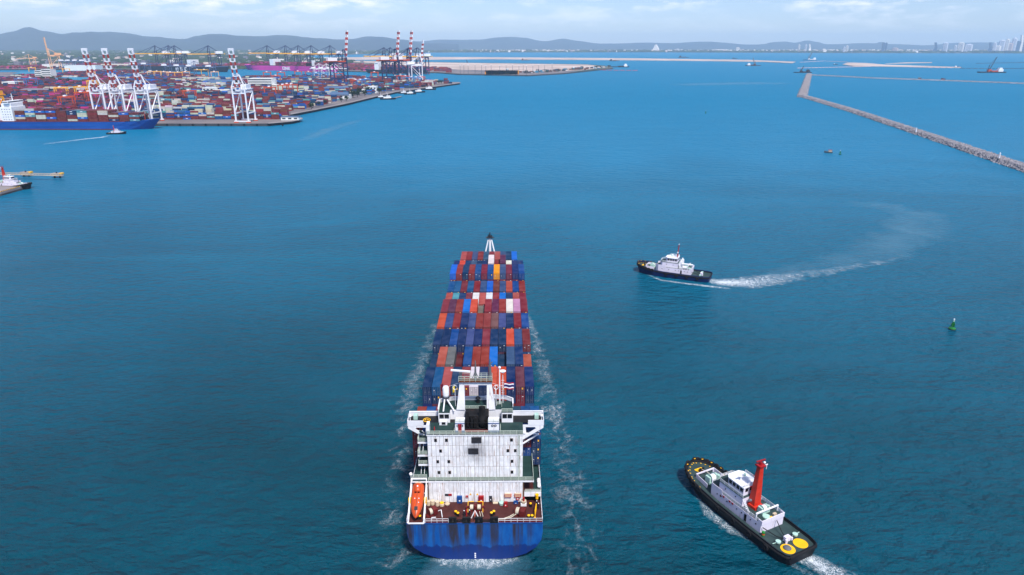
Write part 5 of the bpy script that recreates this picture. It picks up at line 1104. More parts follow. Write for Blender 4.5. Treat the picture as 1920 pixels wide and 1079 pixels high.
# ---------------------------------------------------------------- the terminal
M['crane_white'] = pm('crane_white', (226, 226, 230), .5, .05, .05)
M['crane_red'] = pm('crane_band_red', (206, 62, 40), .5, .08, .1)
M['crane_navy'] = pm('crane_navy', (26, 46, 102), .5, .1, .05)
M['crane_steel'] = pm('crane_steel_blue', (104, 126, 170), .5, .1, .05)
M['crane_yellow'] = pm('crane_yellow', (244, 176, 40), .5, .08, .05)
M['crane_orange'] = pm('crane_orange', (232, 88, 36), .5, .08, .05)
M['crane_peach'] = pm('crane_peach', (234, 176, 128), .5, .06, .05)
M['crane_blue'] = pm('crane_sky_blue', (70, 142, 214), .5, .08, .05)
def sts(loc, rz, label, leg, boomm, house, up, group, band=None, k=1.0, bogie='crane_orange', apron=None, boom_len=58):
    """ship to shore crane; boom points along local -y"""
    t = empty('quay_crane', loc, rz, label, 'quay crane', group); Lm, Bm = M[leg], M[boomm]
    gw, hx, zg = 30.0, 9.5, 46.0
    lg = MB().beam((0, 0, 1.5), (0, 0, zg - 1), 1.9, 1.9).mesh('leg', Lm)
    lgf = MB().beam((0, 0, 1.5), (0, 0, zg + 8), 2.0, 2.0, 1.7, 1.7).mesh('leg', Lm)
    for s_ in (-1, 1):
        put(lgf, 'leg', (s_ * hx, 0, 0), t); put(lg, 'leg', (s_ * hx, gw, 0), t)
        MB().beam((s_ * hx, 0, 14), (s_ * hx, gw, 14), 1.2, 1.6).build('portal_beam', Lm, t)
        MB().beam((s_ * hx, 0.5, 15), (s_ * hx, gw, zg - 2), 1.1).build('brace', Lm, t)
        MB().beam((s_ * hx, 0, zg - 1), (s_ * hx, gw, zg - 1), 1.3, 1.8).build('girder_support', Lm, t)
        MB().beam((s_ * hx, 0, zg + 7.5), (s_ * 3.4, 1, zg + 24), 1.4).build('apex_leg', Lm, t)
        MB().beam((s_ * 3.4, 1, zg + 24), (s_ * 4, gw + 4, zg + 3), .7).build('back_stay', Lm, t)
        MB().box(s_ * 3.2 - .8, s_ * 3.2 + .8, 0, gw + 16, zg, zg + 2.6).build('girder', M[apron] if apron else Bm, t)
    for y in (0, gw):
        MB().beam((-hx - 3, y, 2.4), (hx + 3, y, 2.4), 1.4, 1.6).build('sill_beam', Lm, t)
        MB().beam((-hx, y, zg - 2.5), (hx, y, zg - 2.5), 1.2, 1.6).build('cross_beam', Lm, t)
        for s_ in (-1, 1): MB().box(s_ * hx - 3.4, s_ * hx + 3.4, y - 1, y + 1, 0, 1.6).build('bogie', M[bogie], t)
    MB().beam((-hx, 0, zg + 7.5), (hx, 0, zg + 7.5), 1.3).build('cross_beam', Lm, t)
    MB().beam((-3.6, 1, zg + 24), (3.6, 1, zg + 24), 1.8).build('apex_beam', Lm, t)
    MB().box(-5, 5, gw - 11, gw + 9, zg + 2.65, zg + 9).build('machinery_house', M[house], t)
    MB().box(-6.2, 6.2, gw - 13, gw + 13, zg + 2.0, zg + 2.62).build('house_walkway', M[bogie] if apron else M[house], t)
    # boom
    bm_ = empty('boom', (0, -1.5, zg + 1.3)); bm_.parent = t
    n = 11
    for s_ in (-1, 1):
        for i in range(n):
            y0, y1 = -i * boom_len / n, -(i + 1) * boom_len / n
            MB().box(s_ * 3.2 - .85, s_ * 3.2 + .85, y1, y0, -1.2, 1.2).build('boom_segment', (M[band[i % 2]] if band else Bm), bm_)
    for i in range(0, n + 1, 2): y0 = -i * boom_len / n; MB().box(-2.5, 2.5, y0 - .5, y0 + .5, -1.0, 1.0).build('boom_tie', M['crane_white'] if band else Bm, bm_)
    MB().box(-4.2, 4.2, -boom_len - 3, -boom_len, -.8, 1.6).build('boom_tip', M['crane_white'] if band else Bm, bm_)
    if up: bm_.rotation_euler = (R(-82), 0, 0)
    else:
        for s_ in (-1, 1): MB().beam((s_ * 3.4, 0, zg + 24), (s_ * 3.2, -boom_len * .55, zg + 2), .5).beam((s_ * 3.4, 0, zg + 24), (s_ * 3.2, -boom_len * .93, zg + 2), .5).build('fore_stay', Lm, t)
    MB().box(-2.4, 2.4, gw * .3, gw * .3 + 6, zg - 3.4, zg - .4).build('trolley_cab', M[house], t)
    t.scale = (k,) * 3
    return t
def crane_copy(src, loc, rz, label, k=None):
    c = copy_tree(src); c.location = loc; c.rotation_euler = (0, 0, rz); c['label'] = label
    if k: c.scale = (k,) * 3
    return c
rb = ('crane_white', 'crane_red')
g1 = 'white quay cranes with raised striped booms on the near quay'
qy = Q + 10
def near(px): return (XA(px, qy, 4), qy, 4)
w0 = sts(near(455), 0, 'white quay crane with raised red striped boom standing alone right of the others', 'crane_white', 'crane_white', 'crane_white', True, g1, rb, 1.0)
crane_copy(w0, near(192), 0, 'white crane with raised striped boom, left of the three behind the blue ship')
crane_copy(w0, near(228), 0, 'white crane with raised striped boom, middle of the three behind the blue ship')
crane_copy(w0, near(275), 0, 'white quay crane with raised red striped boom, nearest the blue ship bow')
# far cranes
def fcr(px, py): q = G(px, py, 4); return (q.x, q.y, 4)
g2 = 'navy quay cranes with yellow booms along the far basin'
n0 = sts(fcr(505, 128.5), R(-52), 'navy quay crane with yellow boom over magenta ship, first from left', 'crane_navy', 'crane_yellow', 'crane_white', False, g2)
def far_fit(py_top, Y): return (HT(py_top, Y) - 4) / 70.0
kk = far_fit(86, n0.location.y); n0.scale = (kk,) * 3
for i, (px, py) in enumerate([(539, 130), (563, 131), (587, 132), (622, 132.5)]): crane_copy(n0, fcr(px, py), R(-52), 'navy quay crane with yellow boom over magenta ship, %s from left' % ORD[i + 1])
for i, (px, py) in enumerate([(722, 137.5), (734, 138), (768, 139), (784, 139.5)]): crane_copy(n0, fcr(px, py), R(-56), 'navy quay crane with yellow boom over the dark ship, %s from the left' % ORD[i], kk * .93)
for i, (px, py) in enumerate([(297, 131), (322, 131), (333, 131.5), (396, 133)]): crane_copy(n0, fcr(px, py), R(-48), 'navy quay crane with pale yellow boom behind left basin, %s from left' % ORD[i], kk * 1.0)
g3 = 'navy quay cranes with tall raised striped booms'
m0 = sts(fcr(650, 160), R(128), 'navy quay crane with raised striped boom, alone left of the crane cluster', 'crane_navy', 'crane_navy', 'crane_white', True, g3, ('crane_red', 'crane_white'), 1.0, apron='crane_orange')
m0.scale = ((HT(60, m0.location.y) - 4) / 105,) * 3
crane_copy(m0, fcr(745, 156), R(128), 'navy quay crane with raised striped boom, left of the pair in the cluster', (HT(60, fcr(745, 156)[1]) - 4) / 105)
crane_copy(m0, fcr(769, 155), R(128), 'navy quay crane with raised striped boom, right of the pair in the cluster', (HT(60, fcr(769, 155)[1]) - 4) / 105)
g4 = 'white quay cranes on the basin quay'
v0 = crane_copy(w0, fcr(790, 156), R(120), 'white quay crane with raised striped boom at the right end of the cluster', (HT(78, fcr(790, 156)[1]) - 4) / 105); v0['group'] = g4
l0 = sts(fcr(600, 148), R(125), 'white quay crane with lowered white boom behind the blue gantries, left one', 'crane_white', 'crane_white', 'crane_white', False, g4, None, .72)
for i, (px, lb_) in enumerate([(614, 'middle one'), (628, 'right one')]): crane_copy(l0, fcr(px, 148.5), R(125), 'white quay crane with lowered white boom behind the blue gantries, ' + lb_)
g5 = 'steel blue quay cranes with white machinery houses on the left basin'
s0 = sts(fcr(262, 139), R(140), 'steel blue quay crane with white house near left basin, first from left', 'crane_steel', 'crane_steel', 'crane_white', False, g5, None, .8)
for i, (px, py) in enumerate([(283, 139), (322, 143), (345, 144), (368, 145), (405, 146)]): crane_copy(s0, fcr(px, py), R(140), 'steel blue quay crane with white house near left basin, %s from left' % ORD[i + 1])
for i, px in enumerate([128, 140, 153, 166]): crane_copy(s0, fcr(px, 131.5), R(150), 'distant steel blue quay crane beside long white shed, %s from left' % ORD[i], .85)
g6 = 'peach coloured quay cranes at the far left'
p0_ = sts(fcr(97, 130), R(-40), 'peach quay crane with its boom raised high at the far left', 'crane_peach', 'crane_peach', 'crane_peach', True, g6, None, 1.0, 'crane_peach'); p0_.children[-2].name; [setattr(c_, 'rotation_euler', (R(-88), 0, 0)) for c_ in p0_.children if c_.name.startswith('boom')]; p0_.scale = ((HT(72, p0_.location.y) - 4) / 105,) * 3
p1_ = sts(fcr(58, 125), R(-62), 'peach quay crane with its boom lowered at the far left', 'crane_peach', 'crane_peach', 'crane_peach', False, g6, None, .9, 'crane_peach')
sts((XA(-14, qy + 5, 4), qy + 5, 4), 0, 'ochre yellow quay crane half cut by the left picture edge', 'crane_yellow', 'crane_yellow', 'crane_yellow', False, 'yellow quay crane', None, .82, 'crane_yellow', boom_len=46)
# yard gantries
def rtg_proto(mat, tall=1.0):
    t = empty('yard_gantry', (0, 0, 0), 0); Lm = M[mat]; h = 22 * tall
    lg = MB().beam((0, 0, 1.2), (0, 0, h), 1.3, 1.3).mesh('leg', Lm)
    for sx_ in (-1, 1):
        for sy_ in (-1, 1): put(lg, 'leg', (sx_ * 12, sy_ * 4.5, 0), t)
        MB().box(sx_ * 12 - .7, sx_ * 12 + .7, -7, 7, .9, 2.2).build('sill_beam', Lm, t)
        wh = MB()
        for y in (-5.5, 5.5): wh.lathe([(.8, -.4), (.8, .4)], (sx_ * 12, y, .8), 10, 0, 'x')
        wh.build('wheels', M['rubber'], t)
    for sy_ in (-1, 1): MB().box(-13.5, 13.5, sy_ * 4.5 - .8, sy_ * 4.5 + .8, h, h + 2).build('girder', Lm, t)
    MB().box(-4, 1, -3.6, 3.6, h + 2.02, h + 4).build('trolley', M['crane_white'], t)
    MB().box(-12.8, -11.2, -1.5, 1.5, 4, 7).build('power_pack', M['grey'], t)
    return t
rt = {c: rtg_proto('crane_' + c) for c in ('yellow', 'orange', 'peach', 'blue')}
used = set()
RT = [('yellow', 62, 138, 20, 'between the far left stacks'), ('yellow', 126, 141, 20, 'right of the white office block'), ('yellow', 176, 169, 10, 'below the teal shed'), ('peach', 173, 148, 15, 'left of the striped booms'), ('yellow', 118, 185, 10, 'in front of the long grey shed'), ('yellow', 155, 183, 10, 'right of the long grey shed'),
      ('blue', 41, 164, 5, 'at the far left, first of a pair'), ('blue', 62, 163, 5, 'at the far left, second of a pair'), ('peach', 285, 147, 25, 'first in the row by the left basin'), ('yellow', 297, 147, 25, 'second in the row by the left basin'), ('peach', 310, 148, 25, 'third in the row by the left basin'), ('peach', 322, 149, 25, 'fourth in the row by the left basin'),
      ('yellow', 336, 149, 25, 'fifth in the row by the left basin'), ('peach', 350, 148, 25, 'sixth in the row by the left basin'), ('yellow', 372, 143, 25, 'left of a pair in front of the basin water'), ('yellow', 385, 143, 25, 'right of a pair in front of the basin water'), ('peach', 404, 148, 25, 'left of the lone white crane boom'),
      ('orange', 502, 149, 30, 'against the basin water, left one'), ('orange', 528, 149, 30, 'against the basin water, right one'), ('orange', 519, 157, 25, 'beside the layered white building'), ('orange', 560, 147, 30, 'below the middle of the magenta hull'), ('blue', 594, 151, 30, 'left of the pair below the white cranes'), ('blue', 608, 152, 30, 'right of the pair below the white cranes'),
      ('orange', 580, 148, 30, 'left of the pale blue pair'), ('orange', 637, 152, 30, 'right of the pale blue pair'), ('orange', 508, 184, 12, 'nearest behind the lone white crane'), ('orange', 533, 179, 12, 'left of a trio in the middle yard'), ('orange', 541, 177, 12, 'centre of a trio in the middle yard'), ('orange', 549, 178, 12, 'right of a trio in the middle yard'),
      ('orange', 668, 167, 35, 'left of the tall trio behind the shore offices'), ('blue', 677, 167, 35, 'centre of the tall trio behind the shore offices'), ('blue', 687, 165, 35, 'right of the tall trio behind the shore offices'), ('orange', 703, 149, 30, 'near the dark ship stern'), ('orange', 752, 157, 30, 'under the navy crane cluster, left one'), ('orange', 761, 158, 30, 'under the navy crane cluster, right one'),
      ('blue', 772, 161, 35, 'left of three by the white end crane'), ('blue', 781, 161, 35, 'middle of three by the white end crane'), ('orange', 789, 160, 35, 'right of three by the white end crane'), ('orange', 129, 206, 8, 'behind the blue ship, left one'), ('orange', 158, 196, 8, 'behind the blue ship, middle one'), ('orange', 172, 195, 8, 'behind the blue ship, right one'), ('orange', 358, 192, 8, 'below the white office building'),
      ('orange', 447, 183, 12, 'behind the lone white crane legs')]
CN = {'blue': 'pale blue', 'yellow': 'yellow', 'orange': 'orange', 'peach': 'peach'}
for c, px, py, rz, lb_ in RT:
    o = rt[c] if c not in used else copy_tree(rt[c]); used.add(c); q = G(px, py, 4); o.location = (q.x, q.y, 4); o.rotation_euler = (0, 0, R(rz))
    tag(o, '%s yard gantry crane %s' % (CN[c], lb_), 'gantry crane', 'yard gantry cranes over the stacks')
# ---------------------------------------------------------------- ships at berth
def cargo_ship(name, loc, rz, label, Ls, B, fb, hullm, low, mastz=0, boot=True):
    """bow along +y, waterline at z 0"""
    t = empty(name, loc, rz, label, 'container ship'); rings = []
    for f, wl, dk, ex in ((-.5, .55, .86, 0), (-.49, .6, .95, 0), (-.42, .9, 1, 0), (.3, 1, 1, 0), (.38, .85, 1, 0), (.44, .5, .88, 2), (.475, .25, .66, 4), (.49, .08, .42, 6), (.5, .02, .12, 7)):
        y = f * Ls; h = fb + ex * .55; rings.append([(-dk * B / 2, y + (ex if f > .47 else 0), h), (-(wl * .5 + dk * .5) * B / 2, y, h * .45), (-wl * B / 2, y - ex, -.5), (wl * B / 2, y - ex, -.5), ((wl * .5 + dk * .5) * B / 2, y, h * .45), (dk * B / 2, y + (ex if f > .47 else 0), h)])
    MB().loft(rings, closed=True).build('hull', hullm, t)
    if boot:
        MB().loft([[(q[2][0] * 1.004, q[2][1] + (.5 if i == 8 else 0), 1.5), (q[2][0] * 1.004, q[2][1], -.4), (-q[2][0] * 1.004, q[2][1], -.4), (-q[2][0] * 1.004, q[2][1], 1.5)] for i, q in enumerate(rings)], closed=False, cap0=False, cap1=False).build('boot_topping', M['dark_red'], t)
    return t
# blue ship at left
bs_y = G(150, 244).y; bowx = XA(287, bs_y, 0)
BL = 290.0; bloc = (bowx - BL / 2 - 2, bs_y + 16, 0)
M['ship_blue'] = pm('ship_blue', (10, 92, 186), .5, .1, .05, rust=.12, spread=.06)
bs = cargo_ship('container_ship', bloc, R(-90), 'blue hulled container ship being turned off the near quay', BL, 32.2, 11.4, M['ship_blue'], 0)
MB().box(-15.6, 15.6, -115, 108, 10.0, 12.4).build('hatch_covers', M['dark_red'], bs)
bsy = -BL / 2
def bsw(x, y, z): return Vector((bloc[0] + y, bloc[1] - x, z))    # ship local (x starboard, y forward) -> world, heading +X
SB = XA(262, bs_y, 15) - 12 * 15.0 - bloc[0] + 58 - 3
hs = MB().box(-15, 15, -75 + SB, -58 + SB, 10.2, 32).box(-13, 13, -73 + SB, -59 + SB, 32, 37); hs.build('superstructure', M['white_clean'], bs)
MB().box(-16.5, 16.5, -68 + SB, -60 + SB, 37, 40.4).build('bridge', M['white_clean'], bs)
wb = MB(); wb.box(-15.6, 15.6, -60.1 + SB, -59.9 + SB, 38.4, 39.6).box(16.4, 16.6, -67.5 + SB, -60.5 + SB, 38.4, 39.6); wb.build('bridge_windows', M['glass'], bs)
for z_ in (14, 17.6, 21.2, 24.8, 28.4):
    for k in range(4): MB().box(15.0, 15.08, -72.5 + SB + k * 3.6, -71.3 + SB + k * 3.6, z_, z_ + 1.1).build('window', M['glass'], bs)
MB().box(-4, 4, -86 + SB, -79 + SB, 10.2, 30).box(-1.5, 1.5, -84 + SB, -81 + SB, 30, 33, 1).build('funnel', [M['white_clean'], M['black']], bs)
MB().tube((0, -64 + SB, 40.4), (0, -64 + SB, 50), .7, .3).beam((-4, -64 + SB, 46), (4, -64 + SB, 46), .5).build('mast', M['white_clean'], bs)
MB().tube((0, 130, 13), (0, 130, 25), .6, .3).build('foremast', M['crane_red'], bs)
MB().box(-9, 9, 116, 122, 12.5, 15).build('forecastle_house', M['dark_red'], bs)
crn = random.Random(7)
side_me = cb_.__class__(); side_me.v = list(cb_.v); side_me.f = list(cb_.f); side_me.m = list(cb_.m)
for s_ in (-1, 1): side_me.box(min(s_*1.2, s_*1.235), max(s_*1.2, s_*1.235), -1.6, 1.6, 1.1, 1.75, 1)
side_me = side_me.mesh('shipping_container', [M['container'], M['white_clean']])
BAY0 = XA(262, bs_y, 15) - 12 * 15.0 - bloc[0]
BLUE = ['VVLEV', 'ELEAV', 'VLVEE', 'VLVVL', 'VVVVV', 'NNVVE', 'AEELV', 'VRVVV', 'EEVVV', 'VEVNA', 'LVVVA', 'VAVAV', 'ELVLV']
for b in range(12):
    yb = BAY0 + b * 15.0; codes = BLUE[b]; nt_ = 6 if b in (1, 2, 3) else (5 if b < 9 else 4)
    for tier in range(nt_):
        code = (codes + 'VV')[nt_ - 1 - tier]
        p_ = bsw(13.9, yb + 6.9, 12.4 + tier * 2.92)
        oc = container(p_, R(-90), code, '%s container, %s tier up, %s bay from the bridge, blue hulled ship' % (PAL[code][1], ORD[tier], ORD[b]), 'containers on the blue ship', False, side_me if code in 'LANH' else None); oc.scale = (1, 1.125, 1.12)   # 45 foot high cubes
    for tier in range(nt_):
        for ci in range(11):
            if tier >= nt_ - 2 or ci == 10: stack_boxes.append((bsw(13.9 - 2.53 * (ci + 1), yb + 6.9, 12.4 + (tier - (1 if (ci + b) % 5 == 0 else 0)) * 2.92), R(-90), crn.choice('VVVEBNAVRVM')))
# magenta ship with white letters
M['ship_magenta'] = pm('ship_magenta', (255, 62, 190), .5, .06, .02)
ms_c = (G(463, 131) + G(628, 135)) / 2; ma_ = math.atan2(G(628, 135).y - G(463, 131).y, G(628, 135).x - G(463, 131).x)
MLn = (G(628, 135) - G(463, 131)).length
ms = cargo_ship('container_ship', (ms_c.x, ms_c.y, 0), ma_ + math.pi / 2, 'magenta container ship with white hull letters across the basin', MLn, 52, 22, M['ship_magenta'], 0, boot=False)
dkm = MB().box(-25, 25, -MLn * .46, MLn * .42, 22.05, 24); dkm.build('deck_edge', M['dark_grey'], ms)
MB().box(-24, 24, MLn * .13, MLn * .17, 24, 52).build('bridge', M['white_clean'], ms)
MB().box(-6, 6, -MLn * .29, -MLn * .27, 24, 48).build('funnel', M['white_clean'], ms)
OL = [(0, 0, .8, 4), (3.2, 0, 4, 4), (.8, 3.2, 3.2, 4), (.8, 0, 2.4, .8)]; NL = [(0, 0, .8, 4), (3.2, 0, 4, 4), (.8, 2.4, 1.6, 3.6), (1.6, 1.2, 2.4, 2.8), (2.4, .4, 3.2, 1.8)]; EL = [(0, 0, .8, 4), (.8, 3.2, 3.6, 4), (.8, 1.6, 3.3, 2.4), (.8, 0, 3.6, .8)]
lt = MB(); s_l = 3.6
for k, LT in enumerate((OL, NL, EL)):
    for a, b_, c, d in LT: lt.box(-26.9, -25.5, 14 - (k * 4.9 + c) * s_l, 14 - (k * 4.9 + a) * s_l, 4 + b_ * s_l, 4 + d * s_l)
lt.build('hull_letters', M['white_clean'], ms, label='white letters ONE')
def ship_stack(root, ys, tiers, B_, z0, codes, seed):
    r = random.Random(seed); c0, s0_ = math.cos(root.rotation_euler.z), math.sin(root.rotation_euler.z); L0 = root.location
    for y in ys:
        for ci in range(int(B_ / 2.6)):
            x_ = (ci + .5) * 2.6 - B_ / 2; nt_ = tiers + r.choice([-1, 0, 0, 0])
            for k in range(nt_):
                if ci < 1 or ci > int(B_ / 2.6) - 2 or k == nt_ - 1: stack_boxes.append((Vector((L0.x + x_ * c0 - y * s0_, L0.y + x_ * s0_ + y * c0, z0 + k * CHT)), root.rotation_euler.z, r.choice(codes)))
ship_stack(ms, [y for y in range(int(-MLn * .44), int(MLn * .4), 14) if not (MLn * .11 < y < MLn * .19 or -MLn * .32 < y < -MLn * .24)], 6, 50, 24, 'MMRVCHHMRMT', 5)
M['ship_dark'] = pm('ship_dark', (28, 44, 62), .5, .1, .02)
a, b_ = G(686, 138), G(800, 139)
dc = (a + b_) / 2; da = math.atan2(b_.y - a.y, b_.x - a.x)
ds = cargo_ship('container_ship', (dc.x, dc.y + 18, 0), da - math.pi / 2 + math.pi, 'dark hulled container ship behind the navy crane cluster', (b_ - a).length, 34, 15, M['ship_dark'], 0, boot=False)
ln = (b_ - a).length
MB().box(-15, 15, ln * .27, ln * .34, 15, 42).build('superstructure', M['white_clean'], ds)
MB().box(-17, 17, ln * .28, ln * .33, 42, 45).build('bridge', M['white_clean'], ds)
ship_stack(ds, [y for y in range(int(-ln * .45), int(ln * .4), 14) if not ln * .24 < y < ln * .37], 5, 32, 15, 'MMRVCHNSRMB', 6)
a, b_ = G(262, 133), G(425, 136); ds2c = (a + b_) / 2; da = math.atan2(b_.y - a.y, b_.x - a.x); ln = (b_ - a).length
d2 = cargo_ship('container_ship', (ds2c.x, ds2c.y + 20, 0), da + math.pi / 2 + math.pi, 'dark container ship with white hull letters behind the steel blue cranes', ln, 50, 22, M['ship_dark'], 0, boot=False)
S_ = [(0, 3.2, 3.6, 4), (0, 1.6, 3.6, 2.4), (0, 0, 3.6, .8), (0, 2, .8, 3.6), (2.8, .4, 3.6, 2)]
Mm = [(0, 0, .8, 4), (3.2, 0, 4, 4), (1.6, 1.6, 2.4, 3.2), (.8, 2.4, 1.6, 3.6), (2.4, 2.4, 3.2, 3.6)]; Cc = [(0, 0, .8, 4), (.8, 3.2, 3.4, 4), (.8, 0, 3.4, .8)]
lt = MB()
for k, LT in enumerate((Mm, S_, Cc)):
    for p, q_, r_, s2 in LT: y0, y1 = (k * 7.5 + p) * 3.6, (k * 7.5 + r_) * 3.6; lt.box(24.6, 25.9, -20 + y0, -20 + y1, 4 + q_ * 3.6, 4 + s2 * 3.6)
lt.build('hull_letters', M['white_clean'], d2, label='white letters MSC')
MB().box(-24, 24, ln * .1, ln * .14, 22, 52).build('bridge', M['white_clean'], d2)
ship_stack(d2, [y for y in range(int(-ln * .44), int(ln * .4), 14) if not ln * .08 < y < ln * .17], 4, 48, 22, 'MMRVTTRMVNB', 8)
# ---------------------------------------------------------------- buildings of the port
M['roof_blue'] = pm('blue_grey_roof', (96, 124, 160), .5, .12, .05); M['roof_teal'] = pm('teal_roof', (62, 150, 186), .5, .1, .05); M['roof_grey'] = pm('grey_shed_roof', (150, 146, 158), .6, .15, .05)
M['wall_white'] = pm('white_wall', (222, 224, 220), .6, .06, .05); M['wall_cream'] = pm('cream_wall', (222, 210, 188), .6, .08, .05); M['win_band'] = pm('window_band', (60, 76, 92), .3, .2, .1)
obst = []
def bld(name, px0, px1, py, depth, h, label, wall='wall_white', roof=None, floors=0, ridge=0, over=1.5, rz=0, win=True):
    q = G((px0 + px1) / 2, py, 4); w_ = (px1 - px0) / FPX * (q.y * math.cos(PITCH) + 113 * math.sin(PITCH)); hx, d = w_ / 2, depth
    t = empty(name, (q.x, q.y, 4), R(rz), label, 'building', 'port buildings'); obst.append((q.x - hx - 6, q.x + hx + 6, q.y - 6, q.y + d + 6))
    MB().box(-hx, hx, 0, d, 0, h).build('wall', M[wall], t)
    if ridge: MB().extr([(-hx - over, -over, h), (hx + over, -over, h), (hx * .8, d / 2, h + ridge), (-hx * .8, d / 2, h + ridge)], (0, 0, .4)).extr([(-hx - over, d + over, h), (hx + over, d + over, h), (hx * .8, d / 2, h + ridge), (-hx * .8, d / 2, h + ridge)], (0, 0, .4)).build('roof', M[roof or 'roof_grey'], t)
    else: MB().box(-hx - over * .3, hx + over * .3, -over * .3, d + over * .3, h, h + .8).build('roof', M[roof or 'wall_white'], t)
    n = max(3, int(w_ / 9))
    for f in range(floors):
        z = h * (f + .35) / floors
        if win == 'band': MB().box(-hx + 1, hx - 1, -.15, -.01, z, z + h / floors * .45).build('window', M['win_band'], t)
        else:
            for i in range(n): x_ = -hx + (i + .5) * w_ / n; MB().box(x_ - w_ / n * .28, x_ + w_ / n * .28, -.15, -.01, z, z + h / floors * .42).build('window', M['win_band'], t)
    return t
bld('office_block', 381, 402, 181, 24, 18, 'white three storey port office with square windows, taller left half', floors=3, rz=0)
bld('office_block', 403, 427, 181, 24, 13, 'white lower wing of the port office', floors=2)
bld('warehouse', 373, 437, 163, 70, 9, 'wide low hall with blue grey hipped roof', 'wall_cream', 'roof_blue', 0, 9, 5)
bld('office_block', 466, 511, 165, 40, 24, 'white office block with dark horizontal window bands', floors=4, win='band')
bld('canopy_hall', 500, 541, 165, 26, 7, 'low white canopy hall with open bays', floors=1, over=5)
bld('office_block', 68, 80, 151, 30, 30, 'grey glazed left half of the port tower block', 'wall_white', floors=5, win='band')
bld('office_block', 81, 98, 151, 30, 34, 'white right half of the port tower block', floors=5, win='band')
bld('warehouse', 26, 66, 143, 60, 8, 'teal roofed shed at the far left', 'wall_cream', 'roof_teal', 0, 6, 4)
bld('warehouse', 98, 168, 156, 50, 9, 'long teal roofed shed right of the tower block', 'wall_cream', 'roof_teal', 0, 7, 4)
bld('warehouse', 5, 30, 164, 40, 14, 'white walled shed beside the blue gantries', 'wall_white', 'wall_white')
bld('warehouse', 32, 90, 178, 40, 8, 'long grey roofed shed behind the blue ship', 'wall_cream', 'roof_grey', 0, 5, 3)
bld('warehouse', 606, 655, 173, 36, 9, 'cream shed with blue grey roof by the shore', 'wall_cream', 'roof_blue', 1, 4, 2)
bld('warehouse', 616, 654, 186, 30, 9, 'pale blue roofed open shed near the shore road', 'wall_white', 'roof_blue', 1, 4, 2)
bld('office_block', 688, 706, 175, 26, 15, 'small white and blue office behind the shore trees', floors=2)
bld('warehouse', 660, 684, 174, 20, 7, 'low white shed left of the small office', 'wall_white', 'wall_white', 1)
bld('warehouse', 122, 180, 133, 60, 22, 'long white shed under the distant steel blue cranes', 'wall_white', 'wall_white'); bld('warehouse', 80, 130, 129, 60, 20, 'bright white shed behind the peach cranes', 'wall_white', 'wall_white')
bld('warehouse', 190, 250, 127, 60, 16, 'white roofed warehouse left of the striped booms', 'wall_cream', 'wall_white')
bld('shed', 527, 560, 226, 12, 5, 'small pale blue roofed hut at the quay corner', 'wall_white', 'roof_blue', 1, 0)
# ---------------------------------------------------------------- container yard: the largest as things, the rest as one mass
yr = random.Random(33)
def inside(x, y, poly):
    c = False; j = len(poly) - 1
    for i in range(len(poly)):
        if ((poly[i][1] > y) != (poly[j][1] > y)) and (x < (poly[j][0] - poly[i][0]) * (y - poly[i][1]) / (poly[j][1] - poly[i][1]) + poly[i][0]): c = not c
        j = i
    return c
NEAR = 'VVVVMRVNBLEAVVNVBR'
ny_ = qy + 52; cnt = 0
for b in range(24):                                 # front block facing the quay
    x_ = XA(306, ny_, 4) + b * 12.9 * 1.0
    if x_ > XA(523, ny_, 4): break
    nt_ = yr.choice([4, 4, 5, 5, 3])
    for k in range(nt_):
        code = yr.choice(NEAR); p_ = Vector((x_, ny_, 4.02 + k * CHT))
        container(p_, R(90), code, '%s container, %s tier, %s stack from left, front yard row behind near quay' % (PAL[code][1], ORD[k], ORD[b] if b < 14 else ['fifteenth', 'sixteenth', 'seventeenth', 'eighteenth', 'nineteenth', 'twentieth', 'twenty first', 'twenty second', 'twenty third', 'twenty fourth'][b - 14]), 'front row containers behind the quay', False, side_me if code in 'LANH' else None); cnt += 1
def block(x0, x1, y, rows, codes, tmin, tmax, rz=0.0):
    nb = int((x1 - x0) / 13.2)
    for r_ in range(rows):
        yy = y + r_ * 2.7; run = yr.choice(codes)
        for b in range(nb):
            xx = x0 + b * 13.2 + 6.6
            if not inside(xx, yy, port_in) or any(a < xx < c and e < yy < f for a, c, e, f in obst): continue
            if yr.random() < .10: continue
            nt_ = yr.randint(tmin, tmax)
            if r_ == 0 or yr.random() < .25: run = yr.choice(codes)
            for k in range(nt_):
                if r_ == 0 or k == nt_ - 1 or b == nb - 1 or r_ == rows - 1:
                    stack_boxes.append((Vector((xx, yy, 4.02 + k * CHT)), R(90), run if yr.random() < .45 else yr.choice(codes)))
cx_, cy_ = sum(p[0] for p in port_poly) / len(port_poly), 1600
port_in = []
for p in port_poly:
    v = Vector((p[0] - (-700), p[1] - 1650)); v = v * (1 - 34 / v.length); port_in.append((v.x - 700, v.y + 1650))
yrow = ny_ + 2.7
blocks_y = []
y = ny_ + 2.7; row = 0
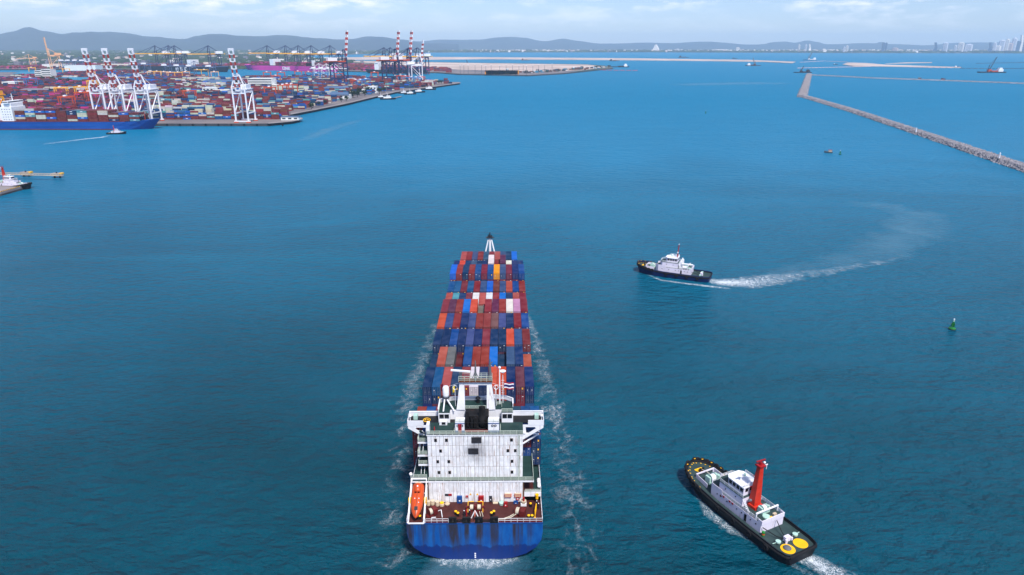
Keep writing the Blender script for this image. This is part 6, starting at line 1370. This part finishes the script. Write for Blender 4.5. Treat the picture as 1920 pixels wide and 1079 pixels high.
while y < 3000:
    far_ = y > 1500
    for seg in range(12):
        x0 = -1750 + seg * 140; x1 = x0 + 130
        px_mid = 960 + (x0 + 65) / y * FPX
        if row == 0 and x0 > XA(300, y, 4) - 140 and False: continue
        if yr.random() < (.10 if row else 0): continue
        if px_mid < 240: codes = yr.choice(['MMVRHNC', 'VVRMHBC', 'CCMVHR', 'NNBVMR'])
        elif y > 1800: codes = yr.choice(['MRVVNB', 'VVEMRC', 'NSBVL', 'RMVNVTE', 'NNBLVA'])
        else: codes = yr.choice(['VVVMNB', 'VVNBLAE', 'VVVEMR', 'NNBVEV', 'VRAVEB', 'BLNVAE', 'NBLNVS'])
        if yr.random() < .07: codes = 'EEW'
        block(x0, x1, y, 4 if row == 0 else yr.choice([4, 5, 6]), codes, yr.choice([1, 2, 3]), yr.choice([4, 5, 6]))
    y += 36 if not far_ else 44; row += 1
# far terminals across the basin
port_in = [(p[0], p[1]) for p in V2([G(-100, 130, 4), G(250, 128.8, 4), G(450, 127.6, 4), G(640, 131.5, 4), G(690, 133.6, 4), G(820, 135, 4), G(850, 137.5, 4), G(840, 131, 4), G(700, 124, 4), G(560, 119, 4), G(-100, 119, 4)])]
for yy in range(2750, 4200, 75):
    for seg in range(16):
        x0 = -2600 + seg * 150
        if yr.random() < .2: continue
        block(x0, x0 + 135, yy, 6, yr.choice(['MMHRC', 'VMRT', 'HHMC', 'RTVM', 'NBMR']), 3, 5)
for px in range(912, 972, 2):                        # ochre and red stack on the spit
    q = G(px, 140, 4.4)
    for k in range(6): stack_boxes.append((Vector((q.x, q.y, 4.7 + k * CHT)), R(90), ('Y' if (px // 9) % 2 else 'V') if yr.random() < .8 else 'D'))
# ---- one mesh for the mass
vs, fs, cols = [], [], []
crnd2 = random.Random(3)
CUBE_F = [(4,5,6,7),(0,1,5,4),(1,2,6,5),(2,3,7,6),(3,0,4,7)]
for p, rz, code in stack_boxes:
    c0, s0_ = math.cos(rz), math.sin(rz); n = len(vs); hx, hy = CW / 2, CL / 2
    for z in (p.z, p.z + CHT - .03):
        for dx, dy in ((-hx, -hy), (hx, -hy), (hx, hy), (-hx, hy)): vs.append((p.x + dx * c0 - dy * s0_, p.y + dx * s0_ + dy * c0, z))
    fs += [tuple(n + i for i in f) for f in CUBE_F]
    c = lin(tuple(min(255, max(0, v + crnd2.uniform(-14, 14))) for v in PAL[code][0])); kf = .8 if max(PAL[code][0]) - min(PAL[code][0]) > 45 else .85; cols.append(tuple(x * kf for x in c) + (1,))
me = bpy.data.meshes.new('stacked_containers'); me.from_pydata(vs, [], fs); me.materials.append(M['stack'])
ca = me.color_attributes.new('col', 'FLOAT_COLOR', 'CORNER'); flat = []
for c in cols: flat += list(c) * 20
ca.data.foreach_set('color', flat)
tag(link(bpy.data.objects.new('stacked_containers', me)), 'mass of stacked containers filling the yards and lower tiers', 'containers', kind='stuff')
print('containers in mass', len(stack_boxes), 'front', cnt)
# ---------------------------------------------------------------- trees and lamp posts
M['leaf'] = pm('leaf', (58, 84, 44), .8, .3, .3); M['leaf_dark'] = pm('leaf_dark', (40, 62, 38), .8, .3, .3); M['bark'] = pm('bark', (84, 70, 58), .9, .2, 1)
def tree_mesh(seed, n=170):
    r = random.Random(seed); mb = MB()
    for k in range(n):
        u = Vector((r.gauss(0, 1), r.gauss(0, 1), r.gauss(0, .8))).normalized() * r.uniform(.45, 1.05); lob = 1 + .25 * math.sin(u.x * 5 + seed) + .2 * math.sin(u.y * 6)
        c = Vector((u.x * 4.2 * lob, u.y * 4.2 * lob, 6.5 + u.z * 3.4 * lob)); s_ = r.uniform(.5, 1.1)
        a = Vector((r.uniform(-1, 1), r.uniform(-1, 1), r.uniform(-1, 1))).normalized(); b2 = a.cross(Vector((r.random(), r.random(), 1))).normalized(); d = a.cross(b2)
        mb.add([c + a * s_, c + b2 * s_ * .9, c - a * s_, c - b2 * s_ * .8, c + d * s_ * .6], [(0, 1, 4), (1, 2, 4), (2, 3, 4), (3, 0, 4)], k % 2)
    return mb.mesh('crown', [M['leaf'], M['leaf_dark']])
tms = [tree_mesh(i) for i in range(4)]
trk = MB().tube((0, 0, 0), (.2, .1, 3.5), .45, .3).tube((.2, .1, 3.3), (-1.5, .8, 6.5), .25, .1).tube((.2, .1, 3.3), (1.6, -.5, 6.8), .25, .1).tube((.2, .1, 3.3), (.2, .3, 8), .28, .1).mesh('trunk', M['bark'])
TREES = [(662, 184, 1.5, 'first'), (670, 183, 1.3, 'second'), (674, 179, 1.6, 'third'), (684, 181, 1.2, 'fourth'), (690, 177, 1.5, 'fifth'), (712, 177, 1.4, 'sixth'), (720, 174, 1.2, 'seventh'), (745, 168, 1.3, 'eighth'), (764, 163, 1.5, 'ninth'), (823, 158, 1.0, 'tenth'), (828, 157.5, 1.0, 'eleventh'), (834, 157, .9, 'twelfth'), (610, 196, .8, 'thirteenth'), (598, 199, .7, 'fourteenth'), (584, 206, 1.1, 'fifteenth'), (516, 216, 1.0, 'sixteenth'), (508, 217, .9, 'seventeenth'), (650, 190, .9, 'eighteenth'), (640, 192, .8, 'nineteenth'), (80, 154, 1.6, 'twentieth'), (100, 156, 1.7, 'twenty first'), (115, 157, 1.6, 'twenty second'), (132, 157.5, 1.5, 'twenty third'), (346, 178, 1.3, 'twenty fourth'), (366, 176, 1.2, 'twenty fifth')]
for i, (px, py, s_, od) in enumerate(sorted(TREES)):
    q = G(px, py, 4); t = empty('tree', (q.x, q.y, 4), R(i * 47), 'green leafy tree in the port, %s tree counted from the left' % ['first', 'second', 'third', 'fourth', 'fifth', 'sixth', 'seventh', 'eighth', 'ninth', 'tenth', 'eleventh', 'twelfth', 'thirteenth', 'fourteenth', 'fifteenth', 'sixteenth', 'seventeenth', 'eighteenth', 'nineteenth', 'twentieth', 'twenty first', 'twenty second', 'twenty third', 'twenty fourth', 'twenty fifth'][i], 'tree', 'trees among the port buildings')
    put(tms[i % 4], 'crown', (0, 0, 0), t); put(trk, 'trunk', (0, 0, 0), t); t.scale = (s_ * 1.2,) * 3
pole_me = MB().tube((0, 0, 0), (0, 0, 34), .55, .35, 6).mesh('pole', M['grey']); head_me = MB().box(-2.2, 2.2, -.8, .8, 33.6, 35).mesh('lamp_head', M['crane_white'])
POLES = [(863, 139), (870, 138), (878, 139), (891, 138.5), (903, 138), (911, 140), (921, 138), (937, 140), (949, 138), (961, 138), (973, 140), (981, 138), (987, 141), (999, 139.5), (1010, 138), (1021, 137), (1035, 136), (346, 190), (550, 187), (590, 182), (655, 176), (725, 172), (742, 166), (752, 163)]
for i, (px, py) in enumerate(POLES):
    q = G(px, py, 4.4); far_ = i < 17
    t = empty('lamp_mast', (q.x, q.y, 4.4), 0, ('tall grey lamp mast on the unfinished spit, %s from the left' if far_ else 'tall grey lamp mast in the container yard, %s from the left') % (ORD + ['fifteenth', 'sixteenth', 'seventeenth'])[i if far_ else i - 17], 'lamp mast', 'lamp masts on the spit' if far_ else 'lamp masts in the yard')
    put(pole_me, 'pole', (0, 0, 0), t, scale=(1.5, 1.5, 1)); put(head_me, 'lamp_head', (0, 0, 0), t)
# ---------------------------------------------------------------- the far shore
M['town_white'] = pm('town_white', (232, 228, 222), .7, .1, .01); M['tower_pale'] = pm('tower_pale', (214, 216, 224), .6, .08, .02); M['tower_blue'] = pm('tower_blue_glass', (96, 118, 150), .35, .15, .02); M['tower_tan'] = pm('tower_tan', (206, 186, 178), .6, .1, .02)
fr = random.Random(9)
def far_ok(x, y):
    return inside(x, y, main_poly)
wood = MB(); town = MB()
def blob(mb, x, y, z, rx, rz_):
    n = 6; a0 = fr.uniform(0, 1); vs = [(x, y, z + rz_)]
    for i in range(n): a = a0 + 2 * math.pi * i / n; r_ = rx * fr.uniform(.75, 1.2); vs.append((x + math.cos(a) * r_ * .7, y + math.sin(a) * r_ * .7, z + rz_ * fr.uniform(.65, .95)))
    for i in range(n): a = a0 + 2 * math.pi * i / n; r_ = rx * fr.uniform(.9, 1.3); vs.append((x + math.cos(a) * r_, y + math.sin(a) * r_, z - 1))
    mb.add(vs, [(0, 1 + i, 1 + (i + 1) % n) for i in range(n)] + [(1 + i, 7 + i, 7 + (i + 1) % n, 1 + (i + 1) % n) for i in range(n)], fr.randint(0, 1))
for k in range(7000):
    d = 3600 + (fr.random() ** 1.4) * 10500; px = fr.uniform(-150, 2080) if d > 7400 else fr.uniform(-150, 660)
    x = XA(px, d)
    if not far_ok(x, d) or (px < 860 and d < 4600 and fr.random() < .5): continue
    s_ = fr.uniform(14, 34) * (d / 7000) ** .6; blob(wood, x, d, 4, s_ * 1.5, s_ * .55)
for k in range(2400):                                 # belt of trees right behind the beach
    px = fr.uniform(700, 2080); base = 98.7 if px > 800 else 100
    d = G(px, base).y * fr.uniform(1.01, 1.10); x = XA(px, d)
    if far_ok(x, d): s_ = fr.uniform(14, 30); blob(wood, x, d, 4, s_ * 1.6, s_ * .8)
tag(wood.build('woodland', [M['leaf'], M['leaf_dark']]), 'far off woods and gardens covering the coastal plain', 'woods', kind='stuff')
for k in range(1750):
    if k < 1300:
        px = fr.choice([fr.uniform(800, 2000), fr.gauss(1330, 90), fr.gauss(1570, 70), fr.gauss(1700, 60), fr.gauss(1900, 60), fr.gauss(1000, 60)]); d = G(px, 98.6).y * fr.uniform(1.005, 1.14)
    else:
        d = 3800 + fr.random() ** 1.3 * 9500; px = fr.uniform(-100, 760) if d < 8500 else fr.uniform(-100, 2000)
    x = XA(px, d)
    if not far_ok(x, d) or (d < 4400 and px > 500): continue
    w_, dp, h_ = fr.uniform(10, 42), fr.uniform(10, 24), fr.choice([6, 8, 10, 14, 20]) * (1.3 if k < 1300 else 1.0)
    if fr.random() < .05 and px < 700: w_, h_ = fr.uniform(80, 200), 9
    town.box(x - w_ / 2, x + w_ / 2, d, d + dp, 4, 4 + h_ + 5, fr.choice([0, 0, 1, 2] if k < 1300 else [0, 1, 2, 2]))
tag(town.build('town', [M['town_white'], M['tower_tan'], M['roof_grey']]), 'scattered white houses and sheds of the far town', 'town', kind='stuff')
def tower(px, top, wpx, base, mat, label, kind='slab', side=None):
    d = G(px, base).y * 1.03; x = XA(px, d); h_ = HT(top, d) - 4; w_ = wpx / FPX * d
    t = empty('tower_block', (x, d, 4), R(fr.uniform(-25, -5)), label, 'tower block', 'tower blocks along the far shore')
    dp = w_ * .7
    if kind == 'sail':
        MB().extr([(-w_ / 2, 0, 0), (w_ / 2, 0, 0), (w_ * .42, 0, h_ * .4), (w_ * .2, 0, h_ * .8), (w_ * .1, 0, h_), (-w_ * .05, 0, h_), (-w_ * .2, 0, h_ * .6)], (0, dp, 0)).build('body', M[mat], t)
    elif kind == 'curve':
        MB().extr([(-w_ / 2, 0, 0), (w_ / 2, 0, 0), (w_ * .42, 0, h_ * .5), (w_ * .1, 0, h_), (-w_ * .3, 0, h_), (0, 0, h_ * .5)], (0, dp, 0)).build('body', M[mat], t)
    else:
        MB().box(-w_ / 2, w_ / 2, 0, dp, 0, h_ * .94).build('body', M[mat], t)
        MB().box(-w_ * .28, w_ * .3, dp * .2, dp * .8, h_ * .94, h_).build('roof_block', M[mat], t)
        n = max(3, int(h_ / 16))
        for i in range(n): MB().box(-w_ * .46, w_ * .30, -.8, -.05, h_ * .92 * (i + .3) / n, h_ * .92 * (i + .75) / n).build('window_band', M['tower_blue'], t)
    return t
TW = [(1228, 84, 13, 98, 'town_white', 'white stepped sail shaped hotel on the far shore left of centre', 'sail'), (1270, 92, 6, 98, 'town_white', 'small white hall on the shore right of the sail hotel', 'slab'), (1350, 93, 26, 98, 'town_white', 'long white hotel on the shore in the middle', 'slab'), (1383, 89, 5, 98, 'town_white', 'lone white block right of the long white hotel', 'slab'),
      (1497, 84, 3.5, 98.5, 'town_white', 'slim white tower left of the curved tower', 'slab'), (1517, 83, 5, 98.5, 'town_white', 'curved white tower leaning against the hill', 'curve'), (1510, 84, 3, 98.2, 'tower_pale', 'slim grey tower between the two white ones', 'slab'), (1545, 92, 10, 99, 'town_white', 'white domed hall right of the curved tower', 'curve'), (1587, 86, 4, 99.5, 'town_white', 'thin white tower above the low town', 'slab'), (1582, 88, 3, 99.5, 'tower_pale', 'thin grey tower beside the thin white one', 'slab'),
      (1655, 80, 4, 99, 'tower_blue', 'dark twin tower standing alone, left half', 'slab'), (1659.5, 80, 3, 99, 'tower_blue', 'dark twin tower standing alone, right half', 'slab'), (1678, 90, 9, 99, 'tower_tan', 'tan block left of the dark wood', 'slab'), (1752, 80, 8, 99, 'tower_blue', 'dark sloping tower, first of the shore towers', 'curve'), (1771, 80, 7, 99, 'tower_pale', 'grey and white tower, second of the shore towers', 'slab'), (1800, 80, 9, 99, 'town_white', 'broad bright white tower, third of the shore towers', 'slab'),
      (1790, 85, 4, 99, 'tower_pale', 'small pale tower left of the bright white one', 'slab'), (1815, 83, 11, 99, 'tower_pale', 'wide grey block right of the bright white tower', 'slab'), (1854, 80, 7, 99, 'tower_blue', 'dark tower, first of the right hand cluster', 'curve'), (1863, 80, 5, 99, 'tower_pale', 'grey tower, second of the right hand cluster', 'slab'), (1868, 86, 12, 99, 'town_white', 'low white hotel in front of the right hand cluster', 'slab'), (1876, 75, 8, 99, 'tower_pale', 'tall grey tower, third of the right hand cluster', 'slab'),
      (1886, 73, 5, 99, 'town_white', 'slender white tower, fourth of the right hand cluster', 'slab'), (1892, 81, 8, 99, 'tower_tan', 'tan tower, fifth of the right hand cluster', 'slab'), (1899, 71, 6, 99, 'tower_pale', 'tall pale tower, sixth of the right hand cluster', 'slab'), (1905, 77, 9, 99, 'tower_blue', 'dark blue tower in front near the right edge', 'slab'), (1911, 66, 7, 99, 'town_white', 'tallest white tower of the right hand cluster', 'curve'), (1920, 73, 6, 99, 'tower_blue', 'dark tower cut by the right picture edge', 'slab')]
for a in TW: tower(a[0], a[1], a[2], a[3], a[4], a[5], a[6])
# ---------------------------------------------------------------- dredgers, barges, distant vessels
def barge(px, py, Lpx, label, hullm, housem, crane=None, crane_h=0, rz=0, extra=None, flip=1):
    q = G(px, py); mpp = (q.y * math.cos(PITCH) + 117 * math.sin(PITCH)) / FPX; Ln = Lpx * mpp; Bm = min(22, Ln * .3); h = max(3, Ln * .04)
    t = empty('work_barge', (q.x, q.y + Bm / 2, 0), R(rz), label, 'barge', 'work vessels in the bay')
    MB().extr([(-Ln / 2, -Bm / 2, h), (-Ln * .47, -Bm / 2, -.5), (Ln * .47, -Bm / 2, -.5), (Ln / 2, -Bm / 2, h)], (0, Bm, 0)).build('hull', M[hullm], t)
    MB().box(-flip * Ln * .3 - Ln * .09, -flip * Ln * .3 + Ln * .09, -Bm * .35, Bm * .35, h, h + Ln * .09).box(-flip * Ln * .3 - Ln * .05, -flip * Ln * .3 + Ln * .05, -Bm * .3, Bm * .3, h + Ln * .09, h + Ln * .14).build('deckhouse', M[housem], t)
    MB().box(-Ln * .1, Ln * .2, -Bm * .3, Bm * .3, h, h + Ln * .035).build('deck_cargo', M[extra or 'rust'], t)
    if crane:
        w_ = max(1.2, mpp * .9); bx = flip * Ln * .1
        MB().box(bx - Ln * .06, bx + Ln * .06, -Bm * .3, Bm * .3, h, h + Ln * .08).build('crane_house', M[extra or crane], t)
        MB().beam((bx, 0, h + Ln * .07), (bx - flip * crane_h * .35, 0, h + crane_h), w_ * 1.2, w_ * 1.2, w_ * .8, w_ * .8).build('crane_jib', M[crane], t)
        MB().beam((bx + flip * Ln * .04, 0, h + Ln * .07), (bx + flip * Ln * .03, 0, h + crane_h * .45), w_).build('crane_gantry', M[crane], t)
        MB().beam((bx + flip * Ln * .03, 0, h + crane_h * .45), (bx - flip * crane_h * .35, 0, h + crane_h), w_ * .4).build('crane_stay', M[crane], t)
    return t
barge(1413, 124, 28, 'white and rusty cutter dredger with raised jib working off the sand bar', 'dark_grey', 'white_clean', 'grey', 42, extra='rust')

barge(1507, 137, 32, 'long dark barge with excavator moored at the breakwater end', 'tug_black', 'dark_grey', 'dark_grey', 26, flip=-1, extra='dark_grey')
barge(1862, 137, 50, 'crane barge with raised dark jib and orange deckhouse on the right', 'tug_black', 'white_clean', 'dark_grey', 62, extra='crane_orange', flip=-1)
barge(1520, 113.5, 26, 'distant white dredger with tall gantry at the end of the sand bar', 'tug_blue', 'white_clean', 'grey', 60, extra='white_clean', flip=-1)
barge(1567, 121.5, 8, 'tiny dark workboat left of the sand island', 'tug_black', 'white_clean')
barge(1797, 127, 14, 'small red workboat at the tip of the long pipeline', 'dark_red', 'white_clean', extra='dark_red')
barge(1725, 148, 6, 'small boat left of the other on the thin breakwater', 'rust', 'tan_concrete'); barge(1769, 149.5, 8, 'small dark boat right of the other at the thin breakwater', 'dark_red', 'dark_grey')
barge(1282, 108.5, 20, 'dark freighter far out in front of the sail hotel', 'tug_black', 'dark_grey'); barge(1378, 110.5, 10, 'small dark freighter right of the other far freighter', 'tug_black', 'dark_grey')
barge(985, 113.5, 17, 'rusty flat barge beside the sand bar, left one', 'rust', 'rust'); barge(1152, 115, 20, 'dark flat barge beside the sand bar, right one', 'tug_black', 'dark_grey')
barge(1163, 126.5, 34, 'dark coaster with white aft house off the tip of the spit', 'tug_black', 'white_clean', flip=-1, extra='dark_grey'); barge(1131, 97.5, 8, 'tiny dark freighter against the far beach', 'tug_black', 'dark_grey')
barge(876, 119.5, 4, 'little red workboat left of the spit lamp masts', 'dark_red', 'dark_red', 'dark_grey', 20)
def floatline(pts, label, mat, w_=5):
    mb = MB(); P = [G(*p) for p in pts]
    for a, b_ in zip(P[:-1], P[1:]):
        n = max(2, int((b_ - a).length / 26))
        for k in range(n): mb.tube(a.lerp(b_, k / n) + Vector((0, 0, .8)), a.lerp(b_, (k + .8) / n) + Vector((0, 0, .8)), w_ * .35, n=6)
    tag(mb.build('floating_pipeline', M[mat]), label, 'pipeline', kind='stuff')
M['float_red'] = pm('float_red', (214, 96, 110), .6, .1, .1); M['float_pink'] = pm('float_pink', (214, 176, 168), .6, .1, .1)
floatline([(1098, 131.8), (1150, 132.6), (1198, 133)], 'red floating boom trailing from the tip of the spit', 'float_red')
floatline([(1495, 128.5), (1560, 127), (1650, 125)], 'pink floating pipeline from the left to the sand island', 'float_pink'); floatline([(1500, 117.5), (1545, 115), (1590, 117)], 'pink floating pipeline above the sand island', 'float_pink'); floatline([(1650, 125), (1740, 127.5), (1800, 128)], 'pink floating pipeline right of the sand island', 'float_pink')
floatline([(1800, 129), (1860, 129.5), (1990, 128.5)], 'dark floating pipeline leading out of the picture on the right', 'dark_grey'); floatline([(1830, 119.5), (1990, 117)], 'dark distant floating pipeline at the right edge', 'dark_grey', 6)
# low clutter on the unfinished spit
clr = random.Random(5); cl = MB()
for k in range(120):
    f = clr.random(); px = 990 + f * 150 + clr.uniform(-20, 5); py = 138.5 - f * 11 + clr.uniform(-3, .5); q = G(px, py, 4.7)
    if inside(q.x, q.y, main_poly): w_ = clr.uniform(4, 18); cl.box(q.x - w_ / 2, q.x + w_ / 2, q.y, q.y + clr.uniform(4, 10), 4.3, 4.7 + clr.uniform(2, 7), clr.randint(0, 4))
tag(cl.build('site_clutter', [M['rust'], M['white_clean'], M['dark_grey'], M['leaf_dark'], M['roof_teal']]), 'huts, pipes and machines scattered on the spit tip', 'site clutter', kind='stuff')
bld('site_office', 949, 954, 135, 14, 14, 'small white and blue site office on the spit', floors=1)
# ---------------------------------------------------------------- haze: one even body of air round everything
hz_m = bpy.data.materials.new('haze_air'); hz_m.use_nodes = True; ht = hz_m.node_tree; ht.nodes.clear()
pv = ht.nodes.new('ShaderNodeVolumePrincipled'); ho = ht.nodes.new('ShaderNodeOutputMaterial'); ht.links.new(pv.outputs[0], ho.inputs['Volume'])
pv.inputs['Color'].default_value = (0.60, 0.81, 1.0, 1); pv.inputs['Density'].default_value = HAZE; pv.inputs['Anisotropy'].default_value = 0.0
hz = MB().box(-34500, 34500, -2500, 30500, -4, 520).build('haze', hz_m)
tag(hz, 'thin blue summer haze over the whole bay', 'haze', kind='stuff')
